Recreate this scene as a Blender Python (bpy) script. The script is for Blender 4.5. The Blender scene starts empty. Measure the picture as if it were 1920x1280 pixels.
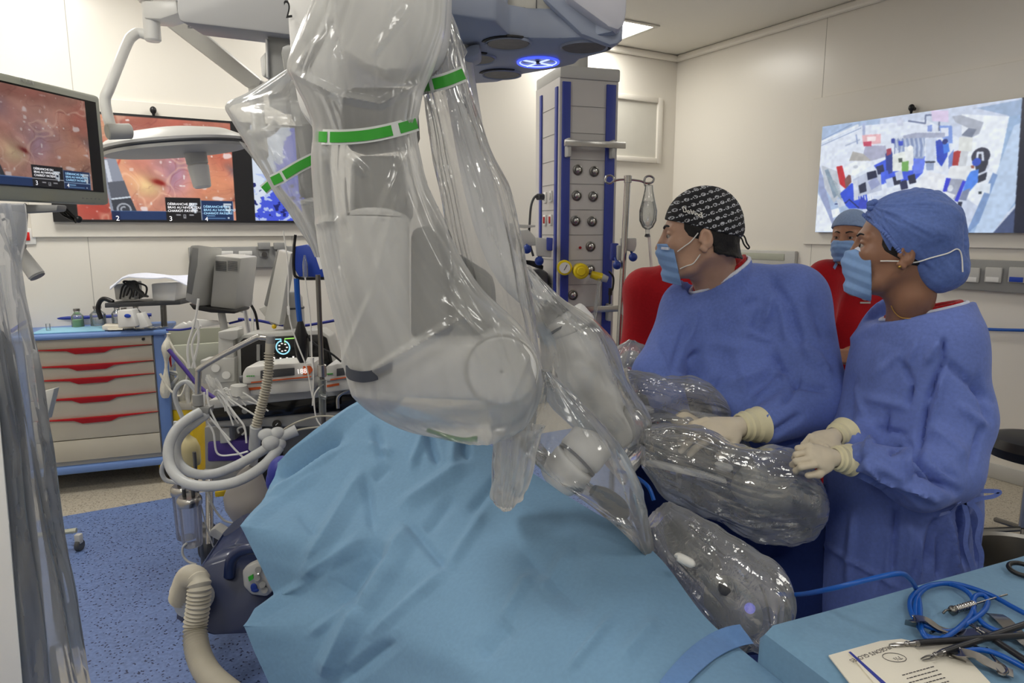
import bpy, bmesh, math, random
import numpy as np
from mathutils import Vector, Matrix
import openvdb as vdb
random.seed(7)
S = bpy.context.scene
COL = S.collection
# ---------------------------------------------------------------- camera
PITCH = math.radians(9.3); CAMH = 1.6; FPX = 1280.0
cam_d = bpy.data.cameras.new('camera'); cam = bpy.data.objects.new('camera', cam_d); COL.objects.link(cam)
cam_d.sensor_width = 36.0; cam_d.lens = 24.0; cam_d.clip_start = 0.02; cam_d.clip_end = 60
cam.location = (0, 0, CAMH); cam.rotation_euler = (math.pi/2 - PITCH, 0, 0)
cam_d.dof.use_dof = False
S.camera = cam
CP, SP = math.cos(PITCH), math.sin(PITCH)
def W(px, py, Y):
    "world point seen at a pixel of the photograph, at horizontal distance Y from the camera"
    x = (px-960)/FPX; u = (640-py)/FPX
    d = Vector((x, CP+u*SP, -SP+u*CP))
    return Vector((0, 0, CAMH)) + d*(Y/d.y)
def Wz(px, py, z):
    x = (px-960)/FPX; u = (640-py)/FPX
    d = Vector((x, CP+u*SP, -SP+u*CP))
    return Vector((0, 0, CAMH)) + d*((z-CAMH)/d.z)
# ---------------------------------------------------------------- world, exposure
S.view_settings.view_transform = 'Standard'; S.view_settings.look = 'None'
S.view_settings.gamma = 1.0; S.view_settings.use_curve_mapping = False
S.view_settings.exposure = 0.0
wd = bpy.data.worlds.new('world'); S.world = wd; wd.use_nodes = True
wd.node_tree.nodes['Background'].inputs[0].default_value = (0.8, 0.85, 1, 1)
wd.node_tree.nodes['Background'].inputs[1].default_value = 0.05
cy = S.cycles
cy.transparent_max_bounces = 32; cy.max_bounces = 10; cy.diffuse_bounces = 4; cy.glossy_bounces = 4
cy.transmission_bounces = 8; cy.sample_clamp_indirect = 3.0; cy.caustics_reflective = False; cy.caustics_refractive = False
# room frame: B along the back wall (to the right and away), R along the right wall (towards the corner)
B = Vector((1.0, 0.573, 0)).normalized(); R = Vector((-0.573, 1.0, 0)).normalized(); Z = Vector((0, 0, 1))
CORNER = Vector((1.60, 6.95, 0)); CEIL = 3.25
def room(b, r, z=0.0):
    "point b metres left of the corner along the back wall and r metres out from it"
    return CORNER - B*b - R*r + Z*z
def frame(o, x, z=Vector((0, 0, 1))):
    "matrix with origin o, local x along x, local z up; local y completes"
    x = x.normalized(); y = z.cross(x).normalized(); z = x.cross(y)
    m = Matrix((x, y, z)).transposed().to_4x4(); m.translation = o
    return m
LIGHTS = [  # ceiling panels: b, r, power; the last is an added, unseen frontal fill
    (1.17, .36, 1.0), (3.4, 0.95, 1.0), (5.2, 0.95, 1.5), (1.0, 4.3, .55), (5.6, 3.4, 1.3), (1.6, 6.6, .6), (5.0, 6.9, 1.3), (3.4, 5.2, .30), (6.1, 5.5, .7)]
LIGHT_STRENGTH = 21.0
# ---------------------------------------------------------------- materials
def lin(c):
    c = [x/255.0 for x in c[:3]]
    return tuple(x/12.92 if x <= .04045 else ((x+.055)/1.055)**2.4 for x in c)+(1.0,)
def nmat(name):
    m = bpy.data.materials.new(name); m.use_nodes = True
    nt = m.node_tree; b = nt.nodes['Principled BSDF']
    return m, nt, b
def noise_bump(nt, b, scale, strength, dist=0.002, detail=3, stretch=None, kind='NOISE'):
    tc = nt.nodes.new('ShaderNodeTexCoord'); mp = nt.nodes.new('ShaderNodeMapping')
    nt.links.new(tc.outputs['Object'], mp.inputs[0])
    if stretch: mp.inputs['Scale'].default_value = stretch
    if kind == 'NOISE':
        t = nt.nodes.new('ShaderNodeTexNoise'); t.inputs['Scale'].default_value = scale; t.inputs['Detail'].default_value = detail
    else:
        t = nt.nodes.new('ShaderNodeTexVoronoi'); t.inputs['Scale'].default_value = scale
    nt.links.new(mp.outputs[0], t.inputs['Vector'])
    bp = nt.nodes.new('ShaderNodeBump'); bp.inputs['Strength'].default_value = strength; bp.inputs['Distance'].default_value = dist
    nt.links.new(t.outputs[0], bp.inputs['Height'])
    return tc, mp, t, bp
def pbr(name, col, rough=.5, metal=0, spec=.5, var=0.0, vscale=8, bump=0, bscale=60, emit=None, coat=0, sheen=0, alpha=None, trans=0, ior=1.45, sss=0):
    m, nt, b = nmat(name)
    c = lin(col)
    b.inputs['Base Color'].default_value = c; b.inputs['Roughness'].default_value = rough
    b.inputs['Metallic'].default_value = metal; b.inputs['Specular IOR Level'].default_value = spec
    b.inputs['IOR'].default_value = ior
    if coat: b.inputs['Coat Weight'].default_value = coat
    if sheen: b.inputs['Sheen Weight'].default_value = sheen
    if trans: b.inputs['Transmission Weight'].default_value = trans
    if sss:
        b.inputs['Subsurface Weight'].default_value = sss; b.inputs['Subsurface Radius'].default_value = (.01, .004, .002); b.inputs['Subsurface Scale'].default_value = 1
    if emit: b.inputs['Emission Color'].default_value = lin(emit[0]); b.inputs['Emission Strength'].default_value = emit[1]
    tc = nt.nodes.new('ShaderNodeTexCoord')
    if var:
        t = nt.nodes.new('ShaderNodeTexNoise'); t.inputs['Scale'].default_value = vscale; t.inputs['Detail'].default_value = 4
        nt.links.new(tc.outputs['Object'], t.inputs['Vector'])
        r = nt.nodes.new('ShaderNodeValToRGB'); r.color_ramp.elements[0].position = .3; r.color_ramp.elements[1].position = .7
        r.color_ramp.elements[0].color = tuple(x*(1-var) for x in c[:3])+(1,); r.color_ramp.elements[1].color = tuple(min(1, x*(1+var)) for x in c[:3])+(1,)
        nt.links.new(t.outputs[0], r.inputs[0]); nt.links.new(r.outputs[0], b.inputs['Base Color'])
    if bump:
        _, _, _, bp = noise_bump(nt, b, bscale, bump)
        nt.links.new(bp.outputs[0], b.inputs['Normal'])
    return m
def cloth(name, col, rough=.85, fib=.16, bump=.25, wr=.35, sheen=.15, thin=0.12):
    "non-woven fabric: fibre mottling, fine wrinkles, a little light passing through"
    m, nt, b = nmat(name); c = lin(col); N = nt.nodes.new; L = nt.links.new
    b.inputs['Roughness'].default_value = rough; b.inputs['Specular IOR Level'].default_value = .25; b.inputs['Sheen Weight'].default_value = sheen
    tc = N('ShaderNodeTexCoord')
    t = N('ShaderNodeTexNoise'); t.inputs['Scale'].default_value = 130; t.inputs['Detail'].default_value = 2
    t2 = N('ShaderNodeTexNoise'); t2.inputs['Scale'].default_value = 5; t2.inputs['Detail'].default_value = 5
    L(tc.outputs['Object'], t.inputs['Vector']); L(tc.outputs['Object'], t2.inputs['Vector'])
    mx = N('ShaderNodeMath'); mx.operation = 'ADD'; L(t.outputs[0], mx.inputs[0]); L(t2.outputs[0], mx.inputs[1])
    r = N('ShaderNodeValToRGB'); r.color_ramp.elements[0].position = .35; r.color_ramp.elements[1].position = .65
    mm = N('ShaderNodeMath'); mm.operation = 'MULTIPLY'; mm.inputs[1].default_value = .5; L(mx.outputs[0], mm.inputs[0]); L(mm.outputs[0], r.inputs[0])
    r.color_ramp.elements[0].color = tuple(x*(1-fib) for x in c[:3])+(1,); r.color_ramp.elements[1].color = tuple(min(1, x*(1+fib)) for x in c[:3])+(1,)
    L(r.outputs[0], b.inputs['Base Color'])
    t3 = N('ShaderNodeTexNoise'); t3.inputs['Scale'].default_value = 9; t3.inputs['Detail'].default_value = 3; t3.inputs['Distortion'].default_value = 1.2
    L(tc.outputs['Object'], t3.inputs['Vector'])
    bp = N('ShaderNodeBump'); bp.inputs['Strength'].default_value = wr; bp.inputs['Distance'].default_value = .02; L(t3.outputs[0], bp.inputs['Height'])
    bp2 = N('ShaderNodeBump'); bp2.inputs['Strength'].default_value = bump; bp2.inputs['Distance'].default_value = .001; L(t.outputs[0], bp2.inputs['Height']); L(bp.outputs[0], bp2.inputs['Normal'])
    L(bp2.outputs[0], b.inputs['Normal'])
    if thin:
        tr = N('ShaderNodeBsdfTranslucent'); L(r.outputs[0], tr.inputs[0]); ms = N('ShaderNodeMixShader'); ms.inputs[0].default_value = thin
        L(b.outputs[0], ms.inputs[1]); L(tr.outputs[0], ms.inputs[2]); L(ms.outputs[0], nt.nodes['Material Output'].inputs[0])
    return m
def film(name, milk=.4, col=(225, 228, 228), rough=.12, gloss=.5, bscale=26, bstr=.5, edge=.35):
    "thin polythene: mostly see-through, slightly milky, crinkled gloss"
    m = bpy.data.materials.new(name); m.use_nodes = True; nt = m.node_tree; nt.nodes.clear(); N = nt.nodes.new; L = nt.links.new
    out = N('ShaderNodeOutputMaterial'); tc = N('ShaderNodeTexCoord')
    nz = N('ShaderNodeTexNoise'); nz.inputs['Scale'].default_value = bscale; nz.inputs['Detail'].default_value = 2; nz.inputs['Distortion'].default_value = 1.5
    L(tc.outputs['Object'], nz.inputs['Vector'])
    rg = N('ShaderNodeMath'); rg.operation = 'SUBTRACT'; rg.inputs[1].default_value = .5; L(nz.outputs[0], rg.inputs[0])
    ab = N('ShaderNodeMath'); ab.operation = 'ABSOLUTE'; L(rg.outputs[0], ab.inputs[0])
    bp = N('ShaderNodeBump'); bp.inputs['Strength'].default_value = bstr; bp.inputs['Distance'].default_value = .01; L(ab.outputs[0], bp.inputs['Height'])
    tr = N('ShaderNodeBsdfTransparent'); tr.inputs[0].default_value = (.97, .975, .98, 1)
    df = N('ShaderNodeBsdfDiffuse'); df.inputs[0].default_value = lin(col); L(bp.outputs[0], df.inputs['Normal'])
    tl = N('ShaderNodeBsdfTranslucent'); tl.inputs[0].default_value = lin(col); L(bp.outputs[0], tl.inputs['Normal'])
    dm = N('ShaderNodeMixShader'); dm.inputs[0].default_value = .5; L(df.outputs[0], dm.inputs[1]); L(tl.outputs[0], dm.inputs[2])
    lw = N('ShaderNodeLayerWeight'); lw.inputs[0].default_value = .35; L(bp.outputs[0], lw.inputs['Normal'])
    mr = N('ShaderNodeMapRange'); mr.inputs[1].default_value = 0; mr.inputs[2].default_value = 1; mr.inputs[3].default_value = milk; mr.inputs[4].default_value = min(.95, milk+edge)
    L(lw.outputs['Facing'], mr.inputs[0])
    m1 = N('ShaderNodeMixShader'); L(mr.outputs[0], m1.inputs[0]); L(tr.outputs[0], m1.inputs[1]); L(dm.outputs[0], m1.inputs[2])
    gl = N('ShaderNodeBsdfGlossy'); gl.inputs['Roughness'].default_value = rough; gl.inputs[0].default_value = (1, 1, 1, 1); L(bp.outputs[0], gl.inputs['Normal'])
    fr = N('ShaderNodeFresnel'); fr.inputs[0].default_value = 1.45; L(bp.outputs[0], fr.inputs['Normal'])
    fm = N('ShaderNodeMath'); fm.operation = 'MULTIPLY_ADD'; fm.inputs[1].default_value = gloss; fm.inputs[2].default_value = .03*gloss; L(fr.outputs[0], fm.inputs[0])
    cl = N('ShaderNodeClamp'); L(fm.outputs[0], cl.inputs[0])
    m2 = N('ShaderNodeMixShader'); L(cl.outputs[0], m2.inputs[0]); L(m1.outputs[0], m2.inputs[1]); L(gl.outputs[0], m2.inputs[2])
    L(m2.outputs[0], out.inputs[0])
    return m
def vcol(name, emit=0.0, rough=.3, base=True):
    m, nt, b = nmat(name); a = nt.nodes.new('ShaderNodeVertexColor'); a.layer_name = 'Col'
    if emit:
        b.inputs['Base Color'].default_value = (.01, .01, .01, 1); nt.links.new(a.outputs[0], b.inputs['Emission Color']); b.inputs['Emission Strength'].default_value = emit
    else: nt.links.new(a.outputs[0], b.inputs['Base Color'])
    b.inputs['Roughness'].default_value = rough
    return m
M = {}
def mats():
    M['white'] = pbr('white_plastic', (225, 224, 220), .35, var=.02)
    M['robot'] = pbr('robot_white', (236, 235, 232), .38, var=.02)
    M['hub'] = pbr('hub_bluegrey', (158, 166, 184), .42, var=.03)
    M['hubtop'] = pbr('hub_pale', (205, 204, 212), .38, var=.02)
    M['lightgrey'] = pbr('lightgrey_plastic', (188, 187, 182), .45, var=.03)
    M['grey'] = pbr('grey_plastic', (142, 142, 140), .45, var=.04)
    M['darkgrey'] = pbr('darkgrey', (70, 71, 74), .45, var=.05)
    M['black'] = pbr('black_plastic', (22, 22, 24), .4)
    M['blackgloss'] = pbr('black_glass', (8, 9, 11), .12)
    M['steel'] = pbr('steel', (190, 188, 184), .25, metal=1, var=.04, bump=.05)
    M['steel_d'] = pbr('steel_dark', (120, 118, 114), .35, metal=1, var=.06)
    M['mesh'] = pbr('speaker_mesh', (112, 110, 108), .45, metal=.8, var=.12, vscale=40)
    M['beige'] = pbr('beige_bezel', (168, 170, 155), .5, var=.02)
    M['offwhite'] = pbr('offwhite_paint', (205, 202, 192), .4, var=.02)
    M['cream'] = pbr('cream_drawer', (190, 184, 168), .45, var=.02)
    M['cartblue'] = pbr('cart_blue', (104, 134, 190), .45, var=.03)
    M['paleblue'] = pbr('pale_blue_sheet', (140, 190, 215), .8, bump=.2)
    M['red'] = pbr('red_plastic', (168, 14, 20), .4, var=.05)
    M['redbtn'] = pbr('red_button', (200, 25, 20), .4)
    M['yellow'] = pbr('yellow_plastic', (215, 180, 15), .45, var=.06)
    M['yellowg'] = pbr('yellow_gauge', (225, 200, 20), .35)
    M['blue'] = pbr('blue_plastic', (28, 66, 170), .45)
    M['knob'] = pbr('knob_blue', (30, 58, 140), .4)
    M['towerblue'] = pbr('tower_blue', (52, 66, 150), .45, var=.03)
    M['towergrey'] = pbr('tower_grey', (196, 192, 188), .5, var=.02)
    M['cable'] = pbr('blue_cable', (14, 82, 170), .35)
    M['teal'] = pbr('navy_hose', (30, 40, 130), .5)
    M['purple'] = pbr('purple_hose', (70, 50, 130), .5)
    M['green'] = pbr('green_tape', (52, 165, 45), .5)
    M['tapewhite'] = pbr('white_tape', (225, 228, 225), .5)
    M['bandgrey'] = pbr('band_grey', (60, 64, 74), .4)
    M['tube'] = pbr('breathing_tube', (210, 212, 212), .25, trans=.25, ior=1.2, var=.05, vscale=30)
    M['hose'] = pbr('beige_hose', (176, 170, 155), .5, var=.05)
    M['balloon'] = pbr('grey_balloon', (158, 152, 146), .4, var=.04)
    M['navy'] = pbr('navy_blower', (24, 38, 76), .35, coat=.3, var=.05)
    M['jar'] = film('canister_clear', .14, (205, 210, 235), .06, .9, bscale=4, bstr=.05, edge=.5)
    M['glass'] = film('glass_clear', .10, (230, 235, 235), .03, 1.0, bscale=3, bstr=.02, edge=.5)
    M['saline'] = film('saline_clear', .18, (215, 225, 220), .05, 1.2, bscale=14, bstr=.4, edge=.5)
    M['film'] = film('milky_polythene', .34, (250, 250, 247), .17, .75, bscale=9, bstr=.2, edge=.5)
    M['film2'] = film('thin_polythene', .19, (246, 247, 247), .11, 1.1, bscale=13, bstr=.25, edge=.45)
    M['film3'] = film('crinkled_polythene', .23, (246, 248, 250), .07, 1.8, bscale=30, bstr=.25, edge=.5)
    M['film4'] = film('near_polythene', .30, (205, 210, 220), .15, .9, bscale=6, bstr=.25, edge=.4)
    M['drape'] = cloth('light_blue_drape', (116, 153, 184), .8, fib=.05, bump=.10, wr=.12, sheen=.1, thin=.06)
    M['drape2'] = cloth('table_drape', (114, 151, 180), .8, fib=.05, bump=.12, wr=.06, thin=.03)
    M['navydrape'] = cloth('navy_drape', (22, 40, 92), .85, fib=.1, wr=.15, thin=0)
    M['gown'] = cloth('blue_gown', (112, 132, 204), .8, fib=.10, bump=.3, wr=.16)
    M['gown2'] = cloth('blue_gown_far', (108, 129, 202), .8, fib=.10, bump=.3, wr=.16)
    M['binding'] = cloth('white_binding', (215, 220, 235), .8, fib=.05, thin=0)
    M['cap'] = cloth('bouffant_blue', (100, 124, 190), .8, fib=.14, bump=.5, wr=.3)
    M['cap_pale'] = cloth('cap_pale', (140, 162, 200), .8, fib=.1)
    M['mask'] = cloth('mask_blue', (138, 172, 222), .8, fib=.05, bump=.2, wr=.05)
    M['shirt'] = cloth('red_shirt', (168, 10, 22), .85, fib=.1, wr=.2, thin=0)
    M['glove'] = pbr('latex_glove', (212, 200, 178), .5, var=.04, vscale=20, bump=.15, bscale=40)
    M['cuff'] = pbr('latex_cuff', (222, 214, 178), .5, var=.05, vscale=25, bump=.3, bscale=60)
    M['skin'] = pbr('skin_tan', (184, 146, 124), .5, var=.07, vscale=22, bump=.12, bscale=160, sss=.12)
    M['skin2'] = pbr('skin_brown', (142, 102, 80), .45, var=.07, vscale=22, bump=.1, bscale=160, sss=.12)
    M['skin3'] = pbr('skin_far', (165, 118, 92), .5, var=.07, vscale=22, sss=.1)
    M['hair'] = pbr('hair_black', (20, 17, 16), .55, var=.3, vscale=120, bump=.6, bscale=180)
    M['eye'] = pbr('eye_white', (160, 150, 142), .2); M['iris'] = pbr('iris_brown', (42, 26, 18), .1)
    M['string'] = pbr('mask_string', (235, 232, 225), .7)
    M['paper'] = pbr('packet_paper', (226, 220, 205), .75, var=.03, bump=.2, bscale=20)
    M['ink'] = pbr('ink', (70, 66, 66), .7); M['inkblue'] = pbr('ink_blue', (52, 62, 150), .6)
    M['inkblack'] = pbr('ink_black', (18, 18, 20), .6)
    M['gold'] = pbr('gold', (190, 150, 80), .3, metal=1)
    M['silver'] = pbr('instrument_steel', (150, 148, 146), .22, metal=1, var=.08)
    M['shaft'] = pbr('instrument_black', (34, 34, 37), .35)
    M['orange'] = pbr('pump_orange', (205, 92, 40), .45)
    M['pump'] = pbr('pump_white', (205, 203, 198), .4, var=.02)
    M['teal_e'] = pbr('screen_teal', (150, 215, 235), .4, emit=((150, 215, 235), .8))
    M['green_e'] = pbr('screen_green', (140, 205, 90), .4, emit=((140, 205, 90), .8))
    M['white_e'] = pbr('screen_white', (245, 240, 235), .4, emit=((245, 240, 235), .9))
    M['textwhite'] = pbr('caption_white', (235, 235, 240), .4, emit=((235, 235, 240), .75))
    M['textblue'] = pbr('caption_blue', (160, 205, 235), .4, emit=((160, 205, 235), .75))
    M['blue_e'] = pbr('hub_light_blue', (90, 110, 255), .4, emit=((70, 90, 255), 1.3))
    M['bluewhite_e'] = pbr('hub_light_core', (210, 220, 255), .4, emit=((190, 205, 255), 1.3))
    M['led'] = pbr('led_violet', (150, 150, 235), .4, emit=((120, 120, 240), .45))
    M['beamgrey'] = pbr('boom_grey', (178, 178, 178), .42, var=.03)
    M['wood'] = pbr('bed_pad', (60, 62, 70), .6)
    M['plasticbag'] = pbr('rolled_bag', (214, 210, 196), .5, var=.1, vscale=40, bump=.4, bscale=50)
    M['jug'] = pbr('jug_cream', (214, 200, 150), .4, trans=.15)
    M['vialgreen'] = pbr('vial_green', (120, 190, 120), .4)
mats()
# ---------------------------------------------------------------- mesh building
def catmull(pts, n=8, closed=False):
    pts = [np.array(p, float) for p in pts]
    if len(pts) < 3 and not closed: return [pts[0]+(pts[-1]-pts[0])*k/n for k in range(n+1)]
    out = []; m = len(pts); rng = range(m) if closed else range(m-1)
    for i in rng:
        if closed: p0, p1, p2, p3 = pts[i-1], pts[i], pts[(i+1) % m], pts[(i+2) % m]
        else: p0, p1, p2, p3 = pts[max(i-1, 0)], pts[i], pts[i+1], pts[min(i+2, m-1)]
        for k in range(n):
            t = k/n
            out.append(.5*((2*p1)+(-p0+p2)*t+(2*p0-5*p1+4*p2-p3)*t*t+(-p0+3*p1-3*p2+p3)*t**3))
    if not closed: out.append(pts[-1])
    return out
class MB:
    def __init__(s, M=None): s.v = []; s.f = []; s.mi = []; s.M = M; s.mat = 0
    def add(s, vs, fs):
        o = len(s.v)
        if s.M is not None: vs = [s.M @ Vector(v) for v in vs]
        s.v += [tuple(v) for v in vs]; s.f += [tuple(i+o for i in f) for f in fs]; s.mi += [s.mat]*len(fs); return s
    def bm(s, bm, T=None):
        vs = [(T @ v.co if T is not None else v.co.copy()) for v in bm.verts]; bm.verts.index_update()
        s.add(vs, [[v.index for v in f.verts] for f in bm.faces]); bm.free(); return s
    def box(s, c, size, r=0.0, T=None, seg=2):
        bm = bmesh.new(); bmesh.ops.create_cube(bm, size=1)
        for v in bm.verts: v.co = Vector((v.co.x*size[0], v.co.y*size[1], v.co.z*size[2]))
        r = min(r, .49*min(size))
        if r > 0: bmesh.ops.bevel(bm, geom=list(bm.edges), offset=r, segments=seg, affect='EDGES', profile=.5)
        t = Matrix.Translation(Vector(c))
        return s.bm(bm, t @ T if T is not None else t)
    def cyl(s, a, b, r0, r1=None, n=20, bev=0.0):
        a, b = Vector(a), Vector(b); r1 = r0 if r1 is None else r1
        L = (b-a).length; prof = [(0, 0), (r0-bev, 0), (r0, bev), (r1, L-bev), (r1-bev, L), (0, L)] if bev else [(0, 0), (r0, 0), (r1, L), (0, L)]
        return s.lathe(prof, a, b-a, n)
    def lathe(s, prof, o, axis=Vector((0, 0, 1)), n=24, sx=1, sy=1):
        o = Vector(o); q = Vector((0, 0, 1)).rotation_difference(Vector(axis).normalized()); vs = []; fs = []; ids = []
        for (r, z) in prof:
            if r < 1e-6: vs.append(o+q @ Vector((0, 0, z))); ids.append([len(vs)-1]*n)
            else:
                row = []
                for k in range(n):
                    t = 2*math.pi*k/n; vs.append(o+q @ Vector((r*math.cos(t)*sx, r*math.sin(t)*sy, z))); row.append(len(vs)-1)
                ids.append(row)
        for i in range(len(prof)-1):
            a, b = ids[i], ids[i+1]
            for k in range(n):
                j = (k+1) % n; f = [a[k], a[j], b[j], b[k]]
                g = []
                for x in f:
                    if x not in g: g.append(x)
                if len(g) > 2: fs.append(g)
        return s.add(vs, fs)
    def tube(s, pts, r, n=10, sm=8, closed=False, cap=True, flat=1.0):
        P = [Vector(p) for p in (catmull(pts, sm, closed) if sm > 1 else pts)]; m = len(P)
        rr = r if callable(r) else (lambda t: r)
        vs = []; fs = []; up = None
        for i in range(m):
            t = (P[(i+1) % m]-P[i-1]) if closed else (P[min(i+1, m-1)]-P[max(i-1, 0)])
            if t.length < 1e-9: t = Vector((0, 0, 1))
            t.normalize()
            if up is None: up = t.orthogonal().normalized() if abs(t.z) > .9 else Vector((0, 0, 1))
            x = (up-t*up.dot(t))
            x = x.normalized() if x.length > 1e-6 else t.orthogonal().normalized()
            up = x; y = t.cross(x); R_ = rr(i/(m-1))
            for k in range(n):
                a = 2*math.pi*k/n; vs.append(P[i]+x*R_*math.cos(a)*flat+y*R_*math.sin(a))
        for i in range(m if closed else m-1):
            for k in range(n):
                a, b = i*n+k, i*n+(k+1) % n; j = ((i+1) % m)*n; fs.append((a, b, j+(k+1) % n, j+k))
        if cap and not closed: fs.append(tuple(range(n))[::-1]); fs.append(tuple((m-1)*n+k for k in range(n)))
        return s.add(vs, fs)
    def sph(s, c, r, n=16, T=None):
        bm = bmesh.new(); bmesh.ops.create_uvsphere(bm, u_segments=n*2 if n > 12 else n, v_segments=n, radius=1)
        r = (r, r, r) if not hasattr(r, '__len__') else r
        for v in bm.verts: v.co = Vector((v.co.x*r[0], v.co.y*r[1], v.co.z*r[2]))
        t = Matrix.Translation(Vector(c)); return s.bm(bm, t @ T if T is not None else t)
    def prism(s, poly, z0, z1, T=None, r=0.0):
        bm = bmesh.new(); vs = [bm.verts.new((p[0], p[1], z0)) for p in poly]; f = bm.faces.new(vs)
        ex = bmesh.ops.extrude_face_region(bm, geom=[f]); nv = [g for g in ex['geom'] if isinstance(g, bmesh.types.BMVert)]
        bmesh.ops.translate(bm, verts=nv, vec=(0, 0, z1-z0)); bmesh.ops.recalc_face_normals(bm, faces=bm.faces)
        if r: bmesh.ops.bevel(bm, geom=list(bm.edges), offset=r, segments=2, affect='EDGES', profile=.5)
        return s.bm(bm, T)
    def sheet(s, G, th=0.0):
        "grid of points G[i][j] -> surface, th > 0 gives it thickness"
        n, m = len(G), len(G[0]); A = np.array([[tuple(p) for p in r] for r in G], float)
        def ids(o): return [(o+i*m+j, o+i*m+j+1, o+(i+1)*m+j+1, o+(i+1)*m+j) for i in range(n-1) for j in range(m-1)]
        vs = A.reshape(-1, 3)
        if not th: return s.add([Vector(v) for v in vs], ids(0))
        du = np.gradient(A, axis=0); dv = np.gradient(A, axis=1); N = np.cross(du, dv); N /= (np.linalg.norm(N, axis=2, keepdims=True)+1e-12)
        v2 = (A+N*th).reshape(-1, 3); o = n*m; fs = ids(0)+[f[::-1] for f in ids(o)]
        bd = [(0, j) for j in range(m)]+[(i, m-1) for i in range(1, n)]+[(n-1, j) for j in range(m-2, -1, -1)]+[(i, 0) for i in range(n-2, 0, -1)]
        bi = [i*m+j for i, j in bd]
        for k in range(len(bi)):
            a, b = bi[k], bi[(k+1) % len(bi)]; fs.append((b, a, a+o, b+o))
        return s.add([Vector(v) for v in np.vstack([vs, v2])], fs)
ROOTM = {}
def mkmesh(name, v, f, mat, mi=None, smooth=True, ang=None):
    me = bpy.data.meshes.new(name); me.from_pydata([tuple(x) for x in v], [], [tuple(int(i) for i in g) for g in f])
    for m in (mat if isinstance(mat, (list, tuple)) else [mat]): me.materials.append(m)
    if mi is not None and max(mi, default=0) > 0: me.polygons.foreach_set('material_index', mi)
    bm = bmesh.new(); bm.from_mesh(me)
    if len(bm.faces) < 60000: bmesh.ops.recalc_face_normals(bm, faces=bm.faces)
    if smooth:
        lim = math.radians(ang or 38)
        for e in bm.edges:
            if len(e.link_faces) == 2 and e.calc_face_angle(0) > lim: e.smooth = False
        for fc in bm.faces: fc.smooth = True
    bm.to_mesh(me); bm.free(); me.update()
    return me
def tag(o, label=None, cat=None, group=None, kind=None):
    if label: o['label'] = label
    if cat: o['category'] = cat
    if group: o['group'] = group
    if kind: o['kind'] = kind
    return o
def thing(name, label, cat, loc=(0, 0, 0), group=None, M_=None):
    o = bpy.data.objects.new(name, None); COL.objects.link(o); o.empty_display_size = .1
    if M_ is None: M_ = Matrix.Translation(Vector(loc))
    o.matrix_world = M_; ROOTM[o.name] = M_.copy(); tag(o, label, cat, group); return o
def part(name, mb, mat, parent, label=None, smooth=True, ang=None, vf=None, kind=None):
    "world-space geometry becomes a mesh child of parent"
    if isinstance(mat, str): mat = M[mat]
    if isinstance(mat, (list, tuple)): mat = [M[x] if isinstance(x, str) else x for x in mat]
    v, f, mi = (mb.v, mb.f, mb.mi) if vf is None else (vf[0], vf[1], None)
    RM = ROOTM[parent.name]; inv = np.array(RM.inverted())
    a = np.array([tuple(x) for x in v], float); a = a @ inv[:3, :3].T + inv[:3, 3]
    me = mkmesh(name, a, f, mat, mi, smooth, ang); o = bpy.data.objects.new(name, me); COL.objects.link(o); o.parent = parent
    ROOTM[o.name] = RM
    if label: o['label'] = label
    if kind: o['kind'] = kind
    return o
def solo(name, mb, mat, label=None, cat=None, group=None, kind=None, smooth=True, ang=None, vf=None):
    "a top-level thing that is one mesh, origin at its base"
    if isinstance(mat, str): mat = M[mat]
    if isinstance(mat, (list, tuple)): mat = [M[x] if isinstance(x, str) else x for x in mat]
    v, f, mi = (mb.v, mb.f, mb.mi) if vf is None else (vf[0], vf[1], None)
    a = np.array([tuple(x) for x in v], float); lo, hi = a.min(0), a.max(0); o_ = np.array([(lo[0]+hi[0])/2, (lo[1]+hi[1])/2, lo[2]])
    me = mkmesh(name, a-o_, f, mat, mi, smooth, ang); o = bpy.data.objects.new(name, me); COL.objects.link(o); o.location = Vector(o_)
    ROOTM[o.name] = Matrix.Translation(Vector(o_)); return tag(o, label, cat, group, kind)
def copy_tree(o, parent=None, delta=None):
    c = o.copy(); COL.objects.link(c)
    if parent: c.parent = parent
    for ch in [x for x in list(COL.objects) if x.parent == o]: copy_tree(ch, c)
    return c
def text(name, body, Mx, size, mat, parent=None, align='LEFT', ext=.0006, sx=1.0):
    cu = bpy.data.curves.new(name, 'FONT'); cu.body = body; cu.size = size; cu.extrude = ext; cu.align_x = align; cu.materials.append(M[mat] if isinstance(mat, str) else mat)
    tmp = bpy.data.objects.new(name, cu); COL.objects.link(tmp); bpy.context.view_layer.update()
    me = bpy.data.meshes.new_from_object(tmp.evaluated_get(bpy.context.evaluated_depsgraph_get())); bpy.data.objects.remove(tmp); bpy.data.curves.remove(cu)
    base = ROOTM[parent.name].inverted() @ Mx if parent else Matrix.Identity(4)
    me.transform(base @ Matrix.Diagonal((sx, 1, 1, 1))); me.name = name; o = bpy.data.objects.new(name, me); COL.objects.link(o)
    if parent: o.parent = parent; ROOTM[o.name] = ROOTM[parent.name]
    else: o.matrix_world = Mx; ROOTM[o.name] = Mx
    return o
def facing(o, x, up):
    "matrix: local x along x, local y along up, z out (for text and screens)"
    x = Vector(x).normalized(); y = Vector(up); y = (y-x*y.dot(x)).normalized(); z = x.cross(y)
    m = Matrix((x, y, z)).transposed().to_4x4(); m.translation = Vector(o); return m
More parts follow.
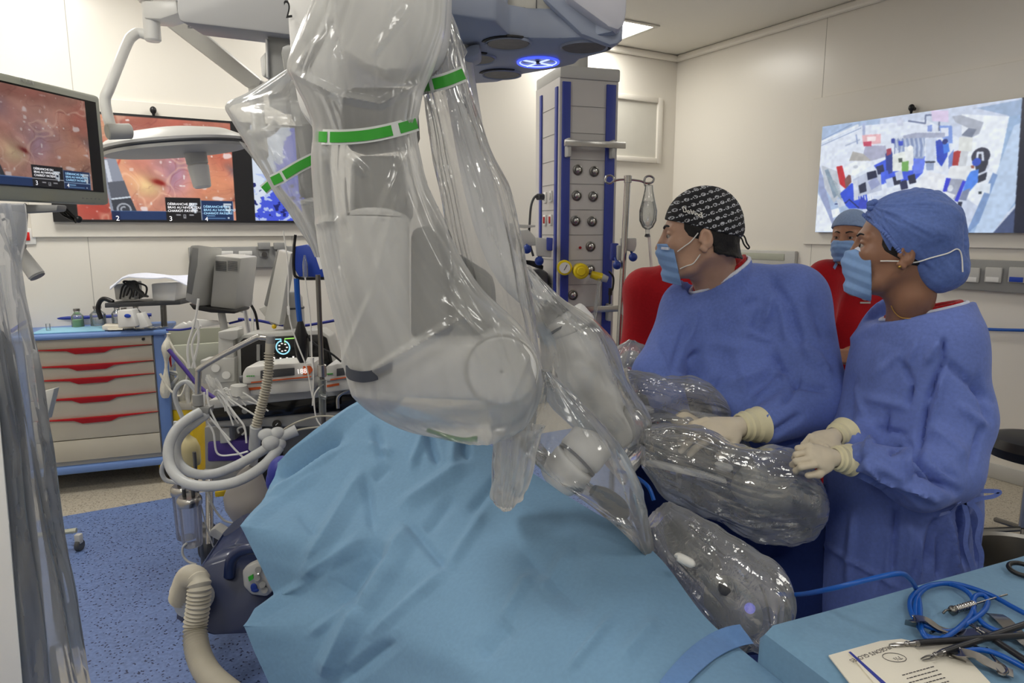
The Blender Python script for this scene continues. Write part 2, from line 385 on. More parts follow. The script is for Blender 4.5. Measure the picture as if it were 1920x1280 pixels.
# ---------------------------------------------------------------- numpy noise + SDF modelling
def _h(i, j, k, s):
    n = (i*374761393 + j*668265263 + k*2147483647 + s*974711) & 0xffffffff
    n = ((n ^ (n >> 13))*1274126177) & 0xffffffff
    return ((n ^ (n >> 16)) & 0xffff)/65535.0
def vnoise(P, sc=1.0, seed=0):
    "value noise in -1..1 on an (N,3) array"
    Q = np.asarray(P, float)*sc; I = np.floor(Q).astype(np.int64); F = Q-I; F = F*F*(3-2*F); r = 0
    for a in (0, 1):
        for b in (0, 1):
            for c in (0, 1):
                w = (F[:, 0] if a else 1-F[:, 0])*(F[:, 1] if b else 1-F[:, 1])*(F[:, 2] if c else 1-F[:, 2])
                r = r+w*_h(I[:, 0]+a, I[:, 1]+b, I[:, 2]+c, seed)
    return r*2-1
def fbm(P, sc=1.0, oc=4, seed=0):
    r = 0; a = 1; t = 0
    for k in range(oc): r = r+a*vnoise(P, sc*2**k, seed+k*17); t += a; a *= .5
    return r/t
def ridge(P, sc, seed=0, sharp=1.0):
    return 1-np.abs(vnoise(P, sc, seed))**sharp*2
def crumple(P, sc=4.0, seed=0, n=6):
    "sum of triangle waves in random directions: flat facets that meet in creases"
    rng = np.random.RandomState(seed); r = 0; wsum = 0
    wob = np.stack([vnoise(P, sc*.5, seed+k) for k in range(3)], 1)*.35/sc
    Q = P+wob
    for k in range(n):
        d = rng.normal(size=3); d /= np.linalg.norm(d); f = sc*(.6+1.1*rng.rand()); ph = rng.rand()*9
        t = Q@d*f+ph; r = r+np.abs((t % 2)-1)/f; wsum += 1/f
    return (r/wsum-.5)*2
def dcap(P, a, b, ra, rb=None):
    a = np.array(a, float); b = np.array(b, float); rb = ra if rb is None else rb
    pa = P-a; ba = b-a; h = np.clip(pa@ba/max(ba@ba, 1e-9), 0, 1)
    return np.linalg.norm(pa-h[:, None]*ba, axis=1)-(ra+(rb-ra)*h)
def dell(P, c, r, Rm=None):
    q = P-np.array(c, float)
    if Rm is not None: q = q@np.array(Rm)      # Rm columns = local axes
    r = np.array(r, float); k0 = np.linalg.norm(q/r, axis=1); k1 = np.linalg.norm(q/(r*r), axis=1)+1e-9
    return k0*(k0-1)/k1
def smin(a, b, k):
    h = np.clip(.5+.5*(b-a)/k, 0, 1); return b+(a-b)*h-k*h*(1-h)
def smax(a, b, k): return -smin(-a, -b, k)
def sdf_mesh(fn, lo, hi, vox, keep_big=True):
    lo = np.array(lo, float); hi = np.array(hi, float); n = np.ceil((hi-lo)/vox).astype(int)+1
    ax = [lo[i]+np.arange(n[i])*vox for i in range(3)]
    G = np.stack(np.meshgrid(*ax, indexing='ij'), -1).reshape(-1, 3)
    D = np.empty(len(G), np.float32); st = 400000
    for i in range(0, len(G), st): D[i:i+st] = fn(G[i:i+st])
    D = np.clip(D, -4*vox, 4*vox).reshape(n)
    D[0] = D[-1] = 4*vox; D[:, 0] = D[:, -1] = 4*vox; D[:, :, 0] = D[:, :, -1] = 4*vox
    g = vdb.FloatGrid(background=4*vox); g.copyFromArray(D.astype(np.float32))
    p, q = g.convertToQuads(isovalue=0.0)
    return lo+p.astype(float)*vox, q[:, ::-1].astype(int)
def vnormals(v, q):
    n = np.cross(v[q[:, 2]]-v[q[:, 0]], v[q[:, 3]]-v[q[:, 1]]); N = np.zeros_like(v)
    for k in range(q.shape[1]): np.add.at(N, q[:, k], n)
    return N/(np.linalg.norm(N, axis=1, keepdims=True)+1e-12)
def relax(v, q, it=1):
    for _ in range(it):
        A = np.zeros_like(v); C = np.zeros(len(v))
        for k in range(4):
            for j in (1, 3): np.add.at(A, q[:, k], v[q[:, (k+j) % 4]]); np.add.at(C, q[:, k], 1)
        v = .5*v+.5*A/np.maximum(C, 1)[:, None]
    return v
def outward(v, q):
    N = vnormals(v, q); c = v.mean(0)
    return N if ((v-c)*N).sum() > 0 else -N
def segd(P2, a, b):
    "distance from 2-D points to a segment and the parameter along it"
    a = np.array(a, float); b = np.array(b, float); pa = P2-a; ba = b-a; h = np.clip(pa@ba/(ba@ba+1e-9), 0, 1)
    return np.linalg.norm(pa-h[:, None]*ba, axis=1), h
def px_of(P):
    "where world points fall in the photograph's pixel frame (used to lay out fold lines)"
    d = P-np.array([0, 0, CAMH]); f = d[:, 1]*CP-d[:, 2]*SP; u = d[:, 1]*SP+d[:, 2]*CP
    return np.stack([960+FPX*d[:, 0]/f, 640-FPX*u/f], 1)
def folds(P, F, sharp=1.0):
    "F: list of (x0,y0,x1,y1,width_px,height_m): creased ridges (+) or valleys (-)"
    U = px_of(P); r = np.zeros(len(P))
    for (x0, y0, x1, y1, w, h) in F:
        d, t = segd(U, (x0, y0), (x1, y1)); k = np.clip(1-d/w, 0, 1); k = k*k*(3-2*k) if sharp < 1 else k**1.15
        r += h*k*np.clip(np.sin(np.pi*np.clip(t*.9+.05, 0, 1))*1.6, 0, 1)
    return r
# ---------------------------------------------------------------- the room
def m_wall():
    m, nt, b = nmat('wall_panel_paint'); b.inputs['Base Color'].default_value = lin((226, 221, 211)); b.inputs['Roughness'].default_value = .28; b.inputs['Specular IOR Level'].default_value = .45
    _, _, _, bp = noise_bump(nt, b, 3.0, .05, .01, 2); nt.links.new(bp.outputs[0], b.inputs['Normal']); return m
def m_floor(name, base, dots, thr, sc=150):
    m, nt, b = nmat(name); N = nt.nodes.new; L = nt.links.new; b.inputs['Roughness'].default_value = .42
    tc = N('ShaderNodeTexCoord'); v = N('ShaderNodeTexVoronoi'); v.inputs['Scale'].default_value = sc; L(tc.outputs['Object'], v.inputs['Vector'])
    v2 = N('ShaderNodeTexNoise'); v2.inputs['Scale'].default_value = 70; v2.inputs['Detail'].default_value = 3; L(tc.outputs['Object'], v2.inputs['Vector'])
    r = N('ShaderNodeValToRGB'); r.color_ramp.interpolation = 'CONSTANT'; r.color_ramp.elements[0].color = (1, 1, 1, 1); r.color_ramp.elements[1].color = (0, 0, 0, 1); r.color_ramp.elements[1].position = thr
    sp = N('ShaderNodeSeparateColor'); L(v.outputs['Color'], sp.inputs[0]); L(sp.outputs[0], r.inputs[0])
    r2 = N('ShaderNodeValToRGB'); c = lin(base); r2.color_ramp.elements[0].position = .35; r2.color_ramp.elements[1].position = .65
    r2.color_ramp.elements[0].color = tuple(x*.86 for x in c[:3])+(1,); r2.color_ramp.elements[1].color = tuple(x*1.1 for x in c[:3])+(1,); L(v2.outputs[0], r2.inputs[0])
    mx = N('ShaderNodeMix'); mx.data_type = 'RGBA'; L(r.outputs[0], mx.inputs[0]); L(r2.outputs[0], mx.inputs[6]); mx.inputs[7].default_value = lin(dots); L(mx.outputs[2], b.inputs['Base Color'])
    return m
WALLM = m_wall()
FB = m_floor('beige_vinyl', (176, 168, 152), (128, 118, 104), .10, 170)
FU = m_floor('blue_vinyl', (100, 122, 170), (34, 46, 84), .07, 150)
BL, RL = 6.6, 8.6          # room size along the back wall and along the right wall
def slab(name, pts, z0, z1, mat, kind='structure', r=0.0):
    mb = MB(); mb.prism([(p.x, p.y) for p in pts], z0, z1, r=r); o = solo(name, mb, mat, kind=kind, smooth=False); return o
slab('floor', [room(-.1, -.1), room(BL+.1, -.1), room(BL+.1, RL+.1), room(-.1, RL+.1)], -.1, 0, FB)
# blue working area, edges parallel to the walls
e1 = Wz(125, 965, 0); e2 = Wz(320, 936, 0)
rr_ = (CORNER-e1).dot(R); rr2 = (CORNER-e2).dot(R)
rb = .5*(rr_+rr2)
slab('floor_blue_inlay', [room(.9, rb), room(BL-.6, rb), room(BL-.6, RL-.8), room(.9, RL-.8)], 0.0, .003, FU)
slab('ceiling', [room(-.1, -.1), room(BL+.1, -.1), room(BL+.1, RL+.1), room(-.1, RL+.1)], CEIL, CEIL+.1, pbr('ceiling_paint', (222, 218, 208), .5))
for nm, a, b_, c, d in (('wall_back', (0, 0), (BL, 0), (BL, -.1), (0, -.1)), ('wall_right', (-.0, -.1), (0, RL), (-.1, RL), (-.1, -.1)),
                        ('wall_left', (BL, -.1), (BL+.1, -.1), (BL+.1, RL), (BL, RL)), ('wall_front', (-.1, RL), (BL+.1, RL), (BL+.1, RL+.1), (-.1, RL+.1))):
    slab(nm, [room(*a), room(*b_), room(*c), room(*d)], 0, CEIL, WALLM)
FBk = frame(room(0, 0), -B)    # local x = leftwards along the back wall, y = into... check below
def bw(b, z, out): return room(b, out, z)
def rw(r, z, out): return room(out, r, z)
def on_back(mb, b0, b1, z0, z1, t0, t1, rad=.0):
    Mx = frame(room(b0, t0, z0), -B); mb.M = Mx
    # local x runs left, local y must run out of the wall
    y = (Mx.to_3x3() @ Vector((0, 1, 0))); s = 1 if y.dot(-R) > 0 else -1
    mb.box(((b1-b0)/2, s*(t1-t0)/2, (z1-z0)/2), (b1-b0, t1-t0, z1-z0), rad); mb.M = None
def on_right(mb, r0, r1, z0, z1, t0, t1, rad=.0):
    Mx = frame(room(t0, r0, z0), -R); mb.M = Mx
    y = (Mx.to_3x3() @ Vector((0, 1, 0))); s = 1 if y.dot(-B) > 0 else -1
    mb.box(((r1-r0)/2, s*(t1-t0)/2, (z1-z0)/2), (r1-r0, t1-t0, z1-z0), rad); mb.M = None
def px_back(px, py, out=0.0):
    "b and z on the back wall for a pixel"
    o = room(0, out); n = R; d = W(px, py, 1)-Vector((0, 0, CAMH)); t = (o-Vector((0, 0, 0))).dot(n)/Vector((d.x, d.y, 0)).dot(n)
    p = Vector((0, 0, CAMH))+d*t; return (CORNER-Vector((p.x, p.y, 0))).dot(B), p.z
def px_right(px, py, out=0.0):
    o = room(out, 0); n = B; d = W(px, py, 1)-Vector((0, 0, CAMH)); t = o.dot(n)/Vector((d.x, d.y, 0)).dot(n)
    p = Vector((0, 0, CAMH))+d*t; return (CORNER-Vector((p.x, p.y, 0))).dot(R), p.z
seam = pbr('panel_joint', (168, 164, 154), .6)
k = 0
def trim(mb, mat='offwhite'):
    global k; k += 1; return solo('trim_%d' % k, mb, mat, kind='structure', smooth=False)
for px_ in (150, 540):      # joints between the back wall's panels
    b0, _ = px_back(px_, 300); mb = MB(); on_back(mb, b0-.002, b0+.002, .1, CEIL, -.002, .0008); trim(mb, seam)
for px_ in (1540,):
    r0, _ = px_right(px_, 200); mb = MB(); on_right(mb, r0-.002, r0+.002, .1, CEIL, -.002, .0008); trim(mb, seam)
mb = MB(); on_back(mb, 0, BL, 0, .1, 0, .012, .004); o = solo('baseboard_back', mb, 'lightgrey', kind='structure')
mb = MB(); on_right(mb, 0, RL, 0, .1, 0, .012, .004); o = solo('baseboard_right', mb, 'lightgrey', kind='structure')
# coving along the ceiling
mb = MB(); on_right(mb, 0, RL, CEIL-.06, CEIL, 0, .05, .02); trim(mb, WALLM)
mb = MB(); on_back(mb, 0, BL, CEIL-.06, CEIL, 0, .05, .02); trim(mb, WALLM)
# raised panel fields that carry the wall screens
b0, zt = px_back(560, 212); b1, zt1 = px_back(215, 190); _, zb = px_back(545, 450); b2, zb2 = px_back(60, 436)
mb = MB(); on_back(mb, b0-.25, b2, .5*(zb+zb2), .5*(zt+zt1), 0, .02, .004); trim(mb, WALLM); BACKP = (b0-.2, b2, zb, zt)
r0, z0 = px_right(1508, 457); r1, z1 = px_right(1920, 467); _, z2 = px_right(1560, 180)
mb = MB(); on_right(mb, r0, r0+3.0, .5*(z0+z1), z2, 0, .02, .004); trim(mb, WALLM)
# hatch frame on the back wall behind the pendant
b0, z0 = px_back(1236, 307); b1, z1 = px_back(1080, 165); mb = MB()
for (x0, x1, y0, y1) in ((b0, b0+.06, z0, z1), (b1-.06, b1, z0, z1), (b0+.06, b1-.06, z0, z0+.05), (b0+.06, b1-.06, z1-.05, z1)): on_back(mb, x0, x1, y0, y1, 0, .03, .006)
mb.mat = 1; on_back(mb, b0+.05, b1-.05, z0+.04, z1-.04, 0, .008)
solo('hatch_1', mb, [WALLM, M['offwhite']], kind='structure')
# ceiling lights
M['panel_e'] = pbr('light_diffuser', (250, 250, 245), .5, emit=((255, 252, 244), LIGHT_STRENGTH))
lab = ['square flush ceiling light panel at the far corner beyond the overhead robot boom', 'flush ceiling light panel above the equipment tower by the back wall', 'flush ceiling light panel above the drawer cart', 'flush ceiling light panel over the right wall screen', 'flush ceiling light panel over the left-hand ceiling boom', 'flush ceiling light panel behind the viewer, right one', 'flush ceiling light panel behind the viewer, left one', 'flush ceiling light panel directly over the draped patient', 'added fill panel on the ceiling over the left edge column, out of view']
for i, (b_, r_, pw) in enumerate(LIGHTS):
    c = room(b_, r_, CEIL); Mx = frame(c, B); t = thing('ceiling_light', lab[i], 'ceiling light', c, 'ceiling light panels')
    mb = MB(Mx)
    for (x, y, sx, sy) in ((0, .31, .66, .04), (0, -.31, .66, .04), (.31, 0, .04, .58), (-.31, 0, .04, .58)): mb.box((x, y, -.006), (sx, sy, .012), .003)
    part('frame', mb, 'offwhite', t)
    me_ = M['panel_e'].copy(); me_.node_tree.nodes['Principled BSDF'].inputs['Emission Strength'].default_value = LIGHT_STRENGTH*pw
    mb = MB(Mx); mb.box((0, 0, -.004), (.58, .58, .006)); part('diffuser', mb, me_, t)
# ---------------------------------------------------------------- helpers that model a silhouette with real depth
def pp(mb, pts, Y, dep, r=0.0, T=None):
    "polygon of photograph points standing at distance Y (or one Y per point), pushed back by dep (metres or vector)"
    Ys = Y if hasattr(Y, '__len__') else [Y]*len(pts)
    a = [W(p[0], p[1], y) for p, y in zip(pts, Ys)]; d = Vector((0, dep, 0)) if not hasattr(dep, '__len__') else Vector(dep)
    bm = bmesh.new(); vs = [bm.verts.new(p) for p in a]; f = bm.faces.new(vs)
    ex = bmesh.ops.extrude_face_region(bm, geom=[f]); nv = [g for g in ex['geom'] if isinstance(g, bmesh.types.BMVert)]
    bmesh.ops.translate(bm, verts=nv, vec=d); bmesh.ops.recalc_face_normals(bm, faces=bm.faces)
    if r: bmesh.ops.bevel(bm, geom=list(bm.edges), offset=r, segments=2, affect='EDGES', profile=.5, clamp_overlap=True)
    return mb.bm(bm)
def ptube(mb, pts, Y, r, n=10, sm=8, **k):
    Ys = Y if hasattr(Y, '__len__') else [Y]*len(pts)
    return mb.tube([W(p[0], p[1], y) for p, y in zip(pts, Ys)], r, n, sm, **k)
def hit(px, py, o, n):
    d = W(px, py, 1)-Vector((0, 0, CAMH)); c = Vector((0, 0, CAMH)); n = Vector(n); return c+d*((Vector(o)-c).dot(n)/d.dot(n))
def polymask(X, Y, poly):
    n = len(poly); ins = np.zeros(X.shape, bool)
    for i in range(n):
        x0, y0 = poly[i]; x1, y1 = poly[(i+1) % n]
        c = ((y0 > Y) != (y1 > Y)); t = (x1-x0)*(Y-y0)/((y1-y0) if y1 != y0 else 1e-9)+x0
        ins ^= c & (X < t)
    return ins
def blur(C, k=1):
    for _ in range(k):
        P_ = np.pad(C, ((1, 1), (1, 1), (0, 0)), mode='edge'); C = (P_[:-2, 1:-1]+P_[2:, 1:-1]+P_[1:-1, :-2]+P_[1:-1, 2:]+2*P_[1:-1, 1:-1])/6
    return C
def canvas_mesh(name, C, Mx, w, h, mat, parent):
    "a picture as one coloured vertex per picture point, on the screen's own plane (local x right, y up)"
    H, Wd = C.shape[:2]; xs = np.linspace(0, w, Wd); ys = np.linspace(h, 0, H)
    X, Y = np.meshgrid(xs, ys); v = np.stack([X.ravel(), Y.ravel(), np.zeros(X.size)], 1)
    i = np.arange((H-1)*(Wd-1)); r_ = i//(Wd-1); c_ = i % (Wd-1); a = r_*Wd+c_
    f = np.stack([a, a+Wd, a+Wd+1, a+1], 1)
    MM = np.array(ROOTM[parent.name].inverted() @ Mx); v = v@MM[:3, :3].T+MM[:3, 3]
    me = bpy.data.meshes.new(name); me.vertices.add(len(v)); me.vertices.foreach_set('co', v.ravel())
    me.loops.add(f.size); me.loops.foreach_set('vertex_index', f.ravel()); me.polygons.add(len(f)); me.polygons.foreach_set('loop_start', np.arange(len(f))*4)
    me.update(calc_edges=True); me.validate()
    at = me.color_attributes.new('Col', 'FLOAT_COLOR', 'POINT')
    s = np.clip(C.reshape(-1, 3), 0, 255)/255.0; s = np.where(s <= .04045, s/12.92, ((s+.055)/1.055)**2.4)
    at.data.foreach_set('color', np.concatenate([s, np.ones((len(s), 1))], 1).ravel().astype(np.float32))
    me.materials.append(mat); o = bpy.data.objects.new(name, me); COL.objects.link(o); o.parent = parent; ROOTM[o.name] = ROOTM[parent.name]
    return o
def tissue(H, Wd, warm=1.0):
    v, u = np.mgrid[0:H, 0:Wd]; u = u/(Wd-1.0); v = v/(H-1.0); asp = Wd/H
    P = np.stack([u.ravel()*asp, v.ravel(), np.zeros(u.size)], 1)
    wx = fbm(P, 3, 3, 5).reshape(u.shape)*.10; wy = fbm(P, 3, 3, 9).reshape(u.shape)*.10
    U, V = u+wx, v+wy; Q = np.stack([U.ravel()*asp, V.ravel(), np.zeros(u.size)], 1)
    n1 = fbm(Q, 5, 4, 1).reshape(u.shape); n2 = fbm(Q, 2.2, 3, 2).reshape(u.shape)
    C = np.empty(u.shape+(3,)); base = np.array([218, 148, 124.]); C[:] = base
    def mixc(col, m, k=1.0):
        m = np.clip(m*k, 0, 1)[..., None]; C[:] = C*(1-m)+np.array(col, float)*m
    g = lambda cx, cy, sx, sy: np.exp(-((U-cx)/sx)**2-((V-cy)/sy)**2)
    mixc((228, 150, 120), np.clip(n2*1.6, 0, 1)); mixc((190, 96, 80), np.clip(-n2*1.8, 0, 1))
    mixc((176, 132, 152), g(.62, .5, .14, .22), 1.0); mixc((160, 118, 140), g(.36, .22, .09, .12), .8)
    mixc((236, 186, 140), g(.24, .25, .06, .35), 1.1); mixc((246, 208, 150), g(.38, .66, .10, .10), 1.0); mixc((225, 150, 110), g(.88, .62, .10, .35), .8)
    mixc((196, 84, 66), g(.95, .2, .12, .25), .7); mixc((178, 52, 44), g(.10, .9, .12, .2), .8); mixc((190, 96, 80), g(.5, .05, .3, .08), .7)
    mixc((160, 28, 20), g(.47, .60, .045, .025), 1.2); mixc((200, 60, 40), g(.24, .45, .012, .2), .8); mixc((100, 96, 110), g(.98, .48, .04, .07), .7)
    for sc, sd, th, col in ((3.2, 21, .018, (140, 50, 48)), (5, 33, .020, (165, 80, 74)), (9, 41, .03, (165, 95, 90))):
        r_ = np.abs(fbm(Q, sc, 2, sd).reshape(u.shape)); mixc(col, np.clip(1-r_/th, 0, 1)*np.clip(n2*2+.5, 0, 1)*.7)
    r_ = np.abs(fbm(Q, 3, 3, 77).reshape(u.shape)); mixc((250, 205, 175), np.clip(1-r_/.05, 0, 1)*.55)
    C *= (1+.25*n1)[..., None]
    sp = fbm(P, 26, 2, 55).reshape(u.shape); mixc((255, 245, 240), np.clip((sp-.55)*7, 0, 1)*np.clip(n2+.6, 0, 1)); mixc((252, 240, 240), np.clip((fbm(P, 9, 3, 88).reshape(u.shape)-.48)*8, 0, 1), .8)
    # instrument shaft entering from lower left
    def poly(p, col): mm = polymask(u, v, p); C[mm] = col
    poly([(.16, .42), (.25, .40), (.35, 1), (.20, 1)], (150, 156, 172)); poly([(.18, .43), (.20, .43), (.25, .98), (.22, .98)], (215, 220, 232))
    poly([(.19, .64), (.29, .62), (.36, 1), (.22, 1)], (92, 96, 108)); poly([(.20, .80), (.32, .78), (.37, 1), (.22, 1)], (58, 62, 72))
    poly([(.20, .795), (.32, .77), (.322, .785), (.203, .81)], (215, 225, 235))
    d = np.hypot((u-.275)*asp, v-.90); mm = (np.abs(d-.055) < .008); C[mm] = (170, 175, 185); mm = (np.abs(d-.025) < .007) & (u < .285); C[mm] = (170, 175, 185)
    return np.clip(C*warm, 0, 255)
def overlay(C, x0, y0, dark=True):
    H, Wd = C.shape[:2]
    def rc(a, b, c, d, col): C[int(b*H):int(d*H), int(a*Wd):int(c*Wd)] = col
    rc(.20, .915, .535, 1, (22, 52, 100)); rc(.20, .915, .25, 1, (14, 34, 78)); rc(.20, .912, .535, .918, (90, 120, 170))
    rc(.535, .775, .765, 1, (16, 14, 20)); rc(.535, .912, .765, .918, (190, 190, 195)); rc(.765, .79, .77, 1, (150, 160, 175))
    rc(.77, .80, .985, 1, (20, 48, 92)); rc(.77, .93, .985, .936, (150, 175, 205)); rc(.982, .80, .985, 1, (150, 175, 205))
    for cx in (.715, .945):   # small pictogram of the patient cart
        for (a, b, c, d) in ((-.025, .825, .028, .845), (-.03, .845, -.012, .865), (-.012, .85, .022, .905), (.004, .905, .018, .93)): rc(cx+a, b, cx+c, d, (205, 215, 225))
        rc(cx-.004, .865, cx+.012, .885, (40, 50, 70))
    rc(.60, .945, .63, .957, (170, 170, 175)); rc(.645, .945, .665, .985, (150, 150, 155)); rc(.652, .95, .658, .97, (20, 20, 24)); rc(.685, .945, .715, .957, (170, 170, 175)); rc(.80, .95, .86, .962, (130, 175, 215)); rc(.80, .975, .93, .985, (110, 150, 195)); rc(.945, .97, .955, .985, (220, 230, 240))
    return C
def captions(Mx, w, h, parent, ox=0.0):
    "writing along the bottom of the endoscope picture; w, h: size of the picture"
    def put(s, u, v, hh, mat): text('caption', s, Mx @ Matrix.Translation((ox+u*w, (1-v)*h, .0015)), hh*h*1.35, mat, parent, ext=.0002)
    for u, mt in ((.545, 'textwhite'), (.78, 'textblue')):
        du = 0 if u < .7 else .022
        for i, s in enumerate(('DÉBRANCHE DU', 'BRAS AU NIVEAU DU', 'CHARIOT PATIENT')): put(s, u, .825+.034*i+du, .0245, mt)
    put('2', .217, .985, .05, 'textwhite'); put('3', .548, .985, .05, 'textwhite'); put('4', .785, .985, .045, 'textwhite')
TV_E = vcol('screen_picture', emit=.85, rough=.25)
# ---- left wall screen
b0, _ = px_back(585, 420, .06); b1, zb = px_back(100, 413, .06); _, zt = px_back(205, 208, .06); _, zt2 = px_back(430, 229, .06); _, zb2 = px_back(530, 420, .06)
zt = .5*(zt+zt2); zb = .5*(zb+zb2); TVW = b1-b0; TVH = zt-zb
t = thing('wall_television', 'wide wall screen with red tissue picture behind the surgical lamp', 'television', room(.5*(b0+b1), .05, zb))
mb = MB(); on_back(mb, b0, b1, zb, zt, .021, .058, .006); part('casing', mb, 'black', t)
FM = facing(room(b1, .0585, zb), B, Z)           # x runs right along the wall, y up, z out to the room
def sx_(px): bb, _ = px_back(px, 320, .0585); return b1-bb
xa, xb, xc = sx_(139), sx_(437), sx_(474)
C = np.zeros((250, 560, 3)); C[:] = (14, 14, 18); kx = lambda m: int(m/TVW*560)
tis = overlay(tissue(238, kx(xb)-kx(xa)), 0, 0); C[6:244, kx(xa):kx(xb)] = tis
rng = np.random.RandomState(3); blk = np.zeros((238, 560-kx(xc), 3)); blk[:] = (225, 235, 250)
vv, uu = np.mgrid[0:238, 0:blk.shape[1]]; uu = uu/blk.shape[1]; vv = vv/238
nn = fbm(np.stack([uu.ravel()*4, vv.ravel()*8, 0*uu.ravel()], 1), 2, 4, 4).reshape(uu.shape)
m_ = vv > 1.0-uu*1.6+nn*.2; blk[m_] = (205, 215, 240); m_ = (vv > .95-uu*1.3+nn*.25); blk[m_] = (70, 90, 225); m_ = (nn > .25) & (vv > .5); blk[m_] = (190, 205, 250); m_ = (nn < -.3) & (vv > .6); blk[m_] = (20, 30, 110)
C[6:244, kx(xc):560] = blk; C[244:] = (14, 14, 18); C = blur(C, 1)
canvas_mesh('screen', C, FM, TVW, TVH, TV_E, t); captions(FM, xb-xa, TVH*.95, t, xa)
# small cameras over the wall screens
def wall_camera(px, py, back, lab):
    if back: bb, zz = px_back(px, py, .03); c = room(bb, .02, zz); out = -R
    else: rr, zz = px_right(px, py, .03); c = room(.02, rr, zz); out = -B
    t = thing('wall_camera', lab, 'camera', c); mb = MB(); mb.cyl(c, c+out*.03, .012); part('mount', mb, 'black', t)
    mb = MB(); mb.sph(c+out*.035+Z*.005, (.02, .02, .024)); mb.cyl(c+out*.035-Z*.035, c+out*.035, .006, .014); part('camera_head', mb, 'black', t)
wall_camera(287, 209, True, 'tiny black camera on the wall above the left wall screen')
wall_camera(1713, 204, False, 'tiny black camera on the wall above the right wall screen')
# ---- right wall screen showing the operating room from above
r1, zt = px_right(1541, 237, .06); r0, zb = px_right(1529, 434, .06); _, zt2 = px_right(1920, 183, .06); _, zb2 = px_right(1920, 438, .06)
r1 = .5*(r0+r1); zt = .5*(zt+zt2); zb = .5*(zb+zb2); SW = 1.62; SH = zt-zb
t = thing('wall_television', 'large wall screen showing an overhead view of the room', 'television', room(.05, r1+SW/2, zb))
mb = MB(); on_right(mb, r1, r1+SW, zb, zt, .021, .058, .006); part('casing', mb, 'black', t)
FM2 = facing(room(.0585, r1, zb), -R, Z)
Wc, Hc = 620, int(620*SH/SW); C = np.zeros((Hc, Wc, 3)); C[:] = (205, 214, 235)
yy, xx = np.mgrid[0:Hc, 0:Wc]
def cz(p):    # crop point (as read on the enlarged view) -> canvas point
    px, py = 1520+p[0]/4.572, 170+p[1]/4.572; rr, zz = px_right(px, py, .0585); return ((rr-r1)/SW*Wc, (zt-zz)/SH*Hc)
def pl(col, *pts): C[polymask(xx, yy, [cz(p) for p in pts])] = col
def ln(col, w, *pts):
    q = [cz(p) for p in pts]; P2 = np.stack([xx.ravel(), yy.ravel()], 1).astype(float)
    for a, b_ in zip(q[:-1], q[1:]): d, _ = segd(P2, a, b_); C[(d < w).reshape(xx.shape)] = col
def el(col, x, y, a, b_):
    q = cz((x, y)); qa = cz((x+a, y)); qb = cz((x, y+b_)); C[((xx-q[0])/(abs(qa[0]-q[0])+.5))**2+((yy-q[1])/(abs(qb[1]-q[1])+.5))**2 < 1] = col
pl((170, 190, 222), (90, 300), (600, 230), (400, 1250), (40, 1250)); pl((228, 234, 248), (60, 470), (430, 300), (1000, 250), (1300, 420), (1250, 900), (300, 900), (80, 700))
pl((150, 172, 205), (1300, 170), (1829, 70), (1829, 300), (1680, 210), (1420, 150)); pl((238, 243, 252), (1290, 200), (1700, 220), (1640, 700), (1450, 1000), (1300, 900))
pl((150, 178, 215), (1700, 220), (1829, 200), (1829, 900), (1500, 1215), (1350, 1215), (1560, 900)); pl((190, 210, 238), (1740, 300), (1829, 260), (1780, 900), (1560, 1215), (1400, 1215))
pl((120, 150, 200), (1560, 700), (1600, 720), (1440, 1130), (1350, 1215), (1330, 1215)); pl((60, 72, 110), (1750, 1000), (1829, 900), (1900, 1215), (1560, 1215)); pl((12, 14, 30), (1815, 0), (2600, -200), (2600, 1300), (1730, 1300))
pl((150, 160, 200), (70, 620), (110, 760), (220, 1200), (200, 1215), (70, 860)); pl((235, 240, 250), (60, 870), (130, 1010), (210, 1205), (40, 1205)); pl((195, 200, 210), (95, 640), (230, 690), (260, 880), (200, 960), (120, 830))
ln((235, 240, 250), 4, (90, 440), (400, 300)); ln((120, 140, 185), 1, (100, 420), (350, 290)); ln((130, 150, 190), 1, (90, 470), (430, 320))
pl((40, 70, 215), (250, 880), (350, 790), (470, 830), (500, 1000), (330, 1010), (280, 960)); pl((50, 80, 225), (540, 640), (700, 560), (900, 560), (980, 600), (960, 700), (900, 760), (640, 790), (600, 720)); pl((95, 120, 240), (870, 590), (980, 560), (960, 700), (880, 720))
pl((200, 30, 40), (220, 650), (270, 640), (310, 800), (300, 840), (250, 800)); pl((120, 75, 70), (290, 760), (340, 700), (350, 780), (300, 840)); pl((175, 170, 165), (360, 520), (540, 560), (520, 600), (330, 600))
el((242, 246, 252), 400, 665, 115, 60); el((200, 205, 215), 385, 650, 20, 12); ln((225, 232, 245), 3, (215, 560), (420, 455), (415, 500), (520, 540), (535, 640), (370, 740), (365, 760), (540, 660)); ln((180, 190, 215), 2, (300, 470), (420, 420))
pl((170, 170, 195), (470, 470), (640, 470), (660, 560), (520, 600), (450, 540)); pl((238, 180, 185), (440, 380), (600, 370), (600, 450), (450, 470)); pl((255, 235, 235), (480, 395), (560, 390), (555, 430), (485, 435)); pl((200, 60, 90), (450, 440), (520, 430), (520, 475), (455, 475))
ln((150, 165, 205), 2, (390, 380), (400, 450)); ln((170, 180, 215), 4, (455, 290), (455, 370)); pl((210, 215, 235), (740, 235), (790, 235), (790, 300), (740, 300))
ln((100, 110, 145), 2, (840, 260), (980, 280), (985, 210), (1100, 205), (1100, 340)); pl((255, 150, 175), (1080, 180), (1130, 180), (1130, 230), (1085, 230)); pl((225, 205, 235), (1030, 170), (1180, 170), (1180, 270), (1040, 260))
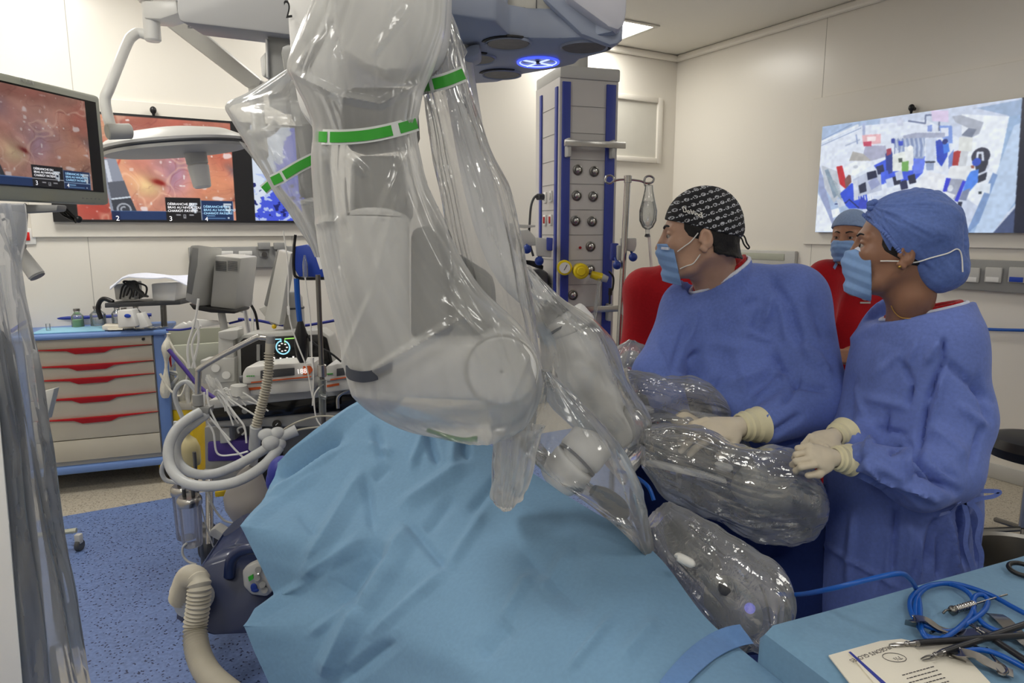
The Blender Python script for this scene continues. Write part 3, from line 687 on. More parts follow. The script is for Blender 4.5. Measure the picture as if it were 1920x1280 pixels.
pl((130, 150, 215), (1000, 300), (1040, 290), (1040, 350), (1000, 350)); pl((120, 150, 225), (1100, 300), (1210, 300), (1215, 450), (1180, 450), (1120, 400)); pl((225, 230, 245), (1110, 320), (1180, 315), (1180, 390), (1120, 390))
pl((165, 170, 195), (790, 385), (900, 360), (1150, 360), (1150, 400), (900, 405), (800, 430)); pl((150, 165, 200), (700, 420), (980, 400), (970, 580), (820, 580), (720, 480)); 
for q in range(14):
    x = 710+q*19; ln((195, 205, 228) if q % 2 else (120, 135, 180), 1.5, (x, 410), (x+12, 470+10*(q % 3)), (x+6, 560))
pl((205, 215, 238), (985, 410), (1080, 400), (1065, 600), (985, 600)); pl((150, 165, 200), (985, 600), (1060, 600), (1050, 680), (990, 680)); ln((40, 45, 60), 2, (985, 610), (1060, 610))
pl((235, 238, 232), (680, 550), (880, 500), (870, 680), (690, 690)); pl((235, 238, 240), (800, 480), (880, 480), (880, 640), (820, 640)); pl((70, 80, 75), (750, 580), (785, 575), (785, 610), (755, 615)); pl((110, 170, 80), (780, 610), (840, 600), (835, 690), (780, 690)); el((250, 252, 252), 850, 490, 22, 20)
pl((35, 50, 130), (640, 540), (690, 500), (700, 540), (700, 700), (650, 720)); pl((160, 50, 70), (650, 500), (690, 490), (690, 540), (650, 560)); pl((45, 60, 160), (690, 410), (720, 410), (720, 450), (690, 450)); pl((50, 70, 200), (750, 430), (790, 430), (790, 470), (755, 470))
for q, (x, y) in enumerate(((560, 650), (600, 700), (640, 760), (700, 740), (760, 780), (560, 740), (720, 700), (830, 730))): pl([(28, 34, 70), (60, 90, 230), (200, 210, 235), (25, 28, 50)][q % 4], (x, y), (x+60, y-20), (x+75, y+55), (x+15, y+70))
pl((190, 197, 218), (360, 760), (480, 700), (600, 720), (610, 850), (430, 900), (370, 900)); pl((30, 34, 60), (410, 810), (470, 780), (480, 860), (420, 880)); pl((150, 158, 200), (490, 780), (560, 740), (600, 800), (520, 850)); pl((20, 25, 55), (480, 700), (560, 680), (570, 740), (490, 765)); pl((215, 220, 235), (365, 770), (400, 760), (410, 930), (370, 940))
for q in range(6): ln((235, 238, 246), 1.5, (420+q*22, 900), (430+q*22, 960)); 
pl((45, 60, 190), (430, 900), (500, 960), (480, 1010), (400, 1010)); ln((20, 26, 80), 1.5, (210, 970), (300, 960), (330, 930), (410, 1000)); pl((240, 244, 250), (175, 1020), (240, 1000), (255, 1060), (190, 1090)); pl((205, 212, 226), (220, 930), (270, 920), (300, 980), (240, 1000)); pl((130, 150, 170), (120, 680), (150, 670), (240, 880), (200, 920))
for q in range(8): ln((150, 165, 175), 1, (130+q*12, 720+q*22), (230+q*6, 800+q*20))
pl((238, 240, 246), (880, 810), (1010, 690), (1160, 720), (1100, 860), (900, 830)); pl((30, 60, 190), (1070, 430), (1110, 425), (1180, 480), (1170, 560), (1120, 650), (1080, 600)); pl((60, 120, 235), (1130, 450), (1180, 450), (1190, 520), (1140, 540)); el((30, 40, 110), 1150, 435, 22, 22); el((40, 60, 170), 1100, 440, 18, 20)
pl((235, 238, 246), (1060, 620), (1140, 680), (1120, 700), (1060, 660)); pl((170, 40, 40), (1210, 530), (1290, 500), (1280, 640), (1210, 640)); pl((110, 130, 200), (1180, 560), (1225, 500), (1210, 640), (1180, 670))
pl((170, 175, 190), (1210, 220), (1290, 210), (1480, 270), (1440, 370), (1380, 400), (1290, 390), (1350, 320), (1240, 270)); pl((110, 118, 140), (1290, 380), (1350, 320), (1420, 330), (1380, 400)); pl((228, 230, 226), (1270, 395), (1390, 400), (1380, 520), (1265, 515)); pl((205, 208, 214), (1285, 515), (1350, 520), (1320, 700), (1250, 690)); pl((232, 234, 236), (1190, 650), (1380, 640), (1360, 760), (1170, 740))
pl((160, 165, 185), (1180, 750), (1320, 760), (1240, 940), (1150, 870)); pl((40, 50, 205), (1160, 745), (1200, 750), (1160, 870), (1130, 860)); pl((40, 50, 205), (1300, 770), (1330, 770), (1260, 950), (1230, 940)); el((220, 225, 235), 1195, 835, 22, 26); pl((235, 238, 245), (1150, 860), (1240, 890), (1220, 920), (1150, 890))
el((45, 45, 62), 1455, 560, 78, 72); ln((215, 220, 235), 2.5, (1420, 600), (1430, 530), (1470, 530), (1475, 600)); pl((38, 40, 55), (1400, 600), (1520, 600), (1500, 760), (1430, 790)); ln((215, 220, 235), 2.5, (1430, 720), (1500, 690), (1520, 640)); el((40, 70, 190), 1420, 610, 36, 32); pl((150, 80, 60), (1370, 640), (1400, 640), (1400, 665), (1375, 665))
pl((70, 130, 240), (1370, 690), (1440, 670), (1430, 780), (1360, 860), (1300, 860), (1340, 740)); pl((120, 130, 160), (1300, 860), (1370, 830), (1330, 940), (1270, 930)); pl((25, 30, 50), (1260, 950), (1300, 950), (1280, 1020), (1260, 1010)); pl((222, 230, 240), (1450, 800), (1540, 790), (1530, 880), (1440, 860)); pl((30, 40, 50), (1435, 862), (1465, 862), (1462, 882), (1436, 882))
C = blur(C, 3)*.90+np.array([24, 27, 30]); g = vnoise(np.stack([xx.ravel()*.12, yy.ravel()*.12, 0*xx.ravel()], 1), 1, 5).reshape(xx.shape); C = C*(1+.05*g[..., None])
canvas_mesh('screen', C, FM2, SW, SH, TV_E, t)
# ---- near monitor on the ceiling boom, seen edge-on
MD = Vector((.19, 1, 0)).normalized(); E0 = W(197, 283, 2.5)
def mon(px, py): return hit(px, py, E0, Vector((MD.y, -MD.x, 0)))
tr_, br_ = mon(193, 181), mon(200, 384); up = Z; hh = tr_.z-br_.z; ln_ = .62
o = Vector((E0.x, E0.y, br_.z)); FM3 = facing(o-MD*ln_, MD, Z)
t = thing('surgical_monitor', 'beige-framed monitor showing tissue, hung at the left edge of the view', 'monitor', o-MD*ln_/2)
mb = MB(FM3); mb.box((ln_/2, hh/2, -.035), (ln_, hh, .07), .012); part('bezel', mb, 'beige', t)
e = .016; q0 = mon(186, 290); wq = ln_-(Vector((E0.x, E0.y, 0))-Vector((q0.x, q0.y, 0))).length
top_m = hh*.93; bot_m = hh*.115
mb = MB(FM3); mb.box((wq/2+.008, (top_m+bot_m)/2, .001), (wq-.01, top_m-bot_m, .004)); part('screen_glass', mb, 'blackgloss', t)
q1 = mon(166, 290); wt = ln_-(Vector((E0.x, E0.y, 0))-Vector((q1.x, q1.y, 0))).length; q2 = mon(-60, 290)
u0 = .03; Fs = FM3 @ Matrix.Translation((u0, bot_m+.004, .0045)); pw_, ph_ = wt-u0, top_m-bot_m-.01
tis = tissue(230, 340, .86); tis = overlay(tis*.72+tis.mean(2, keepdims=True)*np.array([.30, .27, .27]), 0, 0); tis[216:, :66] = (10, 10, 12)
canvas_mesh('screen', blur(tis, 1), Fs, pw_, ph_, vcol('monitor_picture', emit=.62, rough=.25), t); captions(Fs, pw_, ph_, t)
text('badge', 'ECON', FM3 @ Matrix.Translation((.30, hh*.955, .0012)), .018, 'lightgrey', t, ext=.0003)
mb = MB(FM3); [mb.box((ln_-.12+.018*i, hh*.05, .0005), (.006, .003, .002)) for i in range(5)]; part('buttons', mb, 'grey', t)
# ---------------------------------------------------------------- monitor arm, mount and handle
c0 = W(208, 243, 2.62)
t = thing('monitor_boom', 'white bent ceiling arm that carries the left-edge monitor', 'boom arm', W(265, 75, 2.8))
mb = MB(); ptube(mb, [(207, 235), (197, 190), (207, 160), (237, 85), (248, 68), (262, 62), (285, 70)], [2.6, 2.6, 2.62, 2.75, 2.78, 2.8, 2.8], .019, 14); part('arm', mb, 'white', t)
mb = MB(); a = W(287, 78, 2.8); mb.cyl(a, a+Z*.17, .030, bev=.006, n=28); mb.cyl(a+Z*.14, a+Z*.19, .045, bev=.008, n=28); part('pivot', mb, 'white', t)
mb = MB(); pp(mb, [(265, 0), (330, 0), (334, 25), (300, 36), (268, 34)], 2.76, .11, .01); pp(mb, [(258, -190), (345, -190), (338, 2), (266, 2)], 2.77, .09, .01); part('arm_housing', mb, 'white', t)
mb = MB(); a = W(228, 243, 2.6); mb.cyl(W(200, 247, 2.56), W(246, 246, 2.62), .028, n=24, bev=.004); part('swivel', mb, 'lightgrey', t)
t = thing('monitor_mount', 'grey mount with angled camera-like handle under the left-edge monitor', 'mount', W(20, 430, 2.25))
mb = MB(); pp(mb, [(-60, 382), (108, 384), (106, 396), (30, 400), (-60, 398)], 2.2, .05, .006); part('bracket', mb, 'grey', t)
mb = MB(); pp(mb, [(8, 396), (34, 398), (30, 448), (26, 470), (14, 462)], 2.15, .05, .006); part('stem', mb, 'lightgrey', t)
mb = MB(); mb.cyl(W(22, 455, 2.2), W(36, 470, 2.2), .028, n=24, bev=.004); part('collar', mb, 'lightgrey', t)
mb = MB(); mb.cyl(W(28, 462, 2.2), W(70, 518, 2.2), .021, .025, n=28, bev=.004); part('handle', mb, 'lightgrey', t)
mb = MB(); d_ = (W(72, 521, 2.2)-W(28, 462, 2.2)).normalized(); mb.cyl(W(70, 518, 2.2), W(70, 518, 2.2)+d_*.002, .023, n=28); part('handle_cap', mb, 'grey', t)
mb = MB()
for i in range(6): ptube(mb, [(108+3*i, 392), (118+4*i, 402+2*(i % 3)), (130+3*i, 408+2*i-3*(i % 2)), (148-2*i, 412-3*(i % 2))], 2.35, .0045, 6)
mb.sph(W(147, 411, 2.35), .012); solo('cable_bundle', mb, 'black', 'knot of black cables hanging under the left-edge monitor', 'cable')
mb = MB(); ptube(mb, [(-30, 420), (5, 412), (34, 396), (48, 382)], 2.25, .004, 8); solo('cable', mb, 'black', 'black cable looping below the left-edge monitor', 'cable')
b_, z_ = px_back(45, 443, .01); t = thing('emergency_button', 'red square push button in a white plate on the back wall', 'button', room(b_, 0, z_))
mb = MB(); on_back(mb, b_-.06, b_+.055, z_-.05, z_+.05, 0, .012, .004); part('wall_plate', mb, 'white', t)
mb = MB(); on_back(mb, b_-.03, b_+.025, z_-.026, z_+.026, .012, .02, .003); part('push_button', mb, 'redbtn', t)
# ---------------------------------------------------------------- surgical lamp on its ceiling arm
LY = 3.0
t = thing('surgical_lamp', 'flat white surgical lamp head seen edge-on in front of the left wall screen', 'lamp', W(325, 290, LY))
prof_t = [(200, 285), (208, 276), (245, 262), (300, 249), (360, 242), (410, 241), (447, 247), (449, 262)]
cL, cR = W(205, 283, LY), W(455, 256, LY); mid = (cL+cR)/2; rad = (cR-cL).length/2; ax = (cR-cL).normalized(); nz_ = ax.cross(Vector((0, 1, 0))).normalized()
nz_ = -nz_ if nz_.z < 0 else nz_; nz_ = (nz_+Vector((0, -.05, 0))).normalized()
mb = MB(); mb.lathe([(0, .062), (rad*.4, .058), (rad*.75, .042), (rad*.93, .018), (rad, .0)], mid, nz_, 56); mb.lathe([(rad, 0), (rad*.985, -.012)], mid, nz_, 56); part('lamp_housing', mb, 'white', t)
mb = MB(); mb.lathe([(rad*.985, -.0), (rad*.99, -.012), (rad*.97, -.018)], mid-nz_*.004, nz_, 56); part('rim_gap', mb, 'darkgrey', t)
mb = MB(); mb.lathe([(rad*.975, -.012), (rad*.96, -.03), (rad*.5, -.042), (0, -.042)], mid-nz_*.004, nz_, 56); part('lamp_glass', mb, 'lightgrey', t)
hp = W(366, 286, LY); he = W(380, 352, LY); hd = (he-hp).normalized()
mb = MB(); mb.cyl(hp-hd*.02, hp+hd*.05, .045, .043, n=28, bev=.004); part('handle_socket', mb, 'lightgrey', t)
mb = MB(); mb.cyl(hp+hd*.05, he, .043, .036, n=28, bev=.006); part('lamp_handle', mb, 'white', t)
mb = MB(); pp(mb, [(300, 2), (335, 24), (490, 150), (484, 166), (462, 164), (300, 40), (296, 18)], 3.25, .09, .012); part('arm', mb, 'lightgrey', t); mb = MB(); ptube(mb, [(455, 255), (500, 248), (520, 230)], LY, .022, 12); part('yoke', mb, 'lightgrey', t)
mb = MB(); mb.cyl(W(478, 160, 3.3), W(490, 290, 3.0), .03, n=20); part('arm_joint', mb, 'lightgrey', t)
# ---------------------------------------------------------------- drawer cart
cr = Vector((-2.17, 4.22, 0)); cx = Vector((.54, .20, 0)).normalized(); Mc = frame(cr, cx); CW, CD = .82, .40
fn = Vector((cx.y, -cx.x, 0))
def cz_(y, px=160): return hit(px, y, cr, fn).z
t = thing('drawer_cart', 'cream drawer cart with red grips and blue top on casters', 'cart', cr, M_=Mc)
ztop = cz_(626, 290); zbot = cz_(858, 290)
mb = MB(Mc); mb.box((-CW/2, CD/2, (ztop+zbot)/2), (CW-.05, CD-.02, ztop-zbot), .006); part('body', mb, 'cream', t)
mb = MB(Mc)
mb.box((-.035, .02, (ztop+zbot)/2), (.07, .06, ztop-zbot), .015); mb.box((-.014, CD/2, (ztop+zbot)/2), (.03, CD, ztop-zbot-.01), .008); part('side_panel', mb, 'cartblue', t)
mb = MB(Mc); mb.box((-CW+.035, .02, (ztop+zbot)/2), (.07, .06, ztop-zbot), .015); part('corner_post', mb, 'cartblue', t)
mb = MB(Mc); mb.box((.006, .10, (ztop+zbot)/2), (.012, .035, ztop-zbot-.02), .003); part('red_strip', mb, 'red', t)
mb = MB(Mc); mb.box((-CW/2, CD/2-.01, ztop+.012), (CW+.05, CD+.07, .03), .012); part('tray_top', mb, 'cartblue', t)
mb = MB(Mc); mb.box((-CW/2, CD/2-.01, zbot-.02), (CW+.04, CD+.05, .045), .012); part('bumper_base', mb, 'cartblue', t)
ys = [630, 652, 683, 708, 744, 782, 822, 862]; first = True
for i in range(7):
    z1, z0 = cz_(ys[i]), cz_(ys[i+1]); mb = MB(Mc); mb.box((-CW/2, -.004, (z0+z1)/2), (CW-.15, .02, z1-z0-.005), .003)
    dr = part('drawer', mb, 'cream', t)
    if i in (1, 2, 3, 4, 5):
        w = .24; pts = [(-w-.08, 0), (w+.10, .003), (w*.5, -.012), (w*.32, -.032), (-w*.32, -.034), (-w*.5, -.014)]; zz = z1+.003
        T = Mc @ Matrix.Translation((-CW/2, -.015, zz)) @ Matrix.Rotation(math.pi/2, 4, 'X')
        mb = MB(); mb.prism(pts, -.001, .016, T, .002); part('grip', mb, 'red', dr)
mb = MB(Mc); mb.cyl((-.12, -.014, cz_(640)), (-.12, -.024, cz_(640)), .009, n=14); part('lock', mb, 'black', t)
for (x, y) in ((-.06, .05), (-.06, CD-.05), (-CW+.06, .05), (-CW+.06, CD-.05)):
    mb = MB(Mc); mb.box((x, y, zbot-.06), (.03, .05, .05), .005); c = part('caster', mb, 'grey', t)
    mb = MB(Mc); mb.cyl((x-.017, y, .062), (x+.017, y, .062), .062, n=28, bev=.008); mb.mat = 1; mb.cyl((x-.019, y, .062), (x+.019, y, .062), .042, n=28); part('wheel', mb, ['black', 'cream'], c)
tt = ztop+.027
def oncart(px, py): return hit(px, py, Vector((0, 0, 1))*tt, Z)
mb = MB(); mb.tube([Mc @ Vector(p) for p in ((-CW+.02, .0, tt+.03), (-CW+.01, CD-.02, tt+.05), (-CW+.06, CD, tt+.05), (-.12, CD, tt+.05))], .011, 10, 6)
for x in (-CW+.08, -.4, -.14): mb.cyl(Mc @ Vector((x, CD, tt)), Mc @ Vector((x, CD, tt+.05)), .008)
part('guard_rail', mb, 'towerblue', t)
mb = MB(Mc); mb.box((-CW+.30, .14, tt+.004), (.38, .24, .008), .003); solo('sheet', mb, 'paleblue', 'pale blue paper sheet spread on the cart top', 'sheet')
def vial(x, y, r, h, mat, lab, cap='silver', group=None):
    p = Mc @ Vector((x, y, tt+.002)); t = thing('medicine_vial', lab, 'vial', p, group)
    mb = MB(); mb.lathe([(0, 0), (r, .002), (r, h*.62), (r*.45, h*.8), (r*.45, h*.9)], p, Z, 18); part('glass_body', mb, 'glass', t)
    mb = MB(); mb.lathe([(0, .004), (r*.86, .004), (r*.86, h*.42), (0, h*.42)], p, Z, 16); part('contents', mb, mat, t)
    mb = MB(); mb.cyl(p+Z*h*.88, p+Z*h, r*.55, n=14); part('stopper', mb, cap, t)
vial(-CW+.30, .26, .035, .12, 'vialgreen', 'glass vial with a green label on the cart top'); vial(-CW+.41, .28, .045, .13, 'saline', 'wide clear glass bottle next to the green-labelled vial')
vial(-CW+.52, .28, .034, .13, 'saline', 'tall clear glass bottle in the middle of the cart top'); vial(-CW+.57, .22, .030, .12, 'saline', 'small clear glass vial right of the tall clear bottle'); vial(-CW+.63, .27, .032, .13, 'saline', 'clear vial nearest the black bent handle on the cart')
p = Mc @ Vector((-CW+.17, .13, tt)); mb = MB(); mb.cyl(p, p+Z*.05, .012, n=14); solo('ampoule', mb, 'glass', 'tiny clear ampoule at the left end of the cart top', 'ampoule')
mb = MB(Mc); mb.box((-CW+.56, .08, tt+.02), (.17, .10, .03), .004); solo('gauze_box', mb, 'paper', 'low cream box lying on the cart top beside the blue sheet', 'box')
tb = thing('sensor_box', 'white handheld device with a blue oval on the cart top', 'device', Mc @ Vector((-.19, .10, tt)))
mb = MB(); pp(mb, [(219, 582), (247, 580), (256, 612), (221, 614)], 4.08, .07, .006); part('casing', mb, 'white', tb)
mb = MB(); a = W(239, 592, 4.075); mb.sph(a, (.020, .004, .012)); part('blue_oval', mb, 'blue', tb)
tb = thing('small_dispenser', 'angled white dispenser leaning right of the blue-oval device', 'dispenser', Mc @ Vector((-.12, .14, tt)))
mb = MB(); pp(mb, [(255, 588), (266, 586), (279, 612), (262, 616)], 4.12, .05, .004); part('casing', mb, 'white', tb)
rng = random.Random(5)
for i in range(5):
    p = Mc @ Vector((-.27+.06*i, .02+.02*(i % 2), tt+.002)); G = []
    ang = rng.uniform(-.8, .8)
    for a in range(6):
        G.append([p+Vector((math.cos(ang)*(a-2.5)*.018-math.sin(ang)*(b-2)*.012, math.sin(ang)*(a-2.5)*.018+math.cos(ang)*(b-2)*.012, .006+.008*rng.random())) for b in range(5)])
    mb = MB(); mb.sheet(G, .002); solo('wrapper', mb, ['plasticbag', 'film3', 'paper'][i % 3], ['crumpled cream wrapper on the cart near the blue-oval device', 'crumpled clear wrapper in front of the blue-oval device', 'torn paper wrapper at the front of the cart top', 'crumpled cream wrapper near the cart top right end', 'crumpled clear wrapper at the right corner of the cart'][i], 'wrapper')
mb = MB(); ptube(mb, [(190, 598), (184, 580), (187, 566), (196, 560), (212, 566)], 4.2, .014, 10); solo('bent_handle', mb, 'black', 'thick black bent hose standing behind the cart vials', 'hose')
# ---------------------------------------------------------------- shelf behind the cart with a covered basin
t = thing('instrument_shelf', 'grey shelf on a post behind the drawer cart, holding a covered basin', 'shelf', W(285, 860, 4.35))
mb = MB(); pp(mb, [(196, 568), (338, 563), (338, 571), (196, 577)], [4.15, 4.3, 4.3, 4.15], .22, .004); part('shelf_board', mb, 'darkgrey', t)
mb = MB(); mb.cyl(Vector((W(306, 700, 4.34).x, 4.34, 0)), W(306, 570, 4.34), .018); part('post', mb, 'steel_d', t)
t = thing('basin', 'white plastic basin on the grey shelf under the cloth', 'basin', W(300, 565, 4.4))
mb = MB(); pp(mb, [(283, 532), (332, 530), (328, 564), (286, 565)], 4.28, .18, .008); part('bowl', mb, 'white', t)
mb = MB(); pp(mb, [(212, 534), (250, 528), (252, 562), (216, 562)], 4.22, .10, .008); solo('respirator_mask', mb, 'lightgrey', 'grey plastic housing on the grey shelf beside the basin', 'housing')
mb = MB()
for i in range(9): ptube(mb, [(225+6*i, 560-3*(i % 3)), (232+5*i, 535+4*(i % 4)), (255-3*i, 528+3*(i % 2)), (262+2*i, 556)], 4.2, .006, 6)
solo('tangled_leads', mb, 'black', 'tangle of black leads between basin and housing on the shelf', 'cable')
G = []
for i in range(14):
    u = i/13; row = []
    for j in range(10):
        v = j/9; x = 206+u*150; y = 516+ (20*max(0, .18-u)/.18) + 16*max(0, u-.72)/.28*(1-v) - 3*math.sin(u*3.1)-2*math.sin(u*9+v*4)
        y += (1-v)*6; row.append(W(x, y, 4.12+v*.24))
    G.append(row)
mb = MB(); mb.sheet(G, -.006); solo('cover_cloth', mb, 'binding', 'white cloth draped over the basin on the grey shelf', 'cloth')
# ---------------------------------------------------------------- back wall service rail
b1, z1 = px_back(352, 458); b0, z0 = px_back(545, 500); _, z2 = px_back(545, 466)
t = thing('wall_rail', 'grey wall service rail with sockets behind the grey tilted monitor', 'socket rail', room((b0+b1)/2, 0, z0))
mb = MB(); on_back(mb, b0-.3, b1, z0, (z1+z2)/2, 0, .04, .008); part('channel', mb, 'grey', t)
for px_ in (421, 457):
    b_, z_ = px_back(px_, 474); mb = MB(); on_back(mb, b_-.05, b_+.04, z_-.014, z_+.014, .04, .055, .003); part('socket', mb, 'white', t)
for px_ in (492, 521):
    b_, z_ = px_back(px_, 462); mb = MB(); on_back(mb, b_-.045, b_+.04, z_-.02, z_+.03, .04, .065, .005); on_back(mb, b_-.03, b_+.03, z_-.075, z_-.03, .04, .05, .005); g_ = part('gas_outlet', mb, 'grey', t)
    c = room(b_, .05, z_-.055); mb = MB(); mb.cyl(c, c-R*.02, .018); part('nozzle', mb, 'steel_d', g_)
mb = MB(); ptube(mb, [(458, 478), (466, 500), (472, 560), (474, 625)], [4.5, 4.4, 4.3, 4.2], .008); solo('power_cable', mb, 'lightgrey', 'pale power cable dropping from the wall rail socket', 'cable')
mb = MB(); ptube(mb, [(450, 560), (463, 563), (478, 585), (484, 618)], 4.0, .008); mb.cyl(W(448, 560, 4.0), W(458, 562, 4.0), .016); solo('power_lead', mb, 'black', 'black power lead plugged into the grey tilted monitor', 'cable')
mb = MB(); ptube(mb, [(447, 598), (485, 601), (520, 608), (560, 611), (615, 603), (680, 590)], 4.35, .009); solo('gas_hose', mb, 'teal', 'dark blue hose running along the back wall', 'hose')
mb = MB(); ptube(mb, [(316, 655), (345, 690), (380, 730), (440, 770)], 4.0, .012); solo('purple_hose', mb, 'purple', 'purple hose sloping down behind the bent steel pipe', 'hose')
# ---------------------------------------------------------------- tilted grey monitor
t = thing('patient_monitor', 'boxy grey monitor with vents tilted above the anaesthesia machine', 'monitor', W(390, 585, 3.6))
mb = MB(); pp(mb, [(357, 459), (403, 465), (392, 585), (347, 563)], [3.55, 3.75, 3.75, 3.55], (.02, .05, 0), .012); part('front_bezel', mb, 'lightgrey', t)
mb = MB(); pp(mb, [(361, 464), (398, 469), (389, 566), (351, 548)], [3.545, 3.74, 3.74, 3.545], (.0, .004, 0), .004); part('screen', mb, 'grey', t)
mb = MB(); pp(mb, [(402, 478), (452, 483), (441, 584), (393, 577)], [3.7, 3.72, 3.72, 3.7], (.0, .25, 0), .012); h_ = part('rear_housing', mb, 'lightgrey', t)
mb = MB()
for i in range(9):
    for a, b_ in ((404, 424), (427, 445)): pp(mb, [(a, 489+i*2.1), (b_, 490.5+i*2.1), (b_, 491.5+i*2.1), (a, 490+i*2.1)], 3.695, .004)
part('vents', mb, 'darkgrey', h_)
mb = MB(); pp(mb, [(354, 569), (366, 572), (443, 583), (440, 588), (395, 586), (362, 580)], 3.66, .2, .004); part('mount_plate', mb, 'black', t)
mb = MB(); mb.cyl(W(415, 586, 3.75), W(425, 640, 3.75), .02); part('stand', mb, 'lightgrey', t)
mb = MB(); mb.cyl(W(455, 560, 4.0), W(470, 640, 4.0), .012); mb.cyl(W(458, 560, 4.0), W(452, 585, 4.0), .01); solo('support_rod', mb, 'white', 'white slanted rod between the grey monitor and the slim monitor', 'rod')
# slim monitor seen from behind
t = thing('slim_monitor', 'slim grey monitor seen side-on below the wall rail', 'monitor', W(505, 612, 3.6))
mb = MB(); pp(mb, [(522, 468), (545, 474), (523, 610), (495, 600)], [3.6, 3.4, 3.4, 3.6], (.02, .03, 0), .008); part('bezel', mb, 'lightgrey', t)
mb = MB(); pp(mb, [(519, 466), (528, 478), (510, 580), (493, 573)], 3.62, .14, .012); part('rear_housing', mb, 'grey', t)
mb = MB(); pp(mb, [(484, 578), (500, 573), (524, 596), (515, 614), (506, 606)], 3.62, .07, .006); part('bracket', mb, 'lightgrey', t)
mb = MB(); mb.sph(W(514, 612, 3.5), .012); part('indicator', mb, 'yellow', t)
# ---------------------------------------------------------------- anaesthesia machine
AY = 3.3
t = thing('anaesthesia_machine', 'beige anaesthesia machine with dark screen and gas trolley beside the draped patient', 'medical machine', Vector((W(520, 900, AY).x, AY+.25, 0)))
mb = MB(); pp(mb, [(443, 648), (447, 632), (460, 626), (600, 618), (618, 630), (640, 700), (640, 740), (446, 740)], AY+.12, .12, .01); pp(mb, [(408, 622), (436, 618), (440, 690), (446, 744), (408, 744)], AY+.1, .15, .01); part('monitor_housing', mb, 'lightgrey', t)
mb = MB(); pp(mb, [(450, 640), (456, 634), (600, 627), (612, 634), (628, 700), (622, 706), (452, 712)], AY+.108, .02, .006); sc_ = part('screen_panel', mb, 'blackgloss', t)
g_ = lambda px, py: W(px, py, AY+.10)
mb = MB(); c = g_(530.5, 651)
mb.tube([c+Vector((math.cos(a), 0, math.sin(a)))*.034 for a in [math.radians(105+i*330/28) for i in range(29)]], .0035, 6, 1); mb.tube([g_(515, 636), g_(527, 635.5), g_(527, 641)], .0028, 6, 1); part('gauge_ring', mb, 'teal_e', sc_)
mb = MB(); mb.tube([g_(534, 642), g_(534, 635), g_(556, 633.5)], .003, 6, 1); part('gauge_line', mb, 'green_e', sc_)
mb = MB()
for i in range(7): a = math.radians(i*51); p = c+Vector((math.cos(a), 0, math.sin(a)))*.02; mb.box(p, (.008, .004, .005))
for i in range(10): p = g_(514+i*6, 672+5*(i % 2)-.05*i*6); mb.box(p, (.008, .004, .006 if i % 3 else .014))
part('readouts', mb, 'white_e', sc_)
mb = MB(); pp(mb, [(481, 646), (487, 646), (487, 676), (481, 676)], AY+.1, .01); pp(mb, [(580, 640), (586, 640), (584, 668), (580, 668)], AY+.1, .01); mb.cyl(g_(484, 690), g_(484, 680), .014); part('flow_tubes', mb, 'grey', sc_)
mb = MB(); pp(mb, [(392, 750), (660, 715), (668, 722), (668, 738), (400, 766), (388, 764)], AY-.12, .45, .006); part('worktop', mb, 'lightgrey', t)
mb = MB(); pp(mb, [(392, 764), (668, 737), (668, 768), (400, 791), (391, 786)], AY-.10, .4, .006); part('front_panel', mb, 'blackgloss', t)
mb = MB(); mb.cyl(W(459, 770, AY-.105), W(459, 770, AY-.112), .014, n=20); mb.cyl(W(459, 770, AY-.11), W(459, 770, AY-.114), .010, n=20); part('emblem', mb, 'grey', t)
mb = MB(); pp(mb, [(390, 790), (670, 766), (670, 800), (392, 800)], AY-.09, .4, .006); part('control_shelf', mb, 'grey', t)
mb = MB(); pp(mb, [(382, 800), (440, 798), (442, 886), (384, 884)], AY-.02, .3, .01); pp(mb, [(376, 884), (480, 884), (482, 900), (378, 902)], AY-.06, .4, .006); pp(mb, [(440, 800), (660, 796), (640, 900), (446, 900)], AY+.2, .2, .01); part('lower_cabinet', mb, 'grey', t)
mb = MB(); pp(mb, [(388, 828), (470, 824), (472, 864), (388, 866)], AY-.03, .1, .012); part('vaporiser_band', mb, 'purple', t)
mb = MB(); pp(mb, [(411, 803), (430, 801), (431, 830), (412, 832)], AY-.06, .08, .006); part('vaporiser', mb, 'lightgrey', t)
mb = MB(); mb.cyl(W(519, 795, AY-.1), W(519, 795, AY-.12), .021, n=24); part('gauge_dial', mb, 'blackgloss', t); mb = MB(); mb.tube([W(517, 797, AY-.123), W(521, 793, AY-.123)], .002, 5, 1); part('needle', mb, 'white', t)
mb = MB(); ptube(mb, [(448, 812), (446, 804), (455, 800), (460, 808), (454, 815)], AY-.1, .005); part('hook', mb, 'lightgrey', t)
mb = MB(); mb.box((W(470, 950, AY).x, AY+.2, .30), (.22, .25, .38), .01); part('base', mb, 'black', t)
mb = MB(); pp(mb, [(392, 995), (402, 990), (440, 1015), (440, 1030), (392, 1004)], 2.95, .07, .006); part('foot', mb, 'lightgrey', t)
mb = MB(); mb.cyl(Vector((W(392, 1000, 2.98).x, 2.98, .16)), W(392, 890, 3.1), .017); part('leg_post', mb, 'steel', t)
for (px_, py_, y_, r_) in ((392, 1015, 3.15, .07), (385, 975, 3.3, .06)):
    p = W(px_, py_, y_); p.z = r_; mb = MB(); mb.cyl(p-Vector((.03, 0, 0)), p+Vector((.03, 0, 0)), r_, n=28, bev=.01); part('wheel', mb, 'darkgrey', t)
mb = MB(); pp(mb, [(402, 922), (425, 920), (425, 930), (403, 932)], AY+.1, .1, .004); part('yellow_drawer', mb, 'yellow', t)
mb = MB(); ptube(mb, [(634, 765), (634, 745), (645, 735), (662, 728)], AY-.14, .009); part('side_handle', mb, 'steel', t)
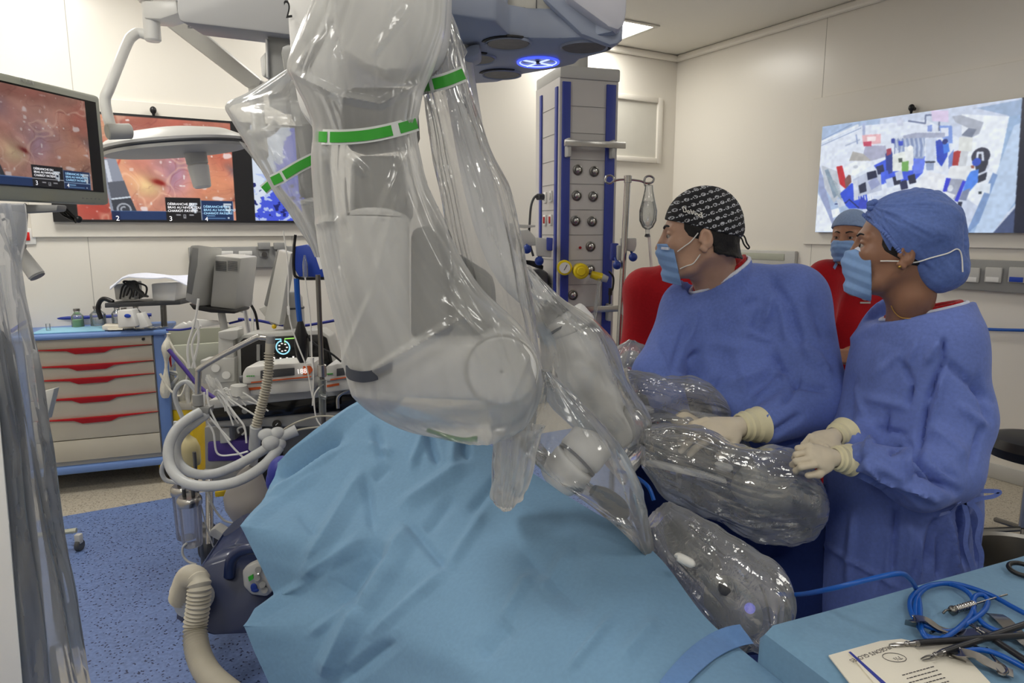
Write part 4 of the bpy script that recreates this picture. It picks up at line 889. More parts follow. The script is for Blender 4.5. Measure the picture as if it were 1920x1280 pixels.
# infusion pumps
def pump(x0, x1, y0, y1, sl, lab, digits):
    t = thing('infusion_pump', lab, 'pump', W((x0+x1)/2, y1+50, 3.1), 'infusion pumps on the machine worktop'); w = x1-x0; Yp = 3.08
    q = lambda u, v: (x0+u*w, y0+v*(y1-y0)-sl*u)
    mb = MB(); pp(mb, [q(0, .28), q(.05, .08), q(.5, 0), q(.98, 0), q(1.0, .3), q(.98, .52), q(.05, .62), q(0, .6)], Yp, .16, .010); part('upper_case', mb, 'pump', t)
    mb = MB(); pp(mb, [q(.03, .62), q(.98, .50), q(.98, .86), q(.9, .92), q(.06, 1.0), q(.03, .95)], Yp+.012, .15, .010); part('lower_case', mb, 'pump', t)
    mb = MB(); pp(mb, [q(.25, .2), q(.72, .14), q(.72, .38), q(.25, .46)], Yp-.004, .01, .002); part('display', mb, 'darkgrey', t)
    mb = MB(); pp(mb, [q(.12, .55), q(.95, .42), q(.95, .455), q(.12, .59)], Yp-.004, .01); pp(mb, [q(.05, .74), q(.3, .70), q(.3, .78), q(.05, .82)], Yp+.008, .01); pp(mb, [q(.84, .10), q(.93, .09), q(.99, .2), q(.93, .36), q(.84, .38)], Yp-.004, .01); part('orange_stripes', mb, 'orange', t)
    a = W(*q(.755, .34), Yp-.008); text('digits', digits, facing(a, (1, 0, .1), Z), .032, 'white_e', t, ext=.0005)
    mb = MB(); mb.cyl(W(*q(-.02, .45), Yp+.03), W(*q(.02, .45), Yp+.03), .018); part('side_knob', mb, 'darkgrey', t)
    mb = MB(); [mb.box(W(*q(.07+.03*i, .36), Yp-.004), (.006, .006, .004)) for i in range(4)]; part('keys', mb, 'green', t)
pump(454, 590, 684, 743, 4, 'white infusion pump with orange stripes, reading 188, left of the drip pole', '188')
pump(608, 700, 682, 736, 6, 'white infusion pump with orange stripes partly behind the robot sheath', '0')
mb = MB(); mb.cyl(W(448, 738, 3.05), W(448, 722, 3.05), .05, .035, n=28); solo('round_sensor', mb, 'lightgrey', 'round grey cup on the machine worktop left of the pumps', 'cup')
# drip pole with clamp, blue bag
t = thing('drip_pole', 'slim steel drip pole in front of the anaesthesia machine', 'pole', Vector((W(603, 760, 2.95).x, 2.95, 0)))
p0 = W(596, 515, 2.98); p1 = W(606, 760, 2.98); dd = (p1-p0).normalized(); mb = MB(); mb.cyl(p0, p0+dd*((p0.z-.02)/-dd.z), .011, n=14); part('pole', mb, 'steel_d', t)
mb = MB(); mb.cyl(W(603, 683, 2.98), W(604, 706, 2.98), .02, n=20, bev=.003); part('sleeve', mb, 'steel', t)
mb = MB(); mb.cyl(W(604, 712, 2.96), W(605, 775, 2.96), .016, n=16); mb.cyl(W(598, 740, 2.94), W(612, 745, 2.94), .012); part('drip_chamber', mb, 'saline', t)
t = thing('pressure_bag', 'deep blue pouch with black edge hanging beside the robot sheath', 'pouch', W(575, 520, 3.1))
mb = MB(); pp(mb, [(553, 462), (575, 458), (600, 470), (612, 515), (612, 520), (560, 519), (552, 505), (549, 480)], 3.1, .03, .01); part('pouch', mb, 'blue', t)
mb = MB(); ptube(mb, [(554, 440), (551, 470), (551, 505), (560, 521), (608, 522)], 3.1, .007, 6); part('piping', mb, 'black', t)
mb = MB(); mb.cyl(W(572, 495, 3.06), W(573, 520, 3.06), .012, n=12); mb.cyl(W(571, 478, 3.06), W(572, 495, 3.06), .004, .012, n=12); part('syringe_tip', mb, 'saline', t)
mb = MB(); ptube(mb, [(556, 522), (558, 560), (562, 602)], 3.1, .013, 8); part('strap', mb, 'cable', t)
t = thing('pump_bulb', 'black squeeze bulb hanging below the blue pouch', 'bulb', W(564, 670, 3.1))
mb = MB(); a = W(563, 600, 3.1); mb.lathe([(0, 0), (.012, -.005), (.028, -.06), (.033, -.12), (.026, -.17), (.012, -.2), (0, -.2)], a, Z, 20); part('bulb', mb, 'black', t)
mb = MB(); ptube(mb, [(572, 622), (590, 645), (620, 662), (640, 678)], 3.1, .005); part('air_line', mb, 'black', t)
t = thing('absorber_canister', 'grey round canister standing behind the blue pouch strap', 'canister', W(552, 617, 3.5))
mb = MB(); a = W(552, 617, 3.6); mb.lathe([(0, 0), (.055, 0), (.055, .10), (.05, .13), (.05, .17), (.03, .20), (0, .2)], a, Z, 28); part('body', mb, 'lightgrey', t)
mb = MB(); mb.lathe([(.056, .11), (.058, .115), (.056, .12)], a, Z, 28); part('ring', mb, 'darkgrey', t)
# thin drip lines
mb = MB()
for pts, y in (([(531, 432), (540, 500), (542, 590), (556, 640), (575, 690), (586, 745)], 3.0), ([(572, 520), (582, 600), (585, 680)], 3.02), ([(606, 720), (590, 740), (592, 780), (603, 800)], 2.95), ([(585, 672), (588, 700), (586, 760)], 2.98)): ptube(mb, pts, y, .0035, 6)
mb.cyl(W(585, 670, 3.02), W(587, 690, 3.02), .010, .005, n=10); mb.box(W(541, 582, 3.0), (.012, .006, .04), .002)
solo('drip_lines', mb, 'string', 'thin clear drip lines hanging in front of the pumps', 'tube')
# bent pipe frame and hoses
t = thing('hose_holder', 'bent steel pipe arm holding the breathing hoses', 'arm', W(372, 790, 2.9))
mb = MB(); ptube(mb, [(371, 745), (372, 700), (376, 690), (420, 664), (478, 634), (490, 632), (506, 634)], [2.9, 2.9, 2.9, 2.92, 2.95, 2.95, 2.95], .013, 14, 8); part('pipe', mb, 'steel', t)
mb = MB(); mb.cyl(W(507, 629, 2.95), W(507, 644, 2.95), .020, n=18, bev=.002); part('clip', mb, 'grey', t)
mb = MB(); mb.cyl(W(371, 738, 2.9), W(373, 760, 2.9), .024, n=20, bev=.003); pp(mb, [(358, 762), (392, 764), (388, 782), (362, 780)], 2.88, .06, .006); part('clamp', mb, 'grey', t)
def corr(pts, Y, r, amp, n=12, per=.012, sm=14):
    "corrugated hose: radius ripples along its length"
    Ys = Y if hasattr(Y, '__len__') else [Y]*len(pts)
    P_ = [Vector(p) for p in catmull([W(p[0], p[1], y) for p, y in zip(pts, Ys)], sm)]
    L = [0]; [L.append(L[-1]+(P_[i]-P_[i-1]).length) for i in range(1, len(P_))]; tot = L[-1]; m = int(tot/per*4); out = []
    for i in range(m+1):
        s = tot*i/m; k_ = max(1, next((j for j in range(len(L)) if L[j] >= s-1e-9), len(L)-1)); f = (s-L[k_-1])/max(L[k_]-L[k_-1], 1e-9); out.append(P_[k_-1].lerp(P_[k_], f))
    mb = MB(); mb.tube(out, lambda t_: r+amp*math.cos(t_*m*math.pi/2), n, 1); return mb
t = thing('patient_hose', 'ribbed cream hose hanging from the bent pipe clip', 'hose', W(500, 790, 2.95))
mb = MB(); mb.cyl(W(507, 643, 2.95), W(505, 664, 2.95), .021, .018, n=16); part('connector', mb, 'hose', t)
part('ribbed_tube', corr([(505, 662), (503, 700), (497, 735), (488, 770), (480, 800)], 2.95, .019, .0045), 'hose', t)
mb = MB(); mb.cyl(W(480, 798, 2.95), W(477, 842, 2.98), .026, n=18, bev=.004); part('filter', mb, 'tube', t)
t = thing('breathing_circuit', 'pair of thick translucent breathing hoses looping to the white connector', 'hose', W(400, 900, 2.7))
mb = MB(); ptube(mb, [(376, 772), (355, 784), (330, 806), (316, 840), (322, 880), (352, 906), (400, 911), (450, 900), (495, 872), (524, 838)], [2.86, 2.82, 2.75, 2.7, 2.65, 2.6, 2.58, 2.58, 2.6, 2.65], .021, 16); part('inhale_hose', mb, 'tube', t)
mb = MB(); ptube(mb, [(388, 776), (366, 792), (342, 812), (330, 836), (336, 868), (362, 887), (400, 888), (440, 874), (480, 852), (512, 832)], [2.9, 2.86, 2.82, 2.8, 2.76, 2.74, 2.72, 2.7, 2.7, 2.68], .020, 16); part('exhale_hose', mb, 'tube', t)
mb = MB(); mb.sph(W(500, 815, 2.66), (.034, .03, .026)); mb.sph(W(520, 812, 2.67), (.03, .03, .026)); mb.sph(W(508, 830, 2.64), (.036, .03, .03)); mb.sph(W(523, 832, 2.66), (.028, .03, .026)); mb.cyl(W(525, 820, 2.67), W(556, 806, 2.7), .02, .024, n=16); part('connector', mb, 'tube', t)
mb = MB(); ptube(mb, [(345, 790), (328, 745), (335, 722), (352, 716), (368, 735)], 3.0, .010, 10); ptube(mb, [(330, 790), (329, 815)], 3.0, .011); part('return_line', mb, 'tube', t)
t = thing('breathing_bag', 'pear-shaped grey breathing bag hanging at the drape edge', 'bag', W(462, 975, 2.75))
mb = MB(); a = W(474, 868, 2.75); b_ = W(455, 980, 2.75); L = (b_-a).length; mb.lathe([(0, 0), (.016, .005), (.05, .05), (.085, .12), (.095, .17), (.08, .22), (.045, L*.97), (0, L)], a, (b_-a), 28, sx=1.0, sy=.8); part('bladder', mb, 'balloon', t)
mb = MB(); mb.cyl(W(478, 848, 2.76), W(474, 872, 2.75), .018, n=16); part('neck', mb, 'lightgrey', t)
mb = MB()
for pts, y in (([(355, 690), (352, 650), (366, 600), (372, 560)], 3.3), ([(360, 690), (372, 640), (370, 600)], 3.3), ([(366, 690), (360, 645), (376, 610)], 3.3)): ptube(mb, pts, y, .006, 6)
solo('hanging_leads', mb, 'white', 'white leads hanging below the grey tilted monitor', 'cable')
rng = random.Random(11); mb = MB()
for i in range(16):
    x0 = 385+rng.random()*20; y0 = 700+rng.random()*10; x1 = 420+rng.random()*90; y1 = 745+rng.random()*55
    ptube(mb, [(x0, y0), (x0+12, y0+18+rng.random()*12), ((x0+x1)/2+rng.uniform(-14, 14), (y0+y1)/2+rng.uniform(-8, 10)), (x1, y1)], 2.98+rng.random()*.08, .004, 6)
for pts in ([(383, 735), (384, 780), (400, 810), (408, 850), (440, 852), (465, 846)], [(388, 730), (395, 770), (430, 830), (470, 870)], [(376, 760), (400, 790), (432, 825)], [(415, 742), (440, 775), (458, 800), (462, 830)]): ptube(mb, pts, 2.9, .0045, 6)
solo('monitor_leads', mb, 'white', 'tangle of thin white leads across the machine worktop', 'cable')
mb = MB(); ptube(mb, [(530, 806), (560, 790), (600, 780), (640, 782)], 2.8, .004, 6); ptube(mb, [(528, 822), (560, 806), (600, 800), (640, 796)], 2.8, .004, 6); solo('sampling_line', mb, 'hose', 'thin beige lines running from the hose connector to the patient', 'tube')
# suction canisters
def canister(px_, py_, Y, r, h, lab):
    p = W(px_, py_, Y); t = thing('suction_canister', lab, 'canister', p-Z*h, 'suction canisters by the machine')
    mb = MB(); mb.lathe([(0, -h), (r*.85, -h), (r*.9, -h+.01), (r, 0)], p, Z, 28); part('jar', mb, 'jar', t)
    mb = MB(); mb.lathe([(r*1.08, -.018), (r*1.1, 0), (r*1.05, .012), (r*.9, .02), (0, .024)], p, Z, 28); part('lid', mb, 'steel', t)
    for dx in (-.02, .018): mb = MB(); mb.cyl(p+Vector((dx, 0, .02)), p+Vector((dx, 0, .05)), .008, n=10); part('port', mb, 'darkgrey', t)
    mb = MB(); mb.tube([p+Vector((-.02, 0, .05)), p+Vector((-.022, 0, .10)), p+Vector((-.03, .02, .16))], .007, 8); part('suction_tube', mb, 'tube', t)
canister(344, 917, 3.05, .052, .24, 'clear suction canister with metal lid, the farther of two'); canister(355, 938, 2.75, .046, .20, 'clear suction canister with metal lid, the nearer of two')
t = thing('canister_stand', 'thin steel stand carrying the two suction canisters', 'stand', Vector((W(375, 1000, 2.95).x, 2.95, 0)))
p = Vector((W(376, 1000, 2.93).x, 2.93, 0)); mb = MB(); mb.cyl(p, p+Z*.62, .008); mb.tube([p+Z*.42, p+Vector((-.05, .03, .42))], .006, 6, 1); mb.tube([p+Z*.40, p+Vector((-.05, -.08, .38))], .006, 6, 1); part('rod', mb, 'steel_d', t)
mb = MB(); mb.cyl(p-Vector((.0, .0, 0)), p+Z*.02, .09, n=28, bev=.006); part('foot_plate', mb, 'darkgrey', t)
mb = MB(); ptube(mb, [(385, 912), (400, 950), (420, 975), (445, 982), (470, 992)], 2.9, .005); solo('suction_line', mb, 'lightgrey', 'thin grey line running from the suction canisters to the breathing bag', 'tube')
mb = MB(); ptube(mb, [(350, 1018), (343, 1026), (343, 1040), (352, 1052), (368, 1058)], 2.7, .005); solo('suction_line', mb, 'lightgrey', 'short grey line curling to the floor below the suction canisters', 'tube')
mb = MB(); ptube(mb, [(372, 925), (385, 980), (400, 1025)], 2.9, .003); solo('suction_line', mb, 'lightgrey', 'thinnest grey line dropping beside the suction canister stand', 'tube')
mb = MB(); ptube(mb, [(330, 862), (312, 862), (303, 882), (312, 900), (338, 905)], 3.0, .010, 10); solo('coiled_hose', mb, 'tube', 'short pale hose loop left of the breathing hoses', 'hose')
# yellow bin, bags, jug
t = thing('waste_bin', 'yellow waste bin stuffed with bags beside the drawer cart', 'bin', Vector((W(343, 870, 4.36).x, 4.36, 0)))
p = Vector((W(343, 840, 4.36).x, 4.36, 0)); mb = MB(); mb.box(p+Z*.235, (.25, .20, .46), .02); part('bin_body', mb, 'yellow', t)
mb = MB(); mb.box(p+Z*.48, (.26, .21, .05), .01); part('rim', mb, 'cream', t)
rng = random.Random(4); mb = MB()
for i in range(26):
    x = 292+rng.random()*78; y = 762-rng.random()*20; ptube(mb, [(x, y), (x+rng.uniform(-8, 8), y-25), (x+rng.uniform(-16, 16), y-45-rng.random()*20), (x+rng.uniform(-12, 12), y-60-rng.random()*30)], 4.26+rng.random()*.10, lambda q, r0=.010+rng.random()*.008: r0*(1.1-.8*abs(q-.3)), 7)
solo('glove_bundle', mb, 'plasticbag', 'heap of crumpled cream plastic rising from the yellow bin', 'plastic waste', kind='stuff')
mb = MB(); ptube(mb, [(300, 700), (318, 730), (340, 740), (352, 690), (330, 660), (318, 640)], 4.1, .007, 8); ptube(mb, [(310, 745), (312, 670), (316, 625)], 4.15, lambda q: .02+.012*math.sin(q*12), 9); solo('hanging_bag', mb, 'plasticbag', 'long cream plastic bag hanging beside the cart corner', 'bag')
t = thing('detergent_jug', 'cream plastic jug with blue cap in front of the yellow bin', 'jug', W(352, 868, 3.45))
mb = MB(); a = W(352, 872, 3.5); mb.lathe([(0, 0), (.065, .004), (.07, .02), (.07, .10), (.055, .14), (.025, .165), (.02, .18)], a, Z, 20, sy=.8); part('bottle', mb, 'jug', t)
mb = MB(); mb.cyl(a+Z*.178, a+Z*.20, .027, n=18, bev=.003); part('screw_cap', mb, 'blue', t)
# glove rack: white fan of clips beside the bent pipe
mb = MB(); pp(mb, [(325, 614), (342, 604), (349, 607), (352, 602), (358, 604), (364, 598), (420, 603), (430, 606), (365, 615), (345, 616), (328, 620)], 3.8, .02, .002); solo('label_holder', mb, 'white', 'jagged white plastic holder on a wire right of the cart', 'holder')
mb = MB(); ptube(mb, [(430, 606), (455, 600)], 3.8, .006); ptube(mb, [(365, 614), (340, 618), (312, 618)], 3.8, .006); solo('blue_wire', mb, 'teal', 'short navy wire behind the jagged white holder', 'cable')
mb = MB(); pp(mb, [(322, 648), (436, 640), (440, 700), (335, 716)], 4.1, .03, .006); pp(mb, [(312, 620), (440, 612), (440, 650), (322, 652)], 4.2, .02); solo('equipment_trolley', mb, 'beige', 'dull beige trolley back behind the bent steel pipe', 'trolley')
t = thing('syringe_module', 'small beige valve box left of the dark screen', 'valve', W(425, 640, 3.5))
mb = MB(); pp(mb, [(408, 622), (446, 618), (446, 634), (436, 638), (410, 634)], 3.38, .08, .006); part('casing', mb, 'lightgrey', t)
mb = MB(); pp(mb, [(374, 675), (440, 670), (440, 716), (378, 720)], 3.38, .1, .01); part('flow_block', mb, 'lightgrey', t); mb = MB(); [mb.cyl(W(x, y, 3.375), W(x, y, 3.36), .02, n=20) for x, y in ((404, 690), (424, 703))]; part('dial', mb, 'white', t)
# ---------------------------------------------------------------- warm air blower on the floor and its hose
t = thing('warming_blower', 'dark blue warm-air blower with a pale control panel on the floor', 'blower', Wz(430, 1160, 0))
mb = MB(); pp(mb, [(334, 1125), (372, 1070), (392, 1046), (414, 1030), (440, 1020), (520, 1012), (560, 1060), (560, 1120), (520, 1185), (400, 1190), (358, 1180), (330, 1160)], [2.28, 2.2, 2.3, 2.35, 2.35, 2.4, 2.35, 2.3, 2.25, 2.15, 2.2, 2.28], (-.02, .26, .02), .028); part('casing', mb, 'navy', t)
mb = MB(); pp(mb, [(452, 1072), (462, 1062), (500, 1046), (520, 1100), (500, 1120), (470, 1117), (455, 1100)], 2.23, .04, .012); pn = part('control_panel', mb, 'lightgrey', t)
mb = MB(); [mb.cyl(W(x, y, 2.232), W(x, y, 2.218), .011, n=14) for x, y in ((482, 1083), (492, 1096), (496, 1106), (484, 1068))]; part('key', mb, 'grey', pn)
mb = MB(); pp(mb, [(465, 1082), (474, 1077), (475, 1085), (467, 1090)], 2.225, .006); part('small_display', mb, 'green', pn)
mb = MB(); mb.sph(W(476, 1101, 2.225), (.012, .004, .016)); mb.sph(W(478, 1106, 2.225), (.014, .004, .008)); part('arrow_mark', mb, 'knob', pn); mb = MB(); mb.sph(W(484, 1075, 2.218), .003); part('pilot_light', mb, 'white_e', pn)
mb = MB(); ptube(mb, [(430, 1080), (434, 1050), (452, 1032), (480, 1028), (505, 1035)], 2.24, .02, 10); part('carry_handle', mb, 'navy', t)
mb = MB(); mb.cyl(W(352, 1100, 2.12), W(366, 1126, 2.16), .06, .065, n=24, bev=.004); part('outlet', mb, 'lightgrey', t)
t = thing('warming_hose', 'thick ribbed beige hose rising from the floor by the blue blower', 'hose', W(370, 1270, 1.95))
part('ribbed_tube', corr([(338, 1120), (352, 1082), (372, 1090), (372, 1130), (366, 1180), (372, 1225), (392, 1265), (430, 1300), (470, 1330)], [2.1, 2.04, 1.98, 1.96, 1.94, 1.88, 1.8, 1.7, 1.6], .034, .0028, 20, .0125), 'hose', t)
# caster leg peeping out behind the near column
p = Wz(150, 1032, 0); t = thing('stand_leg', 'steel stand leg ending in a small caster beside the near white column', 'stand', p)
mb = MB(); mb.tube([p+Vector((-.5, -.12, .085)), p+Vector((-.02, .02, .10))], .017, 10, 1, flat=.7); part('leg', mb, 'beige', t)
mb = MB(); mb.box(p+Vector((0, 0, .065)), (.03, .03, .05), .006); c_ = part('caster', mb, 'lightgrey', t); mb = MB(); mb.cyl(p+Vector((-.012, 0, .03)), p+Vector((.012, 0, .03)), .03, n=20, bev=.004); part('wheel', mb, 'darkgrey', c_)
# ---------------------------------------------------------------- lofted bags
class Bag:
    """a loose polythene sleeve: sections (cx, cy, Y, half-width px, angle deg of the width line, depth m)"""
    def __init__(s, secs, seed=0, amp=.010, sc=5.0, n=96, sm=12, long=.5, closed=(True, True), famp=.006, fk=.35, F=None):
        A = np.array([list(x) for x in secs], float); R_ = np.array(catmull(list(A), sm)); R_[:, 3] = np.maximum(R_[:, 3], 1.5); R_[:, 5] = np.maximum(R_[:, 5], .004)
        s.R = R_; s.n = n; m = len(R_); T = np.linspace(0, 2*np.pi, n, endpoint=False); V = np.zeros((m, n, 3))
        for i, (cx, cy_, Y, hw, an, dp) in enumerate(R_):
            c = np.array(W(cx, cy_, Y)); a = math.radians(an); e = np.array(W(cx+math.cos(a)*hw, cy_+math.sin(a)*hw, Y))-c
            f = np.array([0, 1.0, 0]); f = f-e*(f@e)/(e@e); f /= np.linalg.norm(f)
            ct, st = np.cos(T), np.sin(T); V[i] = c+np.outer(np.sign(ct)*np.abs(ct)**.9, e)+np.outer(-np.sign(st)*np.abs(st)**.9*dp, f)
        P = V.reshape(-1, 3); U = np.repeat(np.linspace(0, 1, m), n)
        C = V.mean(1); N = (V-C[:, None]).reshape(-1, 3); nl = np.linalg.norm(N, axis=1, keepdims=True); N = N/(nl+1e-9)
        th = np.tile(T, m)
        # lengthwise pleats + faceted crumple
        Q = np.stack([np.cos(th)*2.2, np.sin(th)*2.2, U*long*3], 1)
        pl_ = np.abs(vnoise(Q, 1.6, seed))*2-1 + .5*(np.abs(vnoise(Q, 3.3, seed+5))*2-1)
        cr = crumple(P, sc*1.6, seed+3, 7); fine = crumple(P, sc*4.2, seed+9, 6)
        k = np.minimum(1, nl[:, 0]/.03)
        P = P+N*((pl_*famp+cr*amp+fine*amp*fk)*k)[:, None]
        if F is not None: P = P+N*(folds(P, F)*k*(P[:, 1] < np.repeat(R_[:, 2], n)))[:, None]
        s.V = P.reshape(m, n, 3); s.m = m; s.closed = closed
    def vf(s):
        v = list(map(tuple, s.V.reshape(-1, 3))); f = []
        for i in range(s.m-1):
            for k in range(s.n): a, b = i*s.n+k, i*s.n+(k+1) % s.n; f.append((a, b, b+s.n, a+s.n))
        for q, i in enumerate((0, s.m-1)):
            if s.closed[q]:
                v.append(tuple(s.V[i].mean(0))); c = len(v)-1
                for k in range(s.n): f.append((c, i*s.n+k, i*s.n+(k+1) % s.n))
        return v, f
    def front(s, x, y):
        "distance of the bag's near skin at a pixel of the photograph"
        U = px_of(s.V.reshape(-1, 3)).reshape(s.m, s.n, 2); d = np.hypot(U[..., 0]-x, U[..., 1]-y); half = s.n//2
        d[:, half:] = 1e9; i = np.argsort(d.ravel())[:4]; return float(s.V.reshape(-1, 3)[i][:, 1].mean())
def rows(L, Y, dp, **k):
    "horizontal sections: (y, xleft, xright[, Y])"
    return Bag([((r[1]+r[2])/2, r[0], r[3] if len(r) > 3 else Y, (r[2]-r[1])/2, 0, dp(r) if callable(dp) else dp) for r in L], **k)
def tape(bag, pts, w, parent, gaps, name='green_tape'):
    "green band with white edges laid on the bag's near skin, pts: pixel polyline"
    q = catmull([np.array(p, float) for p in pts], 10); n = len(q)
    Ys = [bag.front(*p) for p in q]; Ys = np.convolve(np.pad(Ys, 3, mode='edge'), np.ones(7)/7, 'valid')
    def strip(a, b, hw, off, mat, nm):
        G = []
        for i in range(a, b):
            t = q[min(i+1, n-1)]-q[max(i-1, 0)]; t = t/np.linalg.norm(t); nn = np.array([-t[1], t[0]])
            G.append([W(*(q[i]+nn*h), Ys[i]-off) for h in (-hw, 0, hw)])
        mb = MB(); mb.sheet(G, .0004); return part(nm, mb, mat, parent)
    strip(0, n, w*.72, .006, 'tapewhite', 'tape_backing')
    e = 0
    for g in list(gaps)+[(1.0, 1.0)]:
        a, b = int(e*(n-1)), int(g[0]*(n-1))+1
        if b-a > 1: strip(a, b, w*.5, .0075, 'green', name)
        e = g[1]
# ---------------------------------------------------------------- overhead robot boom
HZ = 2.05
t = thing('robot_boom', 'blue-grey overhead robot boom with round mesh discs and a glowing blue cross', 'surgical robot', Wz(980, 60, HZ))
out = [(640, 170), (800, 160), (880, 158), (935, 154), (985, 139), (1045, 129), (1078, 121), (1088, 112), (1143, 97), (1168, 78), (1150, 60), (1095, 71), (1050, 73), (990, 72), (955, 66), (930, 40), (800, 20), (640, 20)]
O = [Wz(x, y, HZ) for x, y in out]; mb = MB(); mb.prism([(p.x, p.y) for p in O], HZ, HZ+.07, r=.008); hubp = part('underside_plate', mb, 'hub', t)
O2 = [Wz(x, y, HZ+.07) for x, y in [(700, 130), (880, 128), (940, 120), (1000, 105), (1060, 98), (1150, 75), (1160, 40), (1080, 38), (1000, 40), (955, 36), (800, 20), (700, 20)]]
mb = MB(); mb.prism([(p.x, p.y) for p in O2], HZ+.07, HZ+.35, r=.02); part('upper_shell', mb, 'hubtop', t)
def ell_px(px, py, z, w): a = Wz(px-w/2, py, z); b = Wz(px+w/2, py, z); return (a+b)/2, (b-a).length/2
for (px_, py_, w_) in ((953, 80, 80), (1095, 87, 82), (888, 109, 78), (941, 138, 68)):
    c, r = ell_px(px_, py_, HZ, w_); mb = MB(); mb.cyl(c-Z*.004, c+Z*.03, r, n=44, bev=.002); d_ = part('mesh_disc', mb, 'mesh', t)
    mb = MB(); mb.lathe([(r*1.0, -.001), (r*1.08, -.006), (r*1.1, 0)], c, Z, 44); part('disc_rim', mb, 'hub', d_)
    mb = MB()
    for k_ in range(9):
        a0 = math.radians((200 if px_ < 1000 else 15)+k_*12); p = c+Vector((math.cos(a0), -math.sin(a0)*-1, 0))*r*1.14; mb.box(p-Z*.001, (.018, .012, .004), T=Matrix.Rotation(a0+math.pi/2, 4, 'Z'))
    part('vent_slots', mb, 'black', d_)
c, r = ell_px(1009, 115, HZ, 76)
mb = MB(); mb.tube([c-Z*.003+Vector((math.cos(a), math.sin(a), 0))*r for a in np.linspace(0, 2*math.pi, 49)[:-1]], .0035, 6, 1, closed=True); lg = part('light_ring', mb, 'blue_e', t)
mb = MB(); mb.tube([c-Z*.003+Vector((math.cos(a), math.sin(a), 0))*r*.9 for a in np.linspace(0, 2*math.pi, 49)[:-1]], .0015, 6, 1, closed=True); part('inner_ring', mb, 'bluewhite_e', lg)
for a in (.62, .62+math.pi/2, .62+math.pi, .62+1.5*math.pi):
    d = Vector((math.cos(a), math.sin(a), 0)); mb = MB(); mb.tube([c-Z*.004+d*r*.15, c-Z*.004+d*r*.9], .0022, 6, 1); part('cross_bar', mb, 'bluewhite_e', lg)
mb = MB(); mb.cyl(c-Z*.005, c+Z*.002, .008, n=16); part('laser_port', mb, 'black', lg)
mb = MB(); pp(mb, [(948, -60), (1095, -60), (1092, 60), (1088, 71), (1050, 72), (1000, 72), (960, 66), (950, 55)], 1.735, .04, .006); fp = part('front_panel', mb, 'offwhite', t)
mb = MB(); [ptube(mb, p, 1.733, .0012, 5, 1) for p in ([(1006, -10), (1005, 60)], [(1049, -10), (1049, 62)], [(950, 53), (975, 53), (1005, 60)], [(1055, 62), (1073, 59)], [(976, 14), (985, 15)])]; part('panel_gaps', mb, 'darkgrey', fp)
mb = MB(); pp(mb, [(1060, -80), (1178, -80), (1175, 20), (1171, 45), (1160, 58), (1140, 50), (1060, -8)], 1.66, .06, .015); part('side_pod', mb, 'hubtop', t)
mb = MB(); pp(mb, [(1012, -20), (1062, -20), (1160, 54), (1170, 62), (1160, 82), (1144, 85), (1090, 64), (1020, -2)], 1.70, .03, .008); part('pod_chamfer', mb, 'hub', t)  # darker hub colour paints in the shade on the chamfer's underside
mb = MB(); pp(mb, [(760, -60), (950, -60), (953, 30), (946, 50), (930, 56), (870, 54), (835, 45), (780, 30)], 1.69, .04, .012); part('side_pod', mb, 'hub', t)
mb = MB(); pp(mb, [(860, 100), (880, 84), (900, 80), (900, 100), (875, 112)], 1.75, .1, .008); part('hinge_block', mb, 'hub', t)
mb = MB(); pp(mb, [(330, -90), (331, 20), (336, 38), (345, 42), (700, 84), (700, -90)], 2.05, .14, .012); bm_ = part('boom_beam', mb, 'beamgrey', t)
mb = MB(); [ptube(mb, [(352, 44+i*2.6), (385+6*i, 48+i*2.6)], [2.09+.022*i]*2, .0012, 4, 1) for i in range(4)]; part('warning_text', mb, 'darkgrey', bm_)
mb = MB(); pp(mb, [(500, 60), (560, 60), (560, 200), (503, 200)], 2.1, .14, .008); part('hanging_column', mb, 'grey', t)
mb = MB(); pp(mb, [(497, 72), (501, 72), (503, 145), (499, 145)], 2.09, .1, .002); pp(mb, [(487, 108), (498, 96), (498, 135), (496, 144), (490, 142)], 2.1, .06, .006); part('column_edge', mb, 'white', t)
mb = MB(); mb.cyl(Vector((O[4].x-.1, 2.1, HZ+.2)), Vector((O[4].x-.1, 2.1, CEIL)), .16, n=40); part('ceiling_column', mb, 'hubtop', t)
# pendant post behind the boom is built with the tower
# ---------------------------------------------------------------- arm 2 (nearest) and its sleeve
t = thing('robot_manipulator', 'nearest white robot arm with a number 2, dark band and round disc end', 'robot arm', W(790, 760, 1.25), 'robot arms')
mb = MB(); pp(mb, [(533, -80), (535, 40), (541, 120), (556, 205), (600, 260), (650, 240), (650, -80)], 1.50, .10, .022); ac = part('arm_cover', mb, 'robot', t)
text('number', '2', facing(W(535.5, 34, 1.496), (1, 0, .12), Z), .049, 'inkblack', t, ext=.0004, sx=.62)
mb = MB(); pp(mb, [(618, -90), (622, 40), (640, 92), (680, 122), (720, 134), (770, 134), (815, 112), (835, 60), (840, -90)], 1.28, .12, .03); part('upper_link', mb, 'robot', t)
mb = MB(); pp(mb, [(640, 160), (772, 160), (778, 270), (650, 285), (632, 230)], 1.34, .10, .02); part('joint_block', mb, 'darkgrey', t)
mb = MB(); pp(mb, [(655, 290), (760, 290), (768, 420), (650, 420)], 1.36, .08, .02); part('middle_link', mb, 'grey', t)
def stick(mb, secs, n=40, sm=10, cap=True):
    "smooth limb through (px, py, Y, radius px)"
    q = catmull([np.array(s_, float) for s_ in secs], sm); P_ = [W(a[0], a[1], a[2]) for a in q]; rr = [max(.002, a[3]*a[2]/FPX) for a in q]; m_ = len(q)
    mb.tube(P_, lambda u: float(np.interp(u*(m_-1), range(m_), rr)), n, 1); return mb
